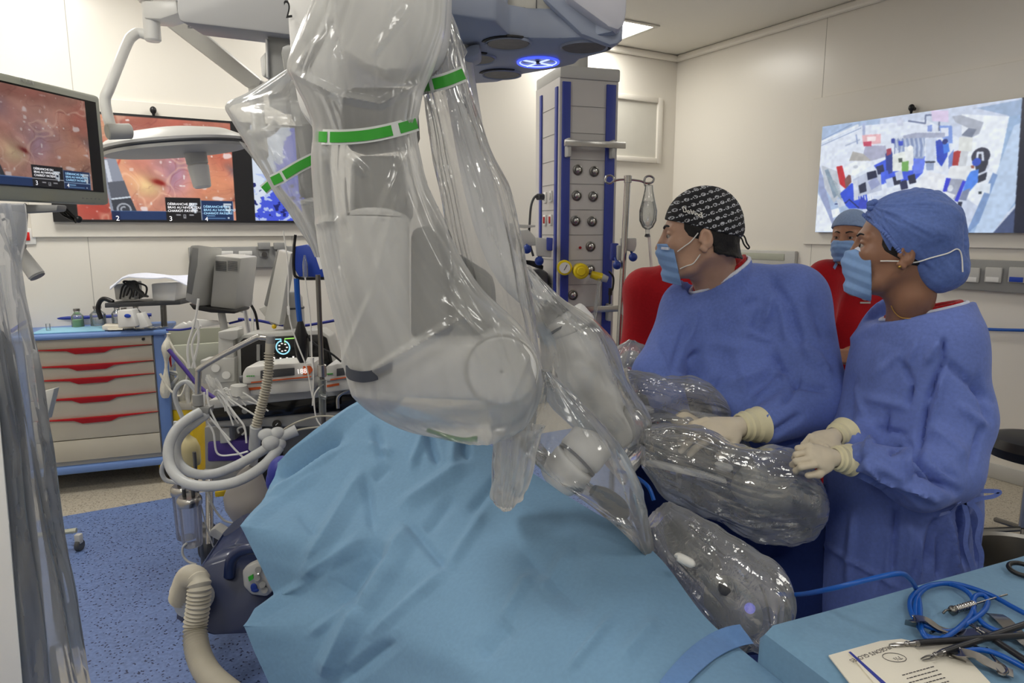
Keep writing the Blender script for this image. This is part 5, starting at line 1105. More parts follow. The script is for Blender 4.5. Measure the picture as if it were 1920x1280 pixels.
mb = MB(); stick(mb, [(704, 412, 1.30, 58), (704, 420, 1.30, 62), (704, 560, 1.29, 63), (707, 660, 1.28, 64), (714, 705, 1.27, 62), (726, 738, 1.27, 50), (736, 756, 1.27, 30), (742, 764, 1.27, 6)]); part('vertical_link', mb, 'robot', t)
mb = MB()
q = catmull([np.array(p, float) for p in ((648, 694), (656, 703), (680, 708), (705, 704), (724, 695), (736, 688))], 8)
G = [[W(x, y+h, 1.262-.072*math.sqrt(max(.02, 1-((x-706)/70)**2))-.006) for h in np.linspace(-9-3*math.sin(i/len(q)*3), 9, 6)] for i, (x, y) in enumerate(q)]
mb.sheet(G, .003); part('dark_band', mb, 'bandgrey', t)
mb = MB(); pp(mb, [(700, 655), (745, 642), (940, 640), (985, 652), (990, 740), (940, 757), (820, 752), (745, 748), (705, 742)], 1.235, .10, .03); part('lower_link', mb, 'robot', t)
c = W(941, 696, 1.225); mb = MB(); mb.cyl(c+Vector((0, .12, 0)), c, .068, n=56, bev=.008); dk = part('end_disc', mb, 'robot', t)
mb = MB(); mb.tube([c+Vector((math.cos(a)*.0665, .004, math.sin(a)*.0665)) for a in np.linspace(0, 2*math.pi, 61)[:-1]], .0022, 6, 1, closed=True); part('edge_groove', mb, 'lightgrey', dk)
mb = MB(); mb.sph(c+Vector((0, -.001, 0)), .003); part('screw', mb, 'grey', dk)
mb = MB(); pp(mb, [(768, 425), (842, 425), (845, 640), (768, 645)], 1.34, .08, .02); part('rear_link', mb, 'grey', t)
mb = MB(); pp(mb, [(845, 470), (925, 520), (935, 640), (845, 645)], 1.38, .08, .02); part('drive_housing', mb, 'lightgrey', t)
b = rows([(-90, 606, 850), (0, 598, 842), (60, 574, 838), (130, 549, 815), (165, 560, 800), (200, 578, 792), (245, 592, 785), (300, 588, 795), (360, 590, 812), (450, 600, 850), (540, 618, 905), (620, 634, 985), (690, 646, 1016), (735, 660, 1016), (775, 700, 1002), (800, 764, 985), (814, 850, 950)],
         1.27, lambda r: .105 if r[0] < 760 else .07, seed=4, amp=.014, sc=2.2, sm=22, famp=.003, n=260, fk=.22, F=[(602, 70, 556, 134, 13, .006), (556, 138, 640, 182, 13, .009), (640, 182, 712, 196, 13, .009), (712, 196, 792, 150, 13, .007), (740, 190, 784, 120, 13, -.005), (690, 702, 872, 590, 13, .007), (640, 690, 705, 540, 14, .005), (700, 540, 760, 300, 18, .006), (800, 300, 850, 520, 16, .007), (850, 520, 900, 620, 14, -.006), (650, 290, 690, 330, 13, .005), (612, 300, 640, 440, 16, -.006), (760, 280, 700, 430, 13, .005), (830, 560, 910, 640, 13, .006), (930, 560, 960, 690, 16, -.005), (592, 420, 640, 412, 13, .006), (640, 412, 655, 450, 13, -.005), (620, 30, 640, 110, 13, -.006), (760, 20, 700, 100, 13, .006), (640, 740, 900, 770, 14, .004), (960, 740, 1000, 640, 14, .004)], closed=(False, True))
t = thing('robot_sheath', 'milky polythene sleeve with a green dashed band over the nearest robot arm', 'plastic sleeve', W(800, 810, 1.25), 'polythene sleeves over the robot')
part('sleeve', None, 'film', t, vf=b.vf(), ang=34); tape(b, [(592, 256), (640, 257), (690, 253), (740, 243), (782, 231)], 20, t, [(.13, .17), (.74, .80)])
mb = MB(); ptube(mb, [(800, 806), (840, 818), (870, 824), (895, 820)], 1.24, .004, 6); part('green_hem', mb, 'green', t)
# sleeve to the right of it (continues down to the drape)
b = rows([(-60, 790, 842), (0, 786, 838), (60, 784, 862), (130, 786, 874), (165, 790, 880), (250, 806, 910), (350, 822, 950), (450, 840, 978), (540, 858, 996), (620, 880, 1012), (700, 905, 1020), (760, 918, 1012), (820, 922, 1004), (880, 921, 990), (925, 922, 976), (940, 934, 966)],
         1.42, .06, seed=14, amp=.012, sc=3.2, famp=.004, fk=.5, n=150, F=[(800, 200, 870, 545, 6, .006), (870, 545, 890, 640, 6, .005), (850, 200, 940, 480, 8, -.006), (870, 180, 960, 470, 7, .006), (800, 20, 790, 150, 8, .005), (905, 400, 985, 600, 7, .005), (812, 170, 850, 185, 8, .006)])
t = thing('robot_sheath', 'long clear polythene sleeve with a short green band, right of the nearest robot arm', 'plastic sleeve', W(940, 940, 1.42), 'polythene sleeves over the robot')
part('sleeve', None, 'film2', t, vf=b.vf(), ang=14); tape(b, [(790, 163), (812, 158), (840, 150), (870, 138)], 21, t, [(.24, .34)])
mb = MB(); pp(mb, [(836, 40), (850, 44), (876, 96), (866, 112), (850, 60)], 1.4, .01, .001); pp(mb, [(775, 30), (800, 10), (812, 30), (800, 80), (784, 90)], 1.36, .004); part('loose_flap', mb, 'film2', t)
# ---- arm 1, behind to the left
t = thing('robot_manipulator', 'far left robot arm, grey block inside a creased sleeve', 'robot arm', W(590, 430, 1.75), 'robot arms')
mb = MB(); pp(mb, [(548, 228), (590, 226), (600, 370), (558, 372)], 1.75, .1, .015); part('joint_block', mb, 'grey', t)
mb = MB(); pp(mb, [(520, 80), (600, 80), (600, 235), (545, 235)], 1.78, .1, .02); part('upper_link', mb, 'grey', t)
mb = MB(); stick(mb, [(585, 372, 1.78, 22), (600, 430, 1.78, 22), (620, 500, 1.78, 20)]); part('lower_link', mb, 'robot', t)
b = rows([(118, 566, 600), (150, 508, 610), (178, 460, 615), (198, 424, 618), (230, 438, 620), (290, 473, 622), (350, 508, 625), (400, 546, 628), (450, 580, 632), (480, 598, 630)], 1.7, lambda r: .05 if r[0] < 200 else .07, seed=24, amp=.009, sc=3, famp=.002, n=150, F=[(430, 200, 520, 175, 8, .006), (480, 250, 590, 230, 8, .004), (500, 260, 520, 300, 6, .005), (540, 150, 570, 330, 12, -.006), (560, 380, 640, 376, 6, .006)])
t = thing('robot_sheath', 'cloudy polythene sleeve with a slanted green band over the far left robot arm', 'plastic sleeve', W(600, 480, 1.7), 'polythene sleeves over the robot')
part('sleeve', None, 'film', t, vf=b.vf(), ang=14); tape(b, [(510, 340), (530, 330), (560, 312), (588, 298)], 17, t, [(.32, .38)])
b = Bag([(452, 268, 1.82, 4, 60, .01), (480, 300, 1.82, 30, 50, .02), (520, 350, 1.82, 38, 50, .03), (565, 405, 1.82, 42, 48, .035), (605, 460, 1.8, 34, 48, .03), (640, 505, 1.78, 14, 48, .02)], seed=31, amp=.006, sc=4)
t = thing('robot_sheath', 'second thinner polythene fold hanging lower left behind the slanted green band', 'plastic sleeve', W(600, 480, 1.8), 'polythene sleeves over the robot')
part('sleeve', None, 'film', t, vf=b.vf(), ang=14); tape(b, [(494, 356), (503, 348), (512, 340)], 14, t, [])
mb = MB(); pp(mb, [(545, 118), (600, 92), (600, 150), (560, 140)], 1.74, .01); solo('plastic_corner', mb, 'film2', 'small clear plastic corner above the slanted green band', 'plastic sleeve')
# ---- arm 3 upper
t = thing('robot_manipulator', 'white round robot arm lying diagonally right of the disc end', 'robot arm', W(1130, 860, 1.6), 'robot arms')
mb = MB(); stick(mb, [(1072, 622, 1.68, 20), (1074, 628, 1.68, 44), (1082, 660, 1.66, 50), (1112, 740, 1.62, 50), (1140, 800, 1.6, 50), (1156, 830, 1.6, 40), (1162, 842, 1.6, 6)]); part('forearm', mb, 'robot', t)
mb = MB(); stick(mb, [(1056, 600, 1.71, 30), (1010, 560, 1.76, 30), (950, 500, 1.80, 28), (905, 380, 1.82, 28), (870, 200, 1.82, 28), (850, 60, 1.80, 28), (845, -30, 1.80, 28)]); part('upper_arm', mb, 'robot', t)
mb = MB(); stick(mb, [(1052, 590, 1.68, 12), (1056, 596, 1.68, 38), (1063, 604, 1.68, 46), (1070, 618, 1.68, 48), (1071, 620, 1.68, 20)]); part('elbow', mb, 'robot', t)
mb = MB(); d0 = (W(1082, 660, 1.66)-W(1060, 596, 1.7)).normalized(); cc = W(1071, 621, 1.68); mb.cyl(cc-d0*.003, cc+d0*.003, .0635, n=48); part('seam', mb, 'bandgrey', t)
mb = MB(); mb.sph(W(1141, 771, 1.555), (.006, .004, .014)); part('latch', mb, 'grey', t)
b = rows([(498, 978, 994), (525, 982, 1022), (560, 986, 1062), (600, 996, 1118), (640, 1008, 1150), (690, 1016, 1172), (740, 1024, 1196), (785, 1060, 1222), (825, 1096, 1218), (860, 1128, 1196), (885, 1150, 1170)], 1.62, lambda r: .09 if r[0] > 560 else .05, seed=44, amp=.012, sc=4.0, famp=.002, fk=.6, n=170, F=[(988, 540, 1110, 640, 6, .006), (1110, 640, 1190, 760, 8, .005), (1040, 560, 1120, 680, 8, -.005), (1060, 700, 1120, 800, 8, .005), (1120, 640, 1150, 720, 6, .006)])
t = thing('robot_sheath', 'milky sleeve over the diagonal round robot arm beside the equipment tower', 'plastic sleeve', W(1150, 885, 1.6), 'polythene sleeves over the robot')
part('sleeve', None, 'film2', t, vf=b.vf(), ang=12)
mb = MB(); pp(mb, [(1172, 762), (1204, 768), (1224, 792), (1216, 830), (1180, 850), (1160, 800)], 1.56, .03, .006); part('gathered_end', mb, 'film2', t)
# ---- arm 4, lower
t = thing('robot_manipulator', 'short white robot arm segment with dark seam resting above the blue drape', 'robot arm', W(1080, 920, 1.35), 'robot arms')
mb = MB(); stick(mb, [(1038, 906, 1.40, 12), (1042, 901, 1.40, 40), (1062, 882, 1.40, 44), (1078, 866, 1.40, 44), (1081, 863, 1.40, 20)]); part('wrist_drum', mb, 'robot', t)
mb = MB(); stick(mb, [(1082, 860, 1.40, 20), (1084, 858, 1.40, 44), (1100, 840, 1.41, 45), (1112, 824, 1.42, 42), (1116, 818, 1.42, 12)]); part('wrist_cover', mb, 'robot', t)
mb = MB(); cc = W(1081.5, 862, 1.40); d0 = (W(1104, 838, 1.38)-W(1062, 882, 1.36)).normalized(); mb.cyl(cc-d0*.003, cc+d0*.003, .0488, n=48); part('seam', mb, 'bandgrey', t)
mb = MB(); stick(mb, [(1110, 920, 1.36, 14), (1130, 935, 1.36, 24), (1160, 955, 1.35, 22), (1175, 968, 1.35, 8)]); part('instrument_drive', mb, 'darkgrey', t)
b = Bag([(1022, 694, 1.42, 10, 10, .02), (1050, 745, 1.42, 48, 15, .05), (1075, 800, 1.40, 100, 22, .07), (1080, 860, 1.38, 135, 25, .08), (1105, 915, 1.37, 130, 30, .08), (1140, 955, 1.36, 108, 38, .07), (1170, 985, 1.36, 82, 48, .06), (1196, 1010, 1.36, 42, 60, .04), (1210, 1024, 1.36, 12, 62, .02)], seed=54, amp=.014, sc=4.2, n=200, famp=.002, fk=.6, F=[(1025, 690, 1130, 800, 6, .006), (1130, 800, 1210, 930, 8, .006), (960, 930, 1100, 905, 8, .006), (1050, 940, 1200, 990, 8, .006), (1040, 960, 1060, 990, 6, .006), (1100, 910, 1180, 960, 9, -.006), (940, 850, 1020, 900, 9, -.005), (1150, 880, 1215, 960, 8, .006)])
t = thing('robot_sheath', 'wide clear sleeve draped on the blue sheet around the short robot segment', 'plastic sleeve', W(1100, 1030, 1.36), 'polythene sleeves over the robot')
part('sleeve', None, 'film2', t, vf=b.vf(), ang=12)
b = rows([(800, 918, 1020), (840, 921, 1010), (890, 921, 998), (925, 920, 985), (942, 930, 970)], 1.3, .03, seed=58, amp=.006, sc=5, closed=(False, True)); part('hanging_fold', None, 'film', t, vf=b.vf(), ang=60)
# ---------------------------------------------------------------- wrapped instrument ends
def wrapped(lab, secs, Y, seed, inner, film='film3', amp=.017, sc=8, n=170, fk=.5):
    t = thing('wrapped_instrument', lab, 'robot instrument', W(secs[len(secs)//2][0], secs[len(secs)//2][1]+40, Y), 'plastic-wrapped instrument carriages')
    b = Bag([(a[0], a[1], a[5] if len(a) > 5 else Y, a[2], a[3], a[4]) for a in secs], seed=seed, amp=amp, sc=sc, n=n, famp=.003, fk=fk); inner(t)
    part('crinkled_wrap', None, film, t, vf=b.vf(), ang=9); return t
def in5(t): mb = MB(); stick(mb, [(1165, 680, 1.95, 12), (1185, 672, 1.95, 16), (1200, 690, 1.95, 12)], 20); part('drive_knob', mb, 'lightgrey', t)
wrapped('small knob of crinkled clear plastic between the diagonal arm and blue gown', [(1186, 637, 6, 10, .01), (1184, 650, 26, -5, .03), (1180, 668, 36, -5, .04), (1178, 688, 38, 0, .045), (1178, 706, 30, 0, .03), (1178, 716, 8, 0, .02)], 1.95, 61, in5)
def in6(t):
    mb = MB(); pp(mb, [(1190, 744), (1232, 740), (1350, 765), (1352, 778), (1330, 782), (1195, 760)], 1.78, .06, .008); part('carriage_body', mb, 'darkgrey', t)
    mb = MB(); pp(mb, [(1200, 762), (1350, 780), (1356, 790), (1330, 800), (1230, 778), (1200, 775)], 1.76, .06, .006); part('white_housing', mb, 'robot', t)
    mb = MB(); pp(mb, [(1269, 798), (1284, 796), (1306, 806), (1300, 812), (1270, 808)], 1.70, .04, .004); part('black_latch', mb, 'black', t)
wrapped('upper carriage in crinkled plastic reaching under the man’s gloved hand'.replace('’s', "'s"), [(1182, 738, 42, 80, .04), (1212, 740, 44, 82, .055), (1245, 748, 44, 90, .055), (1290, 760, 50, 95, .055), (1330, 762, 44, 100, .05), (1356, 768, 28, 100, .035), (1367, 772, 8, 100, .02)], 1.76, 71, in6)
mb_ = [(1210, 696, 1.80, 32, 0, .015), (1214, 720, 1.80, 38, 0, .03), (1220, 745, 1.8, 40, 0, .04), (1225, 770, 1.8, 34, 0, .03)]
def inN(t): pass
wrapped('square-topped clear plastic cuff left of the man in the blue gown', [(a[0], a[1], a[3], a[4], a[5]) for a in mb_], 1.83, 75, inN, 'film2', .006)
def in6b(t):
    mb = MB(); stick(mb, [(1215, 815, 1.72, 14), (1260, 820, 1.70, 20), (1320, 835, 1.68, 20), (1360, 850, 1.66, 12)], 24); part('instrument_shaft', mb, 'darkgrey', t)
    mb = MB(); pp(mb, [(1275, 838), (1284, 838), (1276, 935), (1266, 935)], 1.66, .02, .004); part('guide_rod', mb, 'lightgrey', t)
wrapped('middle carriage in crinkled plastic between the two lower plastic bulbs', [(1212, 808, 26, 88, .04), (1245, 812, 38, 90, .05), (1290, 822, 42, 95, .055), (1340, 836, 44, 98, .055), (1385, 850, 36, 102, .045), (1412, 858, 12, 104, .02)], 1.70, 81, in6b)
def in7(t):
    mb = MB(); pp(mb, [(1210, 838), (1232, 828), (1372, 872), (1380, 900), (1360, 906), (1212, 862)], 1.60, .07, .010); part('carriage_body', mb, 'darkgrey', t)
    mb = MB(); pp(mb, [(1206, 860), (1362, 898), (1364, 908), (1206, 872)], 1.58, .03, .003); part('white_rail', mb, 'robot', t)
    mb = MB(); stick(mb, [(1342, 872, 1.55, 3), (1346, 872, 1.55, 8), (1368, 878, 1.55, 8), (1371, 879, 1.55, 3)], 20); part('clear_knob', mb, 'white', t)
    mb = MB(); stick(mb, [(1388, 892, 1.56, 4), (1394, 896, 1.56, 34), (1430, 925, 1.56, 40), (1470, 930, 1.56, 34), (1480, 930, 1.56, 8)], 28); part('motor_pack', mb, 'lightgrey', t)
    mb = MB(); mb.sph(W(1492, 918, 1.5), .014); part('blue_lamp', mb, 'hub', t)
wrapped('largest crinkled plastic bulb, in front of the gloved hands of the woman', [(1206, 842, 40, 92, .03), (1250, 862, 66, 95, .06), (1310, 885, 74, 98, .075), (1370, 908, 78, 98, .085), (1425, 920, 84, 95, .095), (1470, 926, 84, 92, .095), (1510, 934, 66, 90, .08), (1536, 938, 34, 88, .05), (1547, 936, 5, 85, .01)], 1.55, 91, in7, amp=.024, sc=7, n=220)
def in8(t):
    mb = MB(); stick(mb, [(1262, 985, 1.38, 20), (1280, 1020, 1.34, 30), (1320, 1060, 1.3, 34), (1340, 1085, 1.28, 20)], 28); part('carriage_body', mb, 'darkgrey', t)
    mb = MB(); stick(mb, [(1268, 1044, 1.25, 3), (1272, 1044, 1.25, 9), (1296, 1056, 1.24, 9), (1300, 1058, 1.24, 3)], 20); part('clear_knob', mb, 'white', t)
    mb = MB(); stick(mb, [(1330, 1100, 1.25, 8), (1345, 1110, 1.25, 40), (1385, 1145, 1.23, 44), (1410, 1170, 1.22, 30), (1416, 1176, 1.22, 6)], 28); part('motor_pack', mb, 'grey', t)
    mb = MB(); mb.sph(W(1406, 1140, 1.19), .010); part('blue_lamp', mb, 'led', t); mb = MB(); pp(mb, [(1352, 1100), (1392, 1112), (1388, 1128), (1350, 1116)], 1.2, .03, .005); part('dark_insert', mb, 'darkgrey', t)
wrapped('lowest crinkled plastic bulb, hanging against the blue drape by the instrument table', [(1236, 962, 34, 135, .03, 1.40), (1262, 1000, 58, 132, .05, 1.36), (1300, 1040, 72, 128, .06, 1.31), (1345, 1082, 84, 125, .07, 1.27), (1385, 1122, 94, 128, .08, 1.23), (1414, 1160, 78, 140, .075, 1.2), (1436, 1198, 44, 160, .045, 1.18), (1447, 1230, 5, 165, .01, 1.17)], 1.27, 101, in8, amp=.022, sc=7.5, n=220)
mb = MB(); ptube(mb, [(1158, 882), (1190, 893), (1215, 912), (1226, 938)], [1.5, 1.48, 1.44, 1.42], .0045, 8); solo('blue_lead', mb, 'cable', 'short bright blue cable between the plastic sleeves', 'cable')
# ---------------------------------------------------------------- near column at the left edge and its plastic
t = thing('robot_manipulator', 'blurred white and black robot column at the very left edge', 'robot arm', W(40, 1300, .8), 'robot arms')
mb = MB(); pp(mb, [(-120, 700), (-4, 720), (20, 980), (48, 1320), (-120, 1320)], .80, (-.10, .10, 0), .008); part('white_side', mb, 'robot', t)
mb = MB(); pp(mb, [(-60, 600), (0, 612), (30, 650), (50, 800), (78, 1050), (100, 1320), (30, 1320), (-10, 800)], .86, (-.10, .10, 0), .008); part('black_side', mb, 'darkgrey', t)
b = rows([(380, -130, 8), (440, -130, 22), (500, -130, 34), (600, -130, 54), (700, -130, 74), (800, -130, 98), (900, -130, 114), (1000, -130, 128), (1100, -130, 146), (1200, -130, 164), (1330, -130, 188)], .84, .035, seed=111, amp=.010, sc=2.5, famp=.012, n=110, closed=(False, False))
t = thing('robot_sheath', 'long clear sleeve hanging over the column at the very left edge', 'plastic sleeve', W(60, 1300, .84), 'polythene sleeves over the robot')
part('sleeve', None, 'film4', t, vf=b.vf(), ang=60)
mb = MB(); pp(mb, [(76, 735), (102, 728), (88, 786), (70, 786)], 1.6, .02, .002); solo('folder', mb, 'lightgrey', 'grey plastic folder edge in front of the cart drawers', 'folder')
# ---------------------------------------------------------------- patient drape over the operating table
t = thing('operating_table', 'operating table hidden under the light blue drape', 'table', (.12, 1.62, 0))
ax_ = Vector((.68, -.73, 0)).normalized(); MT = frame(Vector((-.08, 1.82, 0)), ax_)
mb = MB(MT); mb.box((0, 0, .72), (.8, .32, .10), .03); part('mattress', mb, 'wood', t)
mb = MB(MT); mb.box((0, 0, .63), (.75, .30, .06), .01); mb.box((0, 0, .34), (.25, .22, .56), .02); mb.box((0, 0, .05), (.7, .30, .10), .02); part('table_base', mb, 'steel_d', t)
CT = [[(682, 748, 2.02), (770, 765, 1.92), (880, 810, 1.80), (1060, 925, 1.56), (1222, 1032, 1.33), (1330, 1165, 1.14), (1480, 1292, .98)],
      [(600, 803, 1.94), (700, 825, 1.84), (830, 860, 1.70), (1000, 965, 1.48), (1180, 1060, 1.27), (1300, 1190, 1.10), (1460, 1305, .955)],
      [(520, 866, 1.86), (650, 882, 1.77), (790, 922, 1.62), (960, 1005, 1.42), (1130, 1100, 1.21), (1265, 1220, 1.05), (1440, 1320, .93)],
      [(497, 933, 1.76), (620, 945, 1.68), (760, 980, 1.54), (920, 1050, 1.35), (1090, 1140, 1.16), (1230, 1250, 1.01), (1420, 1335, .91)],
      [(450, 985, 1.62), (590, 1005, 1.56), (720, 1040, 1.46), (880, 1100, 1.29), (1050, 1185, 1.11), (1200, 1280, .98), (1400, 1345, .90)],
      [(482, 1050, 1.58), (600, 1065, 1.50), (720, 1095, 1.41), (860, 1145, 1.25), (1020, 1225, 1.08), (1180, 1310, .96), (1380, 1360, .885)],
      [(513, 1115, 1.55), (610, 1120, 1.46), (715, 1140, 1.37), (840, 1185, 1.22), (990, 1262, 1.06), (1150, 1340, .945), (1360, 1375, .88)],
      [(455, 1172, 1.44), (580, 1175, 1.42), (700, 1188, 1.34), (820, 1225, 1.20), (960, 1300, 1.04), (1130, 1370, .94), (1340, 1400, .875)],
      [(476, 1225, 1.42), (590, 1230, 1.39), (700, 1240, 1.32), (810, 1270, 1.19), (940, 1340, 1.03), (1110, 1400, .935), (1320, 1430, .87)],
      [(505, 1290, 1.40), (600, 1295, 1.37), (700, 1300, 1.30), (800, 1320, 1.18), (920, 1390, 1.03), (1090, 1440, .93), (1300, 1470, .865)],
      [(540, 1400, 1.38), (620, 1400, 1.35), (700, 1400, 1.29), (790, 1420, 1.17), (900, 1470, 1.02), (1070, 1510, .93), (1280, 1540, .86)]]
A = np.array(CT, float); nv_ = 22; nu_ = 48
cols = np.array([catmull(list(r), nu_) for r in A])                       # rows x nu x 3
lin_ = np.array([[cols[min(int(q), 9), j]*(1-(q-min(int(q), 9)))+cols[min(int(q), 9)+1, j]*(q-min(int(q), 9)) for j in range(cols.shape[1])] for q in np.linspace(0, 10, 10*nv_+1)])
cat_ = np.stack([np.array(catmull(list(cols[:, j]), nv_)) for j in range(cols.shape[1])], 1)
w_ = np.clip(np.linspace(0, 1, cols.shape[1])*9, 0, 1)[None, :, None]; G = lin_*(1-w_)+cat_*w_
P = np.array([[tuple(W(*p)) for p in r] for r in G]); sh = P.shape; P = P.reshape(-1, 3)
FD = [(521, 890, 640, 808, 26, -.050), (516, 868, 690, 752, 20, .018), (500, 935, 640, 828, 14, .020), (460, 982, 600, 880, 16, .012), (569, 1070, 687, 877, 26, .022), (698, 991, 683, 882, 14, -.012), (749, 952, 871, 869, 22, .020), (696, 1188, 840, 1065, 16, .012), (840, 1065, 910, 956, 16, .012),
      (670, 1140, 766, 987, 34, .026), (604, 1267, 674, 1135, 30, .024), (941, 1162, 994, 1070, 16, .010), (1064, 1258, 1147, 1157, 14, .010), (565, 1083, 687, 1004, 20, .014), (757, 971, 840, 1070, 14, -.012), (819, 869, 800, 800, 14, -.025), (848, 872, 855, 805, 14, .02), (770, 880, 800, 800, 12, .018), (875, 860, 872, 810, 12, -.02),
      (635, 1130, 720, 1010, 48, -.034), (460, 1160, 575, 1092, 16, .014), (718, 860, 700, 795, 14, -.018), (690, 830, 740, 850, 12, .012), (976, 1026, 1107, 1144, 46, -.018), (730, 870, 700, 900, 16, -.012), (880, 960, 940, 890, 16, -.014), (580, 1190, 660, 1130, 14, .010), (640, 1280, 740, 1200, 22, -.014), (800, 1000, 850, 930, 18, -.012), (560, 960, 600, 1010, 12, -.008), (1010, 1100, 1060, 1040, 24, .010), (1160, 1240, 1230, 1160, 24, .010), (900, 1230, 960, 1170, 30, -.012)]
Nn = np.cross(np.gradient(P.reshape(sh), axis=1), np.gradient(P.reshape(sh), axis=0)).reshape(-1, 3); Nn /= np.linalg.norm(Nn, axis=1, keepdims=True); Nn *= np.sign((Nn*(np.array([0, 0, CAMH])-P)).sum(1, keepdims=True))
disp = folds(P, FD)+.005*fbm(P, 3, 3, 8)+.009*crumple(P, 1.6, 12, 6)+.003*crumple(P, 4, 15, 5)
P = P+Nn*disp[:, None]
mb = MB(); mb.sheet(P.reshape(sh).tolist(), -.002)
solo('patient_drape', mb, 'drape', 'large light blue sheet covering the patient, tented in the foreground', 'drape', ang=75)
mb = MB(); G = []
for i in range(30):
    u = i/29; x0, y0 = 1290+130*(1-u)*1.0, 1300-105*(1-u)**1.0; row = []
    cx_ = 1400-150*u; cy_ = 1188+12*u+95*u*u
    for h in (-1, -.5, 0, .5, 1):
        x = cx_+h*(-13)*1.0; y = cy_+h*(-18); row.append((x, y))
    G.append(row)
tree_ = P.reshape(-1, 3); UP = px_of(tree_)
def on_drape(x, y, off=.004):
    i = np.argmin((UP[:, 0]-x)**2+(UP[:, 1]-y)**2); return Vector(tree_[i]+Nn[i]*off)
G2 = [[W(x, y, float(on_drape(min(x, 1420), min(max(y, 1150), 1300)).y)-.008) for (x, y) in r] for r in G]
A2 = np.array([[tuple(p) for p in r] for r in G2])
for _ in range(3): A2[1:-1] = (A2[:-2]+A2[1:-1]*2+A2[2:])/4
mb.sheet(A2.tolist(), .0015); solo('drape_strap', mb, 'cloth_strap' if 'cloth_strap' in M else M.setdefault('cloth_strap', cloth('strap_blue', (98, 134, 184), .8, fib=.06, thin=0)), 'periwinkle strip of tape lying across the lower right of the drape', 'tape strip')
mb = MB(); mb.sph(W(528, 885, 1.98), (.04, .05, .05)); mb.sph(W(516, 900, 1.98), (.025, .04, .04)); solo('blue_pad', mb, 'teal', 'small navy pad peeping out at the upper left edge of the drape', 'pad')
# navy cloth hanging behind the wrapped instruments
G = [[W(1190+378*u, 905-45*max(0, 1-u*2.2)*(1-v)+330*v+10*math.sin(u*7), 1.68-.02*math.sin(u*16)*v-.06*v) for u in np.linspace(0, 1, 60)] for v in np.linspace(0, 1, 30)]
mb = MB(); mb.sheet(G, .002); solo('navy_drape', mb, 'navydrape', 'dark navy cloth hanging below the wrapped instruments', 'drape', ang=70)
# ---------------------------------------------------------------- equipment tower (ceiling pendant)
TY = 3.45
t = thing('equipment_tower', 'tall grey ceiling tower with blue stripes and round gas outlets', 'medical tower', W(1085, 640, TY))
fa, fb_ = W(1048, 300, TY), W(1157, 300, TY+.1); xd = Vector((fb_.x-fa.x, fb_.y-fa.y, 0)).normalized(); tw = math.hypot(fb_.x-fa.x, fb_.y-fa.y); MT = frame(Vector((fa.x, fa.y, 0)), xd)
zt = W(1048, 142, TY).z; zb = W(1048, 650, TY).z; tdp = .34; h = zt-zb
sd = W(1012, 300, TY+.28); lx = (MT.inverted() @ Vector((sd.x, sd.y, 0)))
body = [(0, 0), (tw, 0), (tw, tdp), (lx.x, tdp+.02), (lx.x, lx.y)]
mb = MB(); mb.prism(body, zb, zt, MT, .006); part('body', mb, 'towergrey', t)
def tz(y): return hit(1100, y, MT.translation, MT.to_3x3() @ Vector((0, 1, 0))).z
def tx(px, py=350): p = MT.inverted() @ hit(px, py, MT.translation, MT.to_3x3() @ Vector((0, 1, 0))); return p.x
mb = MB(MT); mb.prism([(a*1.02-.002, b-.01) for a, b in body], zt-.01, zt+.05, None, .01); part('top_cap', mb, 'lightgrey', t)
mb = MB(); c = MT @ Vector((tw*.5, .17, zt)); mb.cyl(c, Vector((c.x, c.y, CEIL)), .06, n=32); part('ceiling_post', mb, 'lightgrey', t)
xs0, xs1, xs2, xs3 = tx(1052), tx(1067), tx(1133), tx(1150)
for a, b in ((xs0, xs1), (xs2, xs3)): mb = MB(MT); mb.box(((a+b)/2, -.003, (zt+zb)/2-.01), (b-a, .012, h-.03), .002); part('blue_stripe', mb, 'towerblue', t)
Ms = frame(MT @ Vector((lx.x, lx.y, 0)), (MT @ Vector((0, 0, 0)))-(MT @ Vector((lx.x, lx.y, 0)))); sl = math.hypot(lx.x, lx.y)
for a in (.015, sl-.045): mb = MB(Ms); mb.box((a+.012, -.003, (zt+zb)/2-.02), (.03, .01, h-.05), .002); part('side_stripe', mb, 'towerblue', t)
mb = MB()
for y in (200, 250, 300, 345, 393, 440, 487, 533): mb.M = MT; mb.box(((xs1+xs2)/2, -.001, tz(y)), (xs2-xs1, .003, .002)); mb.M = Ms; mb.box((sl/2, -.001, tz(y)), (sl*.8, .003, .002))
part('panel_joints', mb, 'grey', t)
for y0, xa_, xb_ in ((272, 1050, 1162), (578, 1080, 1195)):
    mb = MB(MT); mb.box(((tx(xa_)+tx(xb_))/2, -.05, tz(y0)), (tx(xb_)-tx(xa_), .012, .032), .002); r_ = part('mounting_rail', mb, 'steel', t)
    mb = MB(MT); [mb.box((x, -.03, tz(y0)-.02), (.022, .045, .09), .008) for x in ((xs0+xs1)/2, (xs2+xs3)/2)]; part('rail_bracket', mb, 'lightgrey', r_)
for (px_, py_) in ((1083, 319), (1114, 321), (1081, 367), (1112, 368), (1079, 414), (1110, 415), (1107, 462), (1106, 505), (1074, 552)):
    x, z = tx(px_, py_), tz(py_); mb = MB(MT)
    T = MT @ Matrix.Translation((x, 0, z)) @ Matrix.Rotation(math.pi/2, 4, 'X'); mb.M = T
    mb.lathe([(.026, 0), (.026, .006), (.02, .008), (.018, .004)], (0, 0, 0), Z, 28); o_ = part('gas_outlet', mb, 'steel_d', t)
    mb = MB(T); mb.lathe([(.014, .004), (.014, .012), (.007, .016), (0, .016)], (0, 0, 0), Z, 20); part('outlet_core', mb, 'steel', o_)
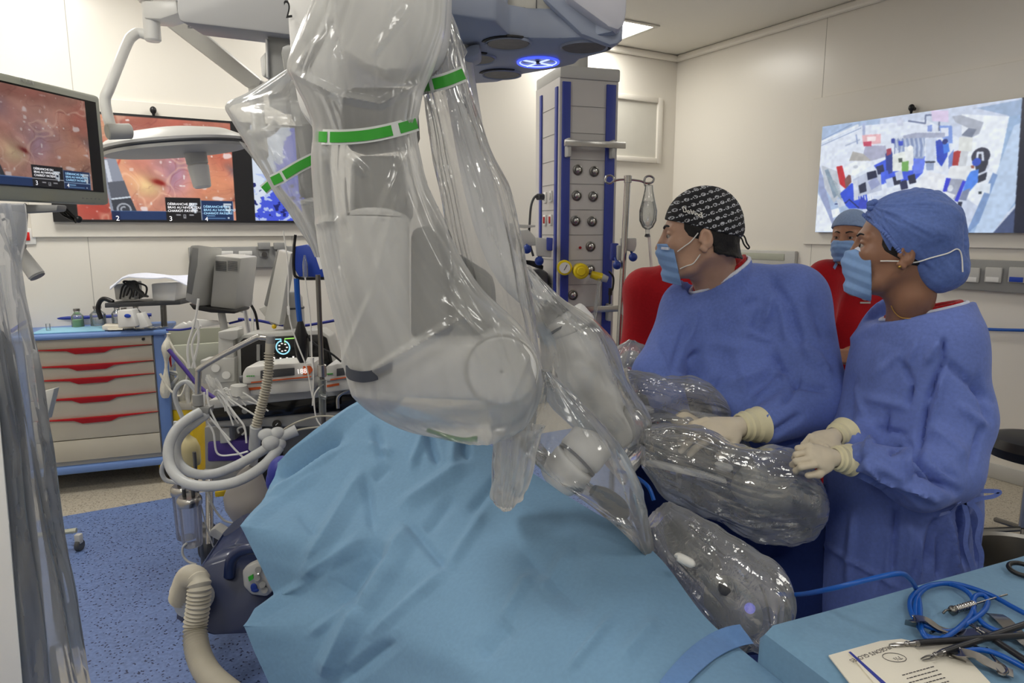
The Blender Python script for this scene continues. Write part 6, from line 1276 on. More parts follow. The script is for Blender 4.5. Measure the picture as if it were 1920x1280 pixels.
mb = MB(MT); mb.cyl((tx(1087, 464), -.002, tz(464)), (tx(1087, 464), -.008, tz(464)), .007, n=14); part('small_port', mb, 'red', t)
for i, (s_, y) in enumerate(((.35, 368), (.65, 367), (.35, 412), (.65, 412))):
    mb = MB(Ms); mb.box((sl*s_, -.004, tz(y)), (.035, .01, .055), .003); o_ = part('socket', mb, 'white', t)
    mb = MB(Ms); mb.box((sl*s_, -.010, tz(y)), (.022, .006, .035), .003); part('switch', mb, 'red' if i > 1 else 'lightgrey', o_)
mb = MB(); ptube(mb, [(1016, 369), (1004, 368), (996, 385), (993, 420), (992, 450), (1000, 480)], 3.5, .006, 8); mb.cyl(W(1018, 369, 3.52), W(1008, 369, 3.5), .016); solo('tower_cable', mb, 'darkgrey', 'thin dark cable plugged into the tower side', 'cable')
# yellow regulator
t = thing('gas_regulator', 'bright yellow gas regulator with a round white gauge on the tower', 'regulator', W(1085, 520, 3.3))
YR = 3.36; mb = MB(); c = W(1059, 502, YR); mb.cyl(c, c+Vector((0, .05, 0)), .037, n=36, bev=.006); part('gauge_case', mb, 'yellowg', t)
mb = MB(); mb.cyl(c+Vector((0, -.003, 0)), c, .027, n=32); g_ = part('gauge_face', mb, 'white', t); mb = MB(); mb.tube([c+Vector((-.004, -.005, -.012)), c+Vector((.01, -.005, .014))], .0015, 5, 1); part('needle', mb, 'black', g_)
mb = MB(); c = W(1089, 508, YR); mb.cyl(c+Vector((0, -.03, 0)), c+Vector((0, .07, 0)), .038, n=36, bev=.008); mb.cyl(c+Vector((0, -.042, 0)), c+Vector((0, -.03, 0)), .022, n=28, bev=.004); part('control_knob', mb, 'yellowg', t)
mb = MB(); mb.cyl(W(1108, 514, YR+.02), W(1128, 520, YR+.02), .018, .022, n=20); part('outlet', mb, 'yellowg', t)
mb = MB(); mb.cyl(W(1128, 520, YR+.02), W(1139, 524, YR+.02), .02, .016, n=20); part('clear_cup', mb, 'tube', t)
mb = MB(); ptube(mb, [(1124, 522), (1120, 560), (1112, 605), (1100, 640)], YR, .009, 8); part('drop_tube', mb, 'saline', t)
# clamps with blue knobs left of the tower, shelf with boxes
t = thing('tower_clamp', 'grey clamp arm with two blue ball knobs left of the tower', 'clamp', W(990, 470, 3.4))
mb = MB(); pp(mb, [(955, 418), (966, 418), (968, 470), (958, 470)], 3.4, .04, .004); pp(mb, [(962, 432), (990, 430), (1000, 440), (1006, 448), (1006, 460), (980, 462), (975, 452), (964, 446)], 3.38, .05, .006); pp(mb, [(1004, 445), (1036, 448), (1034, 482), (1006, 480)], 3.36, .06, .006); pp(mb, [(965, 420), (1004, 422), (1004, 425), (985, 428), (965, 425)], 3.4, .12, .002); part('bracket', mb, 'lightgrey', t)
mb = MB(); pp(mb, [(1025, 445), (1037, 446), (1036, 470), (1025, 469)], 3.34, .04, .004); part('blue_block', mb, 'towerblue', t)
for px_, py_ in ((988, 467), (1011, 489)): mb = MB(); a = W(px_, py_, 3.33); mb.sph(a, .022); mb.cyl(a, a+Vector((.0, .08, .03)), .006); part('knob', mb, 'knob', t)
mb = MB(); pp(mb, [(978, 510), (1012, 503), (1028, 512), (1028, 560), (1010, 575), (985, 540)], 3.5, .1, .01); mb.mat = 0; solo('power_box', mb, 'darkgrey', 'dark grey box with cables left of the tower foot', 'box')
mb = MB(); [ptube(mb, [(968, 488+2*i), (985, 489+i), (1005, 492+2*i), (1018, 500+i)], 3.42, .005, 6) for i in range(5)]; solo('cable_stack', mb, 'black', 'flat bundle of black cables above the dark grey box', 'cable')
t = thing('tower_clamp', 'grey clamp with two blue ball knobs gripping the infusion stand', 'clamp', W(1165, 480, 3.2))
mb = MB(); pp(mb, [(1148, 456), (1160, 456), (1160, 490), (1146, 488)], 3.3, .06, .004); part('blue_block', mb, 'towerblue', t)
mb = MB(); pp(mb, [(1158, 460), (1172, 458), (1172, 490), (1158, 488)], 3.26, .08, .006); pp(mb, [(1166, 446), (1194, 446), (1194, 460), (1190, 472), (1175, 470), (1166, 460)], 3.2, .06, .006); part('bracket', mb, 'lightgrey', t)
for px_, py_ in ((1157, 497), (1187, 482)): mb = MB(); a = W(px_, py_, 3.17); mb.sph(a, .020); mb.cyl(a, a+Vector((0, .06, .03)), .006); part('knob', mb, 'knob', t)
mb = MB(); pp(mb, [(1170, 570), (1196, 570), (1194, 592), (1168, 592)], 3.15, .06, .006); solo('rail_clamp', mb, 'lightgrey', 'small grey clamp where the infusion stand meets the lower rail', 'clamp')
mb = MB(); ptube(mb, [(1142, 508), (1150, 520), (1149, 540), (1144, 550), (1143, 570)], 3.4, .005, 8); mb.cyl(W(1145, 540, 3.4), W(1144, 553, 3.4), .01); solo('tower_plug_lead', mb, 'black', 'short black lead with plug right of the tower', 'cable')
t = thing('infusion_stand', 'steel infusion stand with curled hooks right of the tower', 'stand', Vector((W(1160, 640, 3.2).x, 3.2, 0)))
p0 = W(1177, 334, 3.2); p1 = W(1161, 640, 3.2); dd = (p1-p0).normalized(); mb = MB(); mb.cyl(p0, p0+dd*((p0.z-.02)/-dd.z), .014, n=18); part('pole', mb, 'steel', t)
mb = MB(); mb.cyl(W(1177.5, 329, 3.2), W(1177, 343, 3.2), .018, n=18, bev=.002); part('collar', mb, 'steel', t)
for pts in ([(1177, 336), (1160, 337), (1150, 340), (1143, 344), (1135, 340), (1137, 331), (1145, 329), (1151, 334), (1150, 342)], [(1177, 336), (1200, 339), (1211, 343), (1222, 342), (1226, 335), (1219, 330), (1211, 332), (1208, 340), (1210, 349)]):
    mb = MB(); ptube(mb, pts, 3.2, .005, 8); part('hook', mb, 'steel', t)
mb = MB(); [mb.tube([Vector((p1.x-.04, 3.2, .04)), Vector((p1.x-.04+.28*math.cos(a), 3.2+.28*math.sin(a), .04))], .014, 8, 1) for a in np.linspace(0, 2*math.pi, 6)[:-1]]; part('foot', mb, 'steel_d', t)
t = thing('infusion_bottle', 'clear infusion bottle hanging upside down from the stand hook', 'infusion bottle', W(1217, 440, 3.2))
a = W(1217, 345, 3.2); sc = 3.2/FPX
mb = MB(); mb.lathe([(0, 0), (7*sc, -2*sc), (8*sc, -12*sc), (12*sc, -30*sc), (16.5*sc, -48*sc), (16*sc, -66*sc), (10*sc, -78*sc), (4*sc, -82*sc), (3.5*sc, -96*sc), (0, -97*sc)], a, Z, 28, sy=.7); part('bottle', mb, 'saline', t)
mb = MB(); mb.lathe([(0, -30*sc), (9.5*sc, -31*sc), (12.6*sc, -48*sc), (12*sc, -64*sc), (7*sc, -75*sc), (0, -77*sc)], a, Z, 24, sy=.65); part('liquid', mb, 'glass', t)
mb = MB(); mb.cyl(a-Z*.225, a-Z*.238, .010, .014, n=14); part('drip_port', mb, 'darkgrey', t)
mb = MB(); ptube(mb, [(1217, 440), (1219, 470), (1221, 500), (1217, 540), (1218, 580), (1212, 640)], 3.2, .007, 8); pp(mb, [(1209, 520), (1216, 518), (1222, 524), (1218, 534), (1213, 533)], 3.19, .02, .003); part('drip_line', mb, 'string', t)
# ---------------------------------------------------------------- right side furniture
rA, zA = px_right(1792, 540); rB, zB = px_right(1920, 488); rC, zC = px_right(1920, 550); _, zD = px_right(1800, 486)
t = thing('wall_rail', 'grey wall service rail with sockets under the right wall screen', 'socket rail', room(0, rA, zA))
mb = MB(); on_right(mb, rA-.15, rA+2.2, (zA+zC)/2, (zB+zD)/2, 0, .045, .008); part('channel', mb, 'grey', t)
for i, px_ in enumerate((1822, 1863, 1908)):
    r_, z_ = px_right(px_, 516, .045); mb = MB(); on_right(mb, r_-.045, r_+.05, z_-.045, z_+.05, .045, .062, .005); o_ = part('socket', mb, 'lightgrey', t)
    mb = MB(); on_right(mb, r_-.035, r_+.04, z_-.04, z_-.01, .062, .066, .001); part('socket_label', mb, 'blue' if i == 2 else 'white', o_)
mb = MB(); pts = [px_right(x, y, .03) for x, y in ((1700, 606), (1780, 612), (1850, 617), (1920, 619), (1960, 619))]; mb.tube([room(.03, r_, z_) for r_, z_ in pts], .010, 10); solo('wall_hose', mb, 'cable', 'blue hose running along the right wall under the rail', 'hose')
t = thing('wall_bracket', 'grey fitting on the wall just right of the capped man', 'fitting', W(1430, 480, 5.0))
rE, zE = px_right(1440, 482); mb = MB(); on_right(mb, rE-.55, rE+.3, zE-.10, zE+.06, 0, .04, .008); part('plate', mb, 'lightgrey', t); mb = MB(); on_right(mb, rE-.50, rE+.2, zE-.02, zE+.035, .04, .045, .002); part('slots', mb, 'beige', t)
t = thing('stool', 'round black stool seat above a steel base at the right edge', 'stool', (W(1940, 834, 3.25).x, 3.25, 0))
ps = W(1940, 834, 3.25); mb = MB(); mb.lathe([(0, .035), (.12, .045), (.18, .03), (.205, -.01), (.195, -.055), (.15, -.07), (0, -.06)], ps, Z, 48); part('seat', mb, 'black', t)
pb = Wz(1945, 1020, 0); mb = MB(); mb.cyl(Vector((ps.x, ps.y, .12)), ps-Z*.05, .025); part('post', mb, 'steel', t)
mb = MB(); [mb.tube([Vector((ps.x, ps.y, .11)), Vector((ps.x+.2*math.cos(a), ps.y+.2*math.sin(a), .07))], .014, 8, 1) for a in np.linspace(.3, 2*math.pi+.3, 6)[:-1]]; part('foot', mb, 'steel_d', t)
c = W(1940, 985, 2.55); cc = Vector((c.x, c.y, 0)); rr_ = .24
t = thing('kick_bucket', 'low round steel basin on casters at the right edge', 'basin', cc)
mb = MB(); mb.lathe([(0, .16), (rr_*.7, .16), (rr_*.8, .15), (rr_*.92, .30), (rr_*1.0, .31), (rr_*1.0, .285), (rr_*.94, .27), (rr_*.85, .13), (0, .13)], cc, Z, 56); part('bowl', mb, 'steel_d', t)
mb = MB(); mb.lathe([(rr_*1.02, .13), (rr_*1.04, .125), (rr_*1.02, .11), (rr_*.98, .12), (rr_*1.02, .13)], cc, Z, 56); part('ring', mb, 'steel', t)
for a in (-2.4, -1.5, -.6, 1.2):
    q_ = cc+Vector((math.cos(a)*rr_*.9, math.sin(a)*rr_*.9, 0)); mb = MB(); mb.cyl(q_+Z*.05, q_+Z*.125, .012); c_ = part('caster', mb, 'steel_d', t); mb = MB(); mb.cyl(q_+Vector((-.012, 0, .03)), q_+Vector((.012, 0, .03)), .03, n=22, bev=.004); part('wheel', mb, 'black', c_)
# ---------------------------------------------------------------- instrument table in the corner
TZ = .95
tc0 = Wz(1455, 1178, TZ); tc1 = Wz(1920, 1047, TZ); xd = Vector((tc1.x-tc0.x, tc1.y-tc0.y, 0)).normalized(); MTb = frame(Vector((tc0.x, tc0.y, 0)), xd)
t = thing('instrument_table', 'instrument table under a light blue cloth in the lower right corner', 'table', MTb @ Vector((.5, -.3, 0)))
mb = MB(MTb); mb.box((.52, -.30, TZ-.045), (.98, .52, .03), .004); part('tabletop', mb, 'steel', t)
mb = MB(MTb); [mb.cyl((x, y, 0), (x, y, TZ-.06), .016) for x in (.1, .95) for y in (-.1, -.5)]; part('legs', mb, 'steel_d', t)
G = []; prof = [(-.30, .06), (-.18, .03), (-.06, .012), (-.012, .003), (0, -.004), (0, -.02)]
def tcl(u, v):
    x = -.012+u*1.08; y = .012-v*.64; edge = min((x+.012), (.012-y)) ; z = TZ
    return x, y, z
mb = MB(MTb); L_, D_ = 1.08, .64; ring = []
nx, ny = 90, 54; G = []
for j in range(ny+1):
    row = []
    for i in range(nx+1):
        s_ = i/nx*(L_+.9)-.45; q_ = j/ny*(D_+.9)-.45
        def fold(a, L): # unrolls the cloth over an edge
            if a < 0: return (-.004+.012*math.sin(a*9)*min(1, -a*3), a)
            if a > L: return (L+.004, L-a)
            return (a, 0)
        fx, hz = fold(s_, L_); fy, hz2 = fold(q_, D_); dz = hz+hz2 if (hz == 0 or hz2 == 0) else -math.hypot(hz, hz2)
        rip = .010*math.sin(s_*23+q_*3)*min(1, -hz2*4) if hz2 < 0 else 0; rip2 = .010*math.sin(q_*21)*min(1, -hz*4) if hz < 0 else 0
        n_ = float(fbm(np.array([[s_*3, q_*3, .3]]), 1.2, 3, 6)[0])*.0025*(1 if dz == 0 else 0)
        row.append((fx-.012+(rip2 if s_ < 0 else -rip2), .012-fy+(rip if q_ < 0 else -rip), TZ+dz+n_))
    G.append(row)
mb.sheet(G, .0015); solo('table_cloth', mb, 'drape2', 'light blue cloth covering the corner instrument table', 'cloth', ang=50)
TT = TZ+.004
def tp(px, py, dz=0.0): p = Wz(px, py, TT+dz); return p
def flat(mb, pts, z0, th, r=0.0): mb.prism([(Wz(x, y, TT).x, Wz(x, y, TT).y) for x, y in pts], TT+z0, TT+z0+th, r=r); return mb
# paper packets
t = thing('glove_packet', 'opened cream paper packet with blue line and printed text on the table', 'packet', tp(1680, 1250))
mb = MB(); flat(mb, [(1553, 1232), (1650, 1205), (1690, 1201), (1722, 1208), (1790, 1212), (1900, 1330), (1640, 1345)], .001, .003, .0008); part('outer_wrap', mb, 'paper', t)
mb = MB(); flat(mb, [(1590, 1230), (1668, 1207), (1700, 1210), (1830, 1320), (1690, 1350)], .0045, .003, .0008); part('inner_wrap', mb, 'paper', t)
mb = MB(); flat(mb, [(1590, 1231), (1594, 1230), (1672, 1300), (1666, 1304)], .0078, .0004); part('blue_line', mb, 'inkblue', t)
def tabtext(name, s, a, b, size, mat, dz=.0079):
    pa, pb_ = tp(*a), tp(*b); x = (pb_-pa).normalized(); text(name, s, facing(Vector((pa.x, pa.y, TT+dz)), x, Z.cross(x)), size, mat, t, ext=.0001)
tabtext('printed_title', "SURGEON'S GLOVES", (1673, 1216), (1620, 1235), .0105, 'ink')
pa = tp(1676, 1241); mb = MB(); mb.tube([Vector((pa.x+.017*math.cos(a), pa.y+.011*math.sin(a), TT+.008)) for a in np.linspace(0, 2*math.pi, 33)[:-1]], .0005, 5, 1, closed=True); part('printed_ring', mb, 'ink', t)
tabtext('printed_size', '7½', (1684, 1238), (1668, 1245), .011, 'ink'); pass
for i in range(7):   # the small print is too blurred to read: rows of short ink marks
    a0, a1 = tp(1750+7*i, 1258+7*i), tp(1690+7*i, 1275+7*i); rg = random.Random(i); u = 0.0; mb = MB()
    while u < .94: w = rg.uniform(.04, .12); p, q_ = a0.lerp(a1, u), a0.lerp(a1, min(1, u+w)); mb.tube([Vector((p.x, p.y, TT+.0079)), Vector((q_.x, q_.y, TT+.0079))], .0009, 5, 1, flat=.4); u += w+.03
    part('printed_line', mb, 'ink', t)
# blue cable coiled on the table
mb = MB(); L = [Wz(1460, 1113, .93), Wz(1500, 1114, .95), Wz(1560, 1103, 1.02), Wz(1630, 1086, 1.05), Wz(1685, 1075, 1.06), Wz(1705, 1084, 1.03)]+[tp(x, y, .006+.003*(i % 3)) for i, (x, y) in enumerate([(1718, 1105), (1724, 1130), (1728, 1180), (1745, 1200), (1770, 1196), (1800, 1175), (1822, 1150), (1825, 1125), (1808, 1105), (1775, 1094), (1740, 1098), (1715, 1112), (1706, 1130), (1712, 1155), (1735, 1172), (1780, 1184), (1815, 1168), (1845, 1145), (1852, 1125), (1842, 1115), (1828, 1118), (1824, 1140), (1840, 1165), (1870, 1182), (1940, 1195)])]
mb.tube(L, .0042, 10, 8); solo('blue_cable', mb, 'cable', 'bright blue cable looped on the instrument table and rising to the left', 'cable')
mb = MB(); mb.tube([tp(x, y, .008) for x, y in [(1770, 1194), (1762, 1197), (1735, 1190), (1718, 1160), (1720, 1120), (1745, 1098), (1790, 1094), (1850, 1112), (1900, 1138), (1950, 1165)]], .0042, 10, 8); solo('blue_cable', mb, 'cable', 'second blue cable strand crossing the table to the right edge', 'cable')
mb = MB(); mb.tube([tp(x, y, .010) for x, y in [(1800, 1222), (1840, 1218), (1880, 1230), (1940, 1262)]], .0042, 10, 8); solo('blue_cable', mb, 'cable', 'short blue cable piece under the black shafts near the lower right corner', 'cable')
def shaft(a, b, r, lab, jaw=True):
    p0, p1 = tp(*a, .012), tp(*b, .02); t = thing('robot_instrument', lab, 'surgical instrument', (p0+p1)/2, 'long black robot instruments'); d = (p1-p0).normalized()
    mb = MB(); mb.cyl(p0, p1, r, n=20); part('shaft', mb, 'shaft', t)
    mb = MB(); mb.cyl(p0-d*.006, p0, r*.95, n=16); part('metal_ring', mb, 'silver', t)
    mb = MB(); mb.cyl(p0-d*.022, p0-d*.006, r*.5, r*.85, n=12); mb.sph(p0-d*.018, r*.8); part('wrist', mb, 'silver', t)
    s = d.cross(Z).normalized()
    for k_ in (-1, 1): mb = MB(); mb.tube([p0-d*.020, p0-d*.032+s*k_*.003, p0-d*.046+s*k_*.0015], lambda u: .0018*(1.1-.6*u), 6, 4); part('jaw', mb, 'silver', t)
shaft((1722, 1205), (1935, 1190), .0052, 'long black instrument with open jaws pointing at the paper packet'); shaft((1770, 1222), (1935, 1166), .0052, 'long black instrument crossing the first, jaws near the packet corner'); shaft((1850, 1190), (1960, 1262), .005, 'black instrument shaft running down towards the lower right corner')
def retr(pts, lab, w, curl=True):
    t = thing('retractor', lab, 'surgical instrument', tp(*pts[len(pts)//2])); P_ = catmull([np.array(tuple(tp(x, y, dz))) for x, y, dz in pts], 8); G = []
    for i, p in enumerate(P_):
        d = P_[min(i+1, len(P_)-1)]-P_[max(i-1, 0)]; s = np.cross(d, (0, 0, 1)); s /= np.linalg.norm(s)+1e-9; G.append([Vector(p+s*w*h) for h in (-1, -.5, 0, .5, 1)])
    mb = MB(); mb.sheet(G, .0018); part('blade', mb, 'silver', t); return t
retr([(1708, 1172, .003), (1712, 1160, .022), (1735, 1160, .022), (1765, 1178, .012), (1800, 1185, .006), (1850, 1180, .012), (1842, 1172, .004)], 'bent steel retractor lying inside the blue cable loop', .009)
retr([(1796, 1236, .003), (1800, 1222, .018), (1830, 1228, .016), (1862, 1246, .01), (1900, 1262, .006)], 'bent steel retractor below the crossed black shafts', .011)
retr([(1865, 1150, .003), (1880, 1160, .008), (1905, 1185, .008), (1940, 1215, .006)], 'broad flat steel blade at the right end of the table', .013)
t = thing('obturator', 'thin silver rod with a coiled grip on the instrument table', 'surgical instrument', tp(1820, 1135))
a, b = tp(1790, 1143, .008), tp(1888, 1114, .010); d = (b-a).normalized(); mb = MB(); mb.cyl(a, b, .0018, n=10); part('rod', mb, 'silver', t)
mb = MB(); m_ = 80; mb.tube([a+d*(.045*i/m_) for i in range(m_+1)], lambda u: .0055+.0014*math.cos(u*44), 14, 1); part('coiled_grip', mb, 'silver', t)
mb = MB(); mb.sph(a-d*.004, .008); mb.tube([a-d*.006, a-d*.02+Z*.004, a-d*.028], .002, 6); part('tip', mb, 'steel_d', t)
t = thing('forceps', 'small chrome ring handles under the black shafts', 'surgical instrument', tp(1870, 1255))
for pts in ([(1850, 1215), (1868, 1238), (1884, 1250), (1888, 1260), (1878, 1264), (1866, 1252), (1868, 1240)], [(1745, 1186), (1760, 1182), (1790, 1196), (1780, 1200), (1760, 1194)], [(1770, 1180), (1800, 1196), (1850, 1222)]): mb = MB(); mb.tube([tp(x, y, .007) for x, y in pts], .0024, 8, 6); part('ring_handle', mb, 'silver', t)
mb = MB(); c = tp(1916, 1067, .008); mb.tube([c+Vector((.022*math.cos(a), .018*math.sin(a), .004*math.sin(a))) for a in np.linspace(0, 2*math.pi, 25)[:-1]], .0045, 10, 1, closed=True); solo('black_ring', mb, 'black', 'black rubber ring on the far right of the instrument table', 'ring')
# ---------------------------------------------------------------- people
class Surf:
    "finds the near skin of a mesh at a pixel of the photograph"
    def __init__(s, P, N): s.P = P; s.N = N; s.U = px_of(P)
    def at(s, x, y, off=0.0, rad=5):
        d = np.hypot(s.U[:, 0]-x, s.U[:, 1]-y); k = np.where(d < rad)[0]
        if len(k) == 0: i = int(np.argmin(d)); 
        else: i = k[np.argsort(s.P[k, 1])[:max(1, len(k)//6)]]; i = i[np.argmin(d[i])]
        p = s.P[i]; n = s.N[i]; w = np.array(W(x, y, p[1])); return Vector(w+n*off)
def toW(v, Mh): a = np.array(Mh); return v@a[:3, :3].T+a[:3, 3]
def headM(px, py, Y, fwd, scale=1.0, pitch=0.0, roll=0.0, ear=False):
    f = Vector(fwd).normalized(); l = Z.cross(f).normalized(); u = f.cross(l)
    m = Matrix((f, l, u)).transposed().to_4x4() @ Matrix.Rotation(pitch, 4, 'Y') @ Matrix.Rotation(roll, 4, 'X') @ Matrix.Scale(scale, 4)
    if not ear: return Matrix.Translation(W(px, py, Y)) @ m
    e = m @ Vector((-.012, .082, -.006)); return Matrix.Translation(W(px, py, Y+e.y)-e) @ m
def cran(P): return dell(P, (-.008, 0, .030), (.096, .077, .096))
def face(P, fem=False, neck=None):
    d = cran(P); d = smin(d, dell(P, (.030, 0, -.030), (.066, .060, .085)), .03)
    jw = .046 if fem else .052
    for s in (-1, 1):
        d = smin(d, dcap(P, (-.004, s*jw, -.045), (.030, s*jw*.85, -.078), .020, .018), .02); d = smin(d, dcap(P, (.030, s*jw*.82, -.080), (.072, s*.012, -.100), .017, .017), .02)
        d = smin(d, dell(P, (.060, s*.040, -.018), (.026, .022, .022)), .015)        # cheekbone
        d = smin(d, dcap(P, (.084, s*.012, .026), (.074, s*.044, .022), .010, .008), .012)  # brow
    d = smin(d, dcap(P, (.078, 0, -.098), (.082, 0, -.104), .017), .02)             # chin
    for s in (-1, 1): d = smax(d, -dell(P, (.098, s*.031, .004), (.018, .019, .014)), .010)
    nx = -.011 if fem else -.003
    d = smin(d, dcap(P, (.090+nx*.3, 0, .014), (.112+nx, 0, -.030), .009, .0115), .010); d = smin(d, dell(P, (.104+nx, 0, -.036), (.012, .017 if fem else .019, .010)), .008)
    d = smin(d, dell(P, (.088, 0, -.060), (.013, .026, .008)), .008); d = smin(d, dell(P, (.086, 0, -.073), (.013, .022, .007)), .006)
    for s in (-1, 1):
        d = smin(d, dell(P, (.076, s*.031, .010), (.014, .018, .007)), .004); d = smin(d, dell(P, (.075, s*.031, -.006), (.013, .016, .006)), .004)   # lids
        e = dell(P, (-.012, s*.079, -.006), (.0165, .0075, .0275), ((math.cos(.2), 0, math.sin(.2)), (0, 1, 0), (-math.sin(.2), 0, math.cos(.2)))); e = smax(e, -dell(P, (-.009, s*.088, -.003), (.0105, .0088, .018)), .003)
        e = smin(e, dcap(P, (.000, s*.080, -.030), (-.008, s*.080, -.036), .007), .005); e = smin(e, dcap(P, (.004, s*.079, -.010), (.002, s*.079, -.004), .005), .004); d = smin(d, e, .006)
    if neck:
        for a, b, ra, rb in neck: d = smin(d, dcap(P, a, b, ra, rb), .03)
    return d
def eyes(parent, Mh, looks=(1, 0)):
    for s in (-1, 1):
        mb = MB(Mh); mb.sph((.0770, s*.031, .002), .0116, 14); e = part('eyeball', mb, 'eye', parent)
        mb = MB(Mh); c = Vector((.0765, s*.031, .002)); d = Vector((looks[0], looks[1], 0)).normalized(); mb.sph(c+d*.0078, (.0062, .0066, .0066), 10); part('iris', mb, 'iris', e)
def brow(parent, Mh, thick=.0045):
    for s in (-1, 1):
        mb = MB(Mh); mb.tube([(.094, s*.013, .024), (.091, s*.028, .030), (.078, s*.045, .026)], lambda u: thick*(1-.5*u), 8, 6, flat=.8); part('eyebrow', mb, 'hair', parent)
def sdfpart(name, fn, lo, hi, vox, mat, parent, Mh=None, disp=None, smooth=1, ang=80):
    v, q = sdf_mesh(fn, lo, hi, vox); v = relax(v, q, smooth)
    if Mh is not None: v = toW(v, Mh)
    if disp is not None: N = outward(v, q); v = v+N*disp(v, N)[:, None]
    o = part(name, None, mat, parent, vf=(v, q), ang=ang); N = outward(v, q); return o, Surf(v, N)
def mask_fn(x_back, z_top, slope, z_bot, blow=.0):
    def f(P):
        d = smin(dell(P, (.035, 0, -.045), (.078+blow, .062, .080)), dcap(P, (.085, 0, -.02), (.100+blow, 0, -.040), .020, .022), .035)
        d = smin(d, dcap(P, (.06, 0, -.105), (.074, 0, -.112), .024), .03)-.004
        d = d-.0034*(np.abs(((P[:, 2]+.3-.25*(P[:, 0]-.05))*75) % 2-1)-.5)
        top = P[:, 2]-(z_top+slope*(P[:, 0]-.11)); bot = z_bot-P[:, 2]+.25*(P[:, 0]-.06); back = x_back-P[:, 0]+.22*(P[:, 2]+.07)
        return np.maximum(np.maximum(np.maximum(d, top), bot), back)
    return f
def hand_fn(curl=(.5, .6, .4), spread=.1, thumb=(.9, .3)):
    "hand along +x, back of the hand +z, thumb on +y"
    segs = []
    for i, (y, L) in enumerate(((.030, .92), (.010, 1.0), (-.011, .95), (-.031, .78))):
        p = np.array([.088-.006*abs(i-1), y, .0]); a = 0; yaw = (1.2-i)*spread*.5
        for k_, (l, r) in enumerate(((.043*L, .0098), (.027*L, .009), (.021*L, .0082))):
            a += curl[k_]*(1+.12*(i-1)); q = p+l*np.array([math.cos(a)*math.cos(yaw), math.sin(yaw), -math.sin(a)]); segs.append((p, q, r, r*.93)); p = q
    p = np.array([.022, .030, -.008]); q = p+np.array([.038*math.cos(thumb[0]), .038*math.sin(thumb[0]), -.012]); segs.append((p, q, .014, .0115)); r_ = q+np.array([.034*math.cos(thumb[1]), .034*math.sin(thumb[1]), -.010]); segs.append((q, r_, .0112, .009))
    def f(P):
        d = dell(P, (.048, 0, -.002), (.052, .042, .0165)); d = smin(d, dcap(P, (-.02, 0, 0), (.02, 0, 0), .026, .024), .02)
        for a, b, ra, rb in segs[:12]: d = smin(d, dcap(P, a, b, ra, rb), .005)
        for a, b, ra, rb in segs[12:]: d = smin(d, dcap(P, a, b, ra, rb), .009)
        return d
    return f
def handM(wrist, tip, back):
    x = (Vector(tip)-Vector(wrist)).normalized(); z = Vector(back); z = (z-x*z.dot(x)).normalized(); y = z.cross(x)
    m = Matrix((x, y, z)).transposed().to_4x4(); m.translation = Vector(wrist); return m
def glove(parent, name, Mh, sc=1.0, cuff=True, **k):
    M2 = Mh @ Matrix.Scale(sc, 4); o, s = sdfpart(name, hand_fn(**k), (-.05, -.075, -.12), (.20, .10, .04), .003, 'glove', parent, M2, disp=lambda v, n: .0012*crumple(v, 30, 3, 5))
    if cuff:
        mb = MB(M2); n = 36; prof = [(.026, -.008), (.031, -.012), (.033, -.022), (.035, -.026), (.036, -.042), (.040, -.050), (.042, -.066), (.045, -.072)]
        mb.lathe([(r+.0012*math.sin(i*2.7), -z) for i, (r, z) in enumerate(prof)], (0, 0, 0), Vector((-1, 0, 0)), n, sx=1.0, sy=1.12); part('cuff', mb, 'cuff', o, label='ribbed cream glove cuff')
    return o
def fit(pts): return [np.array(W(*p)) for p in pts]
def cloth_disp(F, seed=1, a1=.004, a2=.0025, sc=5):
    def f(v, N):
        view = np.array([0, 0, CAMH])-v; fr = (N*view).sum(1) > 0
        return 1.7*folds(v, F)*fr + a1*fbm(v, sc, 4, seed)+a2*crumple(v, sc*1.5, seed, 6)
    return f
def legs(parent, x, y, d=.11, top=.95, mat='shirt', fwd=(0, -1)):
    f = Vector((fwd[0], fwd[1], 0)).normalized(); sd = Vector((-f.y, f.x, 0))
    for s in (-1, 1):
        p = Vector((x, y, 0))+sd*d*s; mb = MB(); mb.tube([p+Z*top, p+Z*.5+f*.02, p+Z*.09], lambda u: .085-.03*u, 18, 8); part('trouser_leg', mb, mat, parent)
        mb = MB(); mb.sph(p+f*.05+Z*.045, (.055, .055, .045)); mb.sph(p+f*.12+Z*.035, (.048, .06, .035)); mb.box(p+f*.07+Z*.01, (.09, .20, .02), .008, T=Matrix.Rotation(math.atan2(f.y, f.x)-math.pi/2, 4, 'Z')); part('shoe', mb, 'white', parent)
def ribbon(mb, pts, w, th=.0012, n=8, vert=Vector((0, 0, 1))):
    P_ = catmull([np.array(tuple(p)) for p in pts], n); G = []
    for i, p in enumerate(P_):
        t_ = P_[min(i+1, len(P_)-1)]-P_[max(i-1, 0)]; s_ = np.cross(t_, np.array([0, 1.0, 0])); s_ /= np.linalg.norm(s_)+1e-9; G.append([Vector(p+s_*w*h) for h in (-1, 0, 1)])
    mb.sheet(G, th); return mb
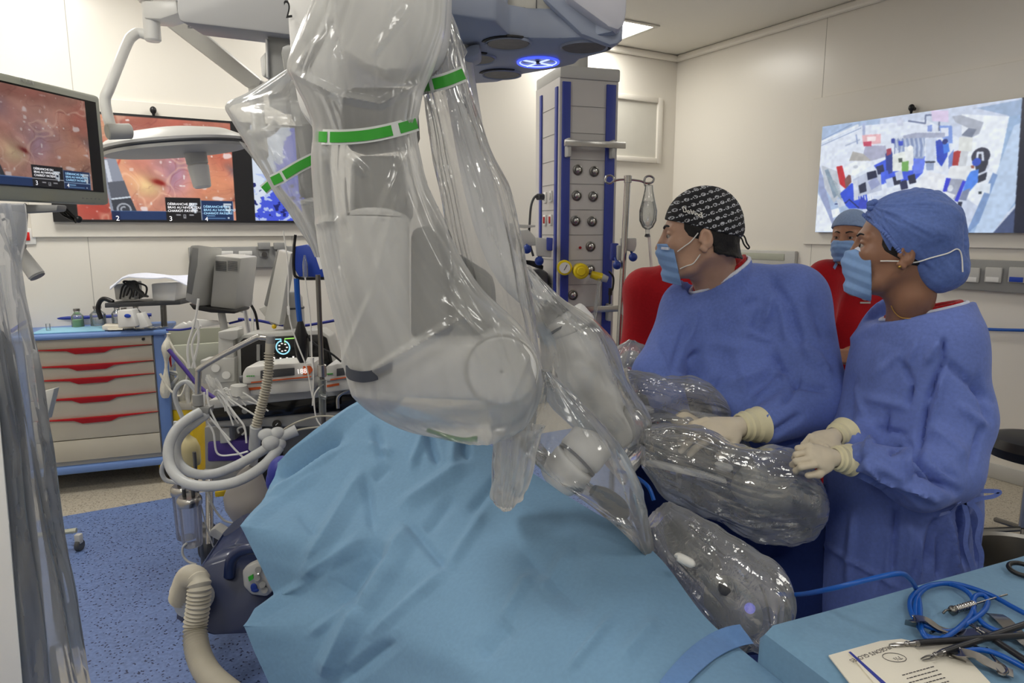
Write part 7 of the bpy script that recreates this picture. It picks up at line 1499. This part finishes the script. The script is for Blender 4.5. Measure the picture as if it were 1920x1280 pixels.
class Collar:
    "tube round the neck axis, cut by a slanted plane; gives the collar, its hole and the line of its edge"
    def __init__(s, a0, a1, A, B, C):
        s.a0 = np.array(a0); s.a1 = np.array(a1); n = np.cross(np.array(B)-A, np.array(C)-A); n /= np.linalg.norm(n); s.n = n if n[2] > 0 else -n; s.A = np.array(A)
        s.ax = (s.a1-s.a0)/np.linalg.norm(s.a1-s.a0); s.e1 = np.cross(s.ax, [0, 1.0, 0]); s.e1 /= np.linalg.norm(s.e1); s.e2 = np.cross(s.ax, s.e1)
    def tube(s, P, r, lift=0.0): return np.maximum(dcap(P, s.a0-s.ax*.1, s.a1, r), (P-s.A)@s.n-lift)
    def hole(s, P, r): return dcap(P, s.a0-s.ax*.25, s.a1-s.ax*(r-.015), r)
    def above(s, P, r):
        q = P-s.a0; h = q@s.ax; rad = np.linalg.norm(q-h[:, None]*s.ax, axis=1); return np.maximum(-((P-s.A)@s.n), rad-r)
    def edge(s, r, lift=0.0, n=48):
        out = []
        for t in np.linspace(0, 2*np.pi, n+1)[:-1]:
            p = s.a0+r*(math.cos(t)*s.e1+math.sin(t)*s.e2); k = (lift-(p-s.A)@s.n)/(s.ax@s.n); out.append(Vector(p+s.ax*k))
        return out
def wpt(*a): return np.array(W(*a))
# ---- man with the patterned cap
MH = headM(1325, 447, 1.87, (-.965, .22, 0), 1.0, pitch=.03, ear=True)
man = thing('person', 'person in blue gown and black patterned cap, leaning left over the wrapped instruments', 'person', (W(1390, 700, 1.92).x, 1.92, 0))
neck = [((-.030, -.005, -.03), (-.036, -.05, -.095), .058, .056), ((-.036, -.05, -.095), (-.050, -.09, -.18), .056, .054)]
CM = Collar(wpt(1346, 480, 1.935), wpt(1352, 560, 1.945), wpt(1306, 557, 1.865), wpt(1402, 486, 1.92), wpt(1392, 470, 2.06))
body, sM = sdfpart('body', lambda P: face(P, False, neck), (-.20, -.14, -.26), (.15, .14, .14), .0026, 'skin', man, MH)
eyes(body, MH, (1, -.15)); brow(body, MH, .0055)
hn = lambda P: fbm(P, 60, 2, 3)*.002
def hair_man(P):
    d = smin(cran(P), dcap(P, (-.030, 0, -.03), (-.058, 0, -.10), .058, .060), .03)-.0035+hn(P)
    reg = np.maximum(P[:, 0]+.030, -(P[:, 2]+.052-.25*(P[:, 0]+.06)+.004*fbm(P, 90, 2, 8))); side = np.maximum.reduce([P[:, 0]-.045+.6*np.maximum(0, .02-P[:, 2]), -P[:, 0]-.03, -(P[:, 2]+.012-.4*(P[:, 0]-.0)), .050-np.abs(P[:, 1])])
    return np.maximum(d, np.minimum(reg, side))
sdfpart('hair', hair_man, (-.13, -.10, -.10), (.09, .10, .13), .003, 'hair', body, MH)
def cap_man(P):
    d = cran(P)-.008; d = smin(d, dell(P, (-.088, 0, .012), (.020, .022, .016)), .02); pl = -(P[:, 2]-(.022+.27*P[:, 0]))
    return np.maximum(d, pl)
def m_pattern():
    m, nt, b = nmat('patterned_cap_cloth'); N = nt.nodes.new; L = nt.links.new; b.inputs['Roughness'].default_value = .85
    tc = N('ShaderNodeTexCoord'); mp = N('ShaderNodeMapping'); mp.inputs['Rotation'].default_value = (0, math.radians(18), 0); L(tc.outputs['Object'], mp.inputs[0])
    sx = N('ShaderNodeSeparateXYZ'); L(mp.outputs[0], sx.inputs[0])
    def mth(op, a, b_=None, c=None):
        q = N('ShaderNodeMath'); q.operation = op
        for i, z in enumerate((a, b_, c)):
            if z is None: continue
            if isinstance(z, (int, float)): q.inputs[i].default_value = z
            else: L(z, q.inputs[i])
        return q.outputs[0]
    row = mth('FLOOR', mth('DIVIDE', sx.outputs[2], .017)); fz = mth('SUBTRACT', mth('FRACT', mth('DIVIDE', sx.outputs[2], .017)), .5)
    xo = mth('ADD', mth('DIVIDE', sx.outputs[0], .021), mth('MULTIPLY', row, .37)); fx = mth('SUBTRACT', mth('FRACT', xo), .5)
    d = mth('SQRT', mth('ADD', mth('MULTIPLY', mth('MULTIPLY', fx, fx), 1.0), mth('MULTIPLY', mth('MULTIPLY', fz, fz), 1.3)))
    nz = N('ShaderNodeTexNoise'); nz.inputs['Scale'].default_value = 260; nz.inputs['Detail'].default_value = 1; L(tc.outputs['Object'], nz.inputs['Vector'])
    ring = mth('LESS_THAN', mth('ABSOLUTE', mth('SUBTRACT', d, .24)), .05); inner = mth('MULTIPLY', mth('LESS_THAN', d, .19), mth('GREATER_THAN', nz.outputs[0], .52))
    ring = mth('MULTIPLY', ring, mth('GREATER_THAN', nz.outputs[0], .40))
    dash = mth('MULTIPLY', mth('LESS_THAN', mth('ABSOLUTE', mth('ADD', mth('ABSOLUTE', fx), -.5)), .11), mth('LESS_THAN', mth('ABSOLUTE', mth('ADD', fz, .12)), .07))
    f = mth('MAXIMUM', mth('MAXIMUM', ring, inner), dash); mx = N('ShaderNodeMix'); mx.data_type = 'RGBA'; L(f, mx.inputs[0]); mx.inputs[6].default_value = lin((26, 26, 30)); mx.inputs[7].default_value = lin((190, 192, 198)); L(mx.outputs[2], b.inputs['Base Color'])
    return m
M['pattern'] = m_pattern()
capo, sC = sdfpart('cap', cap_man, (-.13, -.11, -.03), (.12, .11, .15), .0026, 'pattern', man, MH, disp=lambda v, n: .0018*crumple(v, 14, 8, 5))
# stitched script on the cap, as thin white strokes
SCR = {'D': [[(0, 0), (0, 1), (.45, .95), (.62, .55), (.45, .05), (-.1, 0)]], 'a': [[(.5, .5), (.2, .55), (.05, .25), (.2, 0), (.5, .15), (.5, .5), (.52, 0)]], 'V': [[(0, 1), (.3, 0), (.62, 1)]], 'i': [[(0, .5), (0, 0)], [(0, .75), (0, .82)]], 'n': [[(0, 0), (0, .5), (.25, .55), (.42, .4), (.42, 0)]], 'c': [[(.42, .45), (.15, .52), (.03, .25), (.18, 0), (.45, .08)]], 'I': [[(-.25, .95), (.25, 1.0), (0, 1), (0, 0), (.2, -.05)]]}
mb = MB(); x = 0
for ch, adv in (('D', .8), ('a', .85), ('V', .8), ('i', .25), ('n', .6), ('c', .65), ('I', .5)):
    for st in SCR[ch]:
        pts = [(1281+(x+a)*8.6+(1-b_)*1.5, 397-b_*8.5+(x+a)*2.7) for a, b_ in st]; mb.tube([sC.at(px_, py_, .0018, 3) for px_, py_ in pts], .0013, 5, 3)
    x += adv
part('stitched_script', mb, 'string', capo)
mb = MB(); ptube(mb, [(1380, 438), (1388, 437), (1396, 444), (1400, 455), (1405, 463), (1402, 466), (1395, 458), (1391, 448), (1384, 441)], 1.86, .0022, 6); part('tie_strings', mb, 'black', capo)
mk, sK = sdfpart('mask', mask_fn(.062, -.018, .0, -.130, -.012), (.02, -.09, -.16), (.16, .09, .02), .0024, 'mask', man, MH, smooth=0)
mb = MB(MH)
for pts in ([(1271, 470), (1296, 452), (1312, 437)], [(1277, 503), (1300, 493), (1315, 474)]): mbs = MB(); mbs.tube([sM.at(a, b_, .0045, 4) for a, b_ in [pts[0], ((pts[0][0]+pts[1][0])/2, (pts[0][1]+pts[1][1])/2), pts[1], pts[2]]], .0016, 6, 4); part('ear_loop', mbs, 'string', mk)
mbs = MB(); ribbon(mbs, [sK.at(a, b_, .0015, 3) for a, b_ in ((1241, 465), (1255, 466), (1270, 468))], .0035); part('nose_band', mbs, 'binding', mk)
# gown
g = lambda *a: np.array(W(*a))
a_ = dict(nb=g(1350, 540, 1.95), sl=g(1290, 578, 1.97), sr=g(1488, 560, 1.93), ch=g(1392, 640, 1.97), be=g(1388, 770, 1.93), er=g(1232, 700, 1.84), wr=g(1262, 775, 1.76), el=g(1528, 748, 1.78), wl=g(1436, 800, 1.68))
hipz = .12
def gown_m(P):
    d = dell(P, a_['ch'], (.205, .135, .20)); d = smin(d, dell(P, a_['be'], (.20, .145, .25)), .08)
    d = smin(d, dcap(P, a_['sl'], a_['sr'], .070, .085), .07); d = smin(d, dcap(P, g(1345, 590, 1.95), g(1410, 540, 1.98), .075, .060), .05)
    lo_ = a_['be'].copy(); lo_[2] = hipz+.25; d = smin(d, dcap(P, a_['be'], lo_, .19, .195), .06)
    d = smin(d, dcap(P, a_['sl'], a_['er'], .072, .062), .05); d = smin(d, dcap(P, a_['er'], a_['wr'], .062, .045), .03)
    d = smin(d, dcap(P, a_['sr'], a_['el'], .088, .084), .05); d = smin(d, dcap(P, a_['el'], a_['wl'], .080, .050), .04)
    d = smax(d, hipz-P[:, 2], .02)
    d = smin(d, CM.tube(P, .088), .02); d = smax(d, -CM.above(P, .104), .003); return smax(d, -CM.hole(P, .077), .005)
FM_ = [(1445, 519, 1481, 574, 12, -.010), (1481, 574, 1503, 653, 14, -.012), (1430, 583, 1411, 617, 12, -.006), (1411, 617, 1436, 628, 10, -.005), (1447, 552, 1432, 606, 12, .010), (1300, 560, 1330, 700, 30, .006), (1380, 590, 1340, 700, 26, -.006), (1456, 698, 1479, 718, 9, .012), (1479, 718, 1554, 733, 10, -.012), (1409, 752, 1466, 712, 12, .012), (1440, 820, 1505, 775, 12, -.010), (1292, 678, 1308, 658, 8, -.010), (1262, 700, 1300, 720, 8, .008), (1500, 640, 1540, 690, 14, .010), (1450, 660, 1470, 705, 10, -.010), (1395, 575, 1420, 560, 12, -.006), (1330, 640, 1400, 655, 20, .006), (1230, 640, 1250, 700, 10, .006), (1520, 560, 1545, 640, 12, -.008), (1425, 790, 1480, 735, 10, -.008), (1360, 720, 1440, 690, 20, .008), (1350, 590, 1352, 640, 10, .004), (1460, 560, 1475, 640, 10, .006), (1290, 600, 1262, 690, 10, -.007), (1310, 575, 1290, 640, 8, .006), (1345, 705, 1300, 770, 12, -.008), (1380, 660, 1400, 740, 12, .006), (1470, 740, 1430, 790, 9, .010), (1500, 700, 1470, 760, 9, -.008), (1530, 660, 1556, 700, 8, .008), (1400, 620, 1445, 640, 9, .006), (1330, 740, 1350, 800, 9, .006)]
go, sG = sdfpart('gown', gown_m, tuple(np.array([a_['er'][0]-.12, 1.50, hipz-.03])), (a_['el'][0]+.14, 2.22, 1.62), .0075, 'gown2', man, None, disp=cloth_disp(FM_, 3, .004, .004, 5))
mb = MB(); mb.tube(CM.edge(.083, .001), .0052, 8, 1, closed=True); part('neck_binding', mb, 'binding', go)
def shirt_m(P): return smax(CM.tube(P, .0755, .014), -CM.hole(P, .064), .003)
sdfpart('undershirt', shirt_m, tuple(wpt(1352, 540, 1.945)-np.array([.13, .13, .16])), tuple(wpt(1352, 500, 1.945)+np.array([.13, .13, .18])), .004, 'shirt', man)
wr = W(1372, 800, 1.64); glove(man, 'glove', handM(W(1382, 800, 1.645), W(1310, 806, 1.60), (-.1, -.5, .85)), 1.0, curl=(.35, .5, .4), thumb=(.7, .2))
glove(man, 'glove', handM(W(1270, 775, 1.75), W(1300, 800, 1.68), (.1, -.3, .9)), .95, curl=(.4, .6, .4))
legs(man, a_['be'][0], 1.95, .11, .6, mat='navydrape')
# ---- woman with the bouffant cap
FH = headM(1702, 477, 1.56, (-.915, .40, 0), .93, pitch=-.11, ear=True)
wom = thing('person', 'person in blue gown and big blue bouffant cap, standing nearest on the right', 'person', (W(1700, 700, 1.58).x, 1.58, 0))
neck = [((-.030, 0, -.04), (-.046, .0, -.10), .046, .048), ((-.046, -.01, -.10), (-.060, -.04, -.18), .048, .052)]
CW_ = Collar(wpt(1730, 520, 1.60), wpt(1730, 606, 1.60), wpt(1656, 604, 1.55), wpt(1745, 586, 1.51), wpt(1800, 568, 1.60))
body, sM = sdfpart('body', lambda P: face(P, True, neck), (-.18, -.14, -.25), (.15, .14, .14), .0026, 'skin2', wom, FH)
eyes(body, FH, (1, .1)); brow(body, FH, .0038)
mb = MB(FH); mb.sph((.0, -.089, -.036), .0042, 10); mb.sph((.0, .089, -.036), .0042, 10); part('earring', mb, 'gold', body)
mb = MB(FH); mb.tube([(.002, -.090, -.044), (.001, -.091, -.050)], .0028, 8, 1); part('earring_drop', mb, 'silver', body)
mb = MB(); mb.tube([sM.at(x_, y_, .002, 4) for x_, y_ in ((1672, 572), (1678, 584), (1690, 594), (1710, 596))], .0012, 6, 5); part('necklace', mb, 'gold', body)
def hair_w(P): 
    d = cran(P)-.004+hn(P); line = (P[:, 2]-.093)-(P[:, 0]-.098)*1.326
    return np.maximum(d, np.maximum.reduce([-(line+.016), -P[:, 2]-.05, P[:, 0]-.045]))
sdfpart('hair', hair_w, (-.12, -.10, -.08), (.12, .10, .14), .0032, 'hair', body, FH)
def cap_w(P):
    d = dell(P, (-.020, 0, .052), (.112, .098, .100)); d = smin(d, dell(P, (-.092, 0, -.030), (.064, .066, .066)), .04)
    line = ((P[:, 2]-.093)-(P[:, 0]-.098)*1.326)*.6+.18*np.abs(P[:, 1])*0; d = np.maximum(d, -line)
    return smax(d, -(cran(P)-.002)*1.0-.02, .002) if False else d
def cap_disp(v, n):
    q = (np.array(FH.inverted())[:3, :3]@v.T).T+np.array(FH.inverted())[:3, 3]; c = np.array([.085, 0, .10]); dr = q-c; r = np.linalg.norm(dr, axis=1); an = np.arctan2(dr[:, 2], -dr[:, 0]); az = q[:, 1]/.1
    st = np.abs(vnoise(np.stack([an*5, az*3, r*4], 1), 1.3, 4))*2-1; st2 = np.abs(vnoise(np.stack([an*13, az*6, r*7], 1), 1.2, 9))*2-1
    return (st*.0024+st2*.0009)*np.clip(r/.05, .3, 1.3)+.0024*crumple(v, 18, 5, 5)
capw, sCW = sdfpart('cap', cap_w, (-.16, -.12, -.12), (.11, .12, .17), .0026, 'cap', wom, FH, disp=cap_disp)
pts = [(1619, 402), (1630, 412), (1645, 424), (1660, 438), (1674, 455), (1686, 470), (1694, 478)]
mb = MB(); mb.tube([sCW.at(x_, y_, .0, 5) for x_, y_ in pts], lambda u: .0045+.0010*math.sin(u*160), 8, 8); part('elastic_edge', mb, 'cap', capw)
mb = MB(); a = sCW.at(1640, 385, 0, 6); [mb.sph(a+Vector((.007*math.cos(i*1.3), .006, .007*math.sin(i*1.3))), (.010, .008, .008), 8) for i in range(5)]; part('gathered_knot', mb, 'cap', capw)
mk, sK = sdfpart('mask', mask_fn(.050, -.014, -.42, -.126, -.010), (.0, -.09, -.16), (.17, .09, .05), .0024, 'mask', wom, FH, smooth=0)
mbs = MB(); ribbon(mbs, [sK.at(a, b_, .0015, 3) for a, b_ in ((1606, 466), (1622, 472), (1646, 486))], .0045); part('nose_band', mbs, 'binding', mk)
mbs = MB(); mbs.tube([sM.at(1651, 488, .006, 4), sM.at(1680, 489, .006, 4), sCW.at(1715, 488, .006, 5), sCW.at(1745, 482, .004, 5), sCW.at(1775, 474, .004, 5), sCW.at(1793, 466, .003, 5), sCW.at(1800, 478, .004, 6), sCW.at(1801, 508, .006, 6)], .0015, 6, 6); part('head_string', mbs, 'string', mk)
a_w = dict(sn=g(1765, 640, 1.54), sf=g(1690, 625, 1.74), ch=g(1712, 690, 1.64), be=g(1690, 860, 1.64), el=g(1768, 878, 1.47), wn=g(1624, 864, 1.41), ef=g(1665, 800, 1.72), wf=g(1592, 830, 1.52))
hz2 = .10
def gown_w(P):
    d = dell(P, a_w['ch'], (.135, .17, .20)); d = smin(d, dell(P, a_w['be'], (.150, .155, .26)), .08)
    d = smin(d, dcap(P, a_w['sn'], a_w['sf'], .070, .062), .06); d = smin(d, dcap(P, g(1712, 596, 1.585), g(1762, 588, 1.60), .070, .064), .05)
    lo_ = a_w['be'].copy(); lo_[2] = hz2+.2; d = smin(d, dcap(P, a_w['be'], lo_, .165, .180), .06)
    d = smin(d, dcap(P, g(1800, 960, 1.60), g(1808, 1150, 1.60), .055, .065), .05)
    d = smin(d, dcap(P, a_w['sn'], g(1782, 785, 1.52), .074, .080), .05); d = smin(d, dcap(P, g(1782, 785, 1.52), a_w['el'], .080, .074), .05); d = smin(d, dcap(P, a_w['el'], g(1725, 900, 1.42), .074, .060), .04); d = smin(d, dcap(P, g(1725, 900, 1.42), a_w['wn'], .060, .042), .04)
    d = smin(d, dcap(P, a_w['sf'], a_w['ef'], .060, .052), .05); d = smin(d, dcap(P, a_w['ef'], a_w['wf'], .050, .038), .03)
    d = smax(d, hz2-P[:, 2], .02)
    d = smin(d, CW_.tube(P, .092), .03); d = smax(d, -CW_.above(P, .130), .003); return smax(d, -CW_.hole(P, .082), .005)
FW_ = [(1769, 633, 1769, 676, 9, -.010), (1769, 676, 1740, 754, 10, -.012), (1740, 754, 1721, 851, 10, -.012), (1769, 676, 1861, 754, 12, -.010), (1692, 681, 1711, 720, 10, -.010), (1711, 720, 1702, 763, 8, -.010), (1735, 680, 1760, 640, 10, .008), (1620, 745, 1705, 762, 14, .006), (1702, 835, 1794, 920, 14, -.026), (1716, 880, 1793, 922, 12, -.02), (1745, 800, 1810, 860, 26, .012), (1630, 822, 1618, 852, 8, .012), (1618, 852, 1600, 880, 8, -.010), (1690, 838, 1670, 850, 8, -.012), (1600, 890, 1700, 945, 12, -.012), (1640, 870, 1700, 905, 12, .010), (1700, 905, 1760, 940, 12, .010), (1698, 840, 1706, 900, 9, .014), (1800, 955, 1812, 1060, 8, -.016), (1780, 970, 1790, 1080, 8, .012), (1826, 960, 1838, 1060, 7, -.012), (1755, 975, 1735, 1060, 14, -.012), (1710, 980, 1700, 1080, 16, .008), (1660, 1000, 1640, 1120, 22, -.006), (1545, 1020, 1680, 1100, 7, .006), (1660, 640, 1640, 720, 24, .006), (1600, 700, 1590, 800, 16, -.006), (1830, 700, 1855, 790, 12, -.008), (1800, 760, 1850, 800, 12, .008), (1665, 770, 1660, 820, 9, -.008), (1590, 640, 1640, 612, 14, .004), (1650, 700, 1690, 660, 9, .006), (1720, 640, 1700, 690, 8, .006), (1765, 700, 1750, 790, 9, .008), (1640, 800, 1700, 815, 9, -.007), (1680, 945, 1672, 1080, 10, -.010), (1725, 1000, 1722, 1110, 9, .010), (1600, 960, 1590, 1100, 12, .006), (1765, 1000, 1760, 1090, 8, -.012), (1840, 800, 1820, 880, 9, -.008), (1650, 900, 1740, 925, 8, .010), (1745, 850, 1800, 900, 9, -.010), (1620, 870, 1650, 900, 8, .010), (1600, 720, 1620, 780, 10, .005)]
gw, sW = sdfpart('gown', gown_w, (a_w['wn'][0]-.10, 1.27, hz2-.03), (a_w['el'][0]+.16, 1.95, 1.56), .0068, 'gown', wom, None, disp=cloth_disp(FW_, 7, .0035, .0035, 6))
mb = MB(); mb.tube(CW_.edge(.088, .001), .0045, 8, 1, closed=True); part('neck_binding', mb, 'binding', gw)
mb = MB(); mb.tube([W(1802, 568, 1.60), W(1808, 578, 1.57), W(1812, 592, 1.56)], .003, 6, 6); part('collar_tie', mb, 'binding', gw)
mb = MB()
c = W(1806, 938, 1.47)
for pts, y in (([(1800, 930), (1820, 922), (1850, 920), (1874, 922), (1862, 930), (1840, 934), (1806, 944)], 1.47),): ribbon(mb, [W(a, b_, y) for a, b_ in pts], .005)
part('waist_tie', mb, 'gown', gw)
mb = MB(); ribbon(mb, [W(a, b_, 1.46) for a, b_ in [(1808, 940), (1828, 950), (1838, 975), (1832, 1010), (1840, 1040), (1836, 1075)]], .006); part('waist_tie', mb, 'gown', gw)
mb = MB(); ribbon(mb, [W(a, b_, 1.46) for a, b_ in [(1806, 940), (1814, 975), (1810, 1020), (1822, 1060), (1828, 1085)]], .0055); part('waist_tie', mb, 'gown', gw)
mb = MB(); mb.sph(c, (.014, .010, .012), 8); ribbon(mb, [sW.at(a, b_, .003, 6) for a, b_ in [(1760, 962), (1780, 955), (1796, 940)]], .004); part('waist_knot', mb, 'gown', gw)
def shirt_w(P): return smax(smin(CW_.tube(P, .0805, .010), dell(P, wpt(1728, 640, 1.60), (.10, .08, .05)), .01), -CW_.hole(P, .068), .003)
sdfpart('undershirt', shirt_w, tuple(wpt(1730, 560, 1.60)-np.array([.13, .13, .16])), tuple(wpt(1730, 540, 1.60)+np.array([.13, .13, .14])), .004, 'shirt', wom)
glove(wom, 'glove', handM(W(1560, 858, 1.405), W(1496, 850, 1.37), (-.15, -.75, .65)), .72, curl=(.75, 1.2, .7), thumb=(.5, .1), spread=.02)
glove(wom, 'glove', handM(W(1562, 818, 1.50), W(1500, 842, 1.43), (0, -.4, .9)), .72, curl=(.7, 1.1, .6), thumb=(.5, .0), spread=.02)
legs(wom, a_w['be'][0], 1.62, .09, .5, fwd=(-1, 0), mat='navydrape')
# ---- red-shirted person with the pale cap, behind between the two
BH = headM(1594, 446, 3.28, (-.72, -.70, 0), 1.0)
bk = thing('person', 'person in red short-sleeved shirt and pale blue cap under the right wall screen', 'person', (W(1600, 700, 3.3).x, 3.3, 0))
body, sM = sdfpart('body', lambda P: face(P, False, [((-.03, 0, -.03), (-.045, 0, -.14), .056, .060)]), (-.16, -.14, -.20), (.15, .14, .14), .004, 'skin3', bk, BH)
eyes(body, BH); brow(body, BH)
sdfpart('hair', lambda P: np.maximum(smin(cran(P), dcap(P, (-.03, 0, -.03), (-.05, 0, -.10), .05, .05), .03)-.004, np.maximum(P[:, 0]-.012, -P[:, 2]-.05)), (-.13, -.10, -.08), (.06, .10, .14), .004, 'hair', body, BH)
sdfpart('cap', lambda P: np.maximum(cran(P)-.010, -(P[:, 2]-(.040+.22*P[:, 0]))), (-.13, -.11, -.02), (.12, .11, .16), .004, 'cap_pale', bk, BH)
sdfpart('mask', mask_fn(.035, -.012, -.1, -.118, .004), (.0, -.09, -.16), (.16, .09, .02), .0035, 'mask', bk, BH, smooth=0)
b_ = dict(sl=g(1548, 520, 3.30), sr=g(1650, 510, 3.38), ch=g(1592, 570, 3.38), be=g(1595, 690, 3.36), el=g(1535, 640, 3.22), er=g(1668, 640, 3.25), wl=g(1572, 668, 3.05), wr=g(1592, 662, 3.04))
def shirt_b(P):
    d = dell(P, b_['ch'], (.19, .13, .25)); d = smin(d, dell(P, b_['be'], (.17, .13, .30)), .08); d = smin(d, dcap(P, b_['sl'], b_['sr'], .075, .075), .06)
    d = smin(d, dcap(P, b_['sl'], g(1536, 600, 3.25), .075, .075), .05); d = smin(d, dcap(P, b_['sr'], g(1664, 590, 3.3), .07, .07), .05)
    return smax(d, -np.minimum(dcap(P, g(1600, 470, 3.3), g(1596, 508, 3.28), .064, .052), dell(P, g(1588, 512, 3.16), (.035, .06, .045))), .01)
so, sS = sdfpart('shirt', shirt_b, (b_['sl'][0]-.18, 3.02, .70), (b_['sr'][0]+.18, 3.62, 1.60), .010, 'shirt', bk, None, disp=lambda v, n: .004*fbm(v, 5, 3, 4)+.003*crumple(v, 7, 4, 5))
mb = MB(); e = sS.at(1623, 554, .002, 6); mb.tube([e+Vector((math.cos(a), 0, math.sin(a)))*.020 for a in np.linspace(0, 2*math.pi, 17)[:-1]], .0045, 6, 1, closed=True); mb.sph(e, (.012, .003, .012), 10); mb.box(e-Z*.034, (.050, .003, .008)); part('chest_emblem', mb, 'lightgrey', so)
mb = MB(); ribbon(mb, [sS.at(1575, 478, .004, 6), sS.at(1570, 490, .004, 6), sS.at(1563, 504, .004, 6)], .007); part('lanyard', mb, 'mask', so)
def arms_b(P):
    d = smin(dcap(P, g(1536, 600, 3.25), b_['el'], .048, .044), dcap(P, b_['el'], b_['wl'], .044, .03), .02); e = smin(dcap(P, g(1664, 590, 3.3), b_['er'], .046, .042), dcap(P, b_['er'], b_['wr'], .042, .03), .02)
    h = smin(dell(P, b_['wl']+np.array([.03, -.02, -.0]), (.05, .03, .035)), dell(P, b_['wr']+np.array([-.01, -.03, .0]), (.05, .03, .032)), .01)
    f = 9
    for i in range(4): q = b_['wr']+np.array([-.03-.004*i, -.055, .022-.016*i]); h = smin(h, dcap(P, q, q+np.array([-.045, .02, -.004]), .010, .009), .004)
    return np.minimum(np.minimum(d, e), h)
sdfpart('forearms', arms_b, (b_['el'][0]-.08, 2.92, .85), (b_['er'][0]+.08, 3.35, 1.30), .006, 'skin3', bk)
legs(bk, b_['be'][0], 3.38, .11, .9, mat='shirt', fwd=(-.5, -.8))
# ---- person in red seen behind the patterned cap
rd = thing('person', "person in plain red top, head hidden behind the patterned cap's wearer", 'person', (W(1265, 600, 2.75).x, 2.75, 0))
RH = headM(1312, 436, 2.75, (.2, 1, 0), .92)
r_ = dict(sl=g(1212, 545, 2.75), sr=g(1330, 545, 2.72), ch=g(1262, 620, 2.76), be=g(1262, 760, 2.76), el=g(1197, 660, 2.70))
sdfpart('body', lambda P: face(P, False, [((-.03, 0, -.03), (-.045, 0, -.15), .054, .058)]), (-.16, -.14, -.20), (.15, .14, .14), .005, 'skin3', rd, RH)
sdfpart('hair', lambda P: np.maximum(cran(P)-.006, np.minimum(-(P[:, 2]-.03), P[:, 0]-.04)*1.0), (-.13, -.10, -.10), (.10, .10, .15), .005, 'hair', rd, RH)
def shirt_r(P):
    d = dell(P, r_['ch'], (.17, .13, .24)); d = smin(d, dell(P, r_['be'], (.16, .13, .30)), .08); d = smin(d, dcap(P, r_['sl'], r_['sr'], .085, .08), .06); d = smin(d, dcap(P, g(1262, 520, 2.76), g(1262, 560, 2.76), .06, .08), .05)
    d = smin(d, dcap(P, r_['sl'], r_['el'], .082, .070), .05); return smin(d, dcap(P, r_['el'], g(1225, 720, 2.6), .066, .05), .03)
sdfpart('shirt', shirt_r, (r_['sl'][0]-.16, 2.45, .55), (r_['sr'][0]+.14, 3.0, 1.60), .010, 'shirt', rd, None, disp=lambda v, n: .004*fbm(v, 5, 3, 14)+.003*crumple(v, 6, 14, 5))
legs(rd, r_['be'][0], 2.78, .10, .8, mat='navydrape')
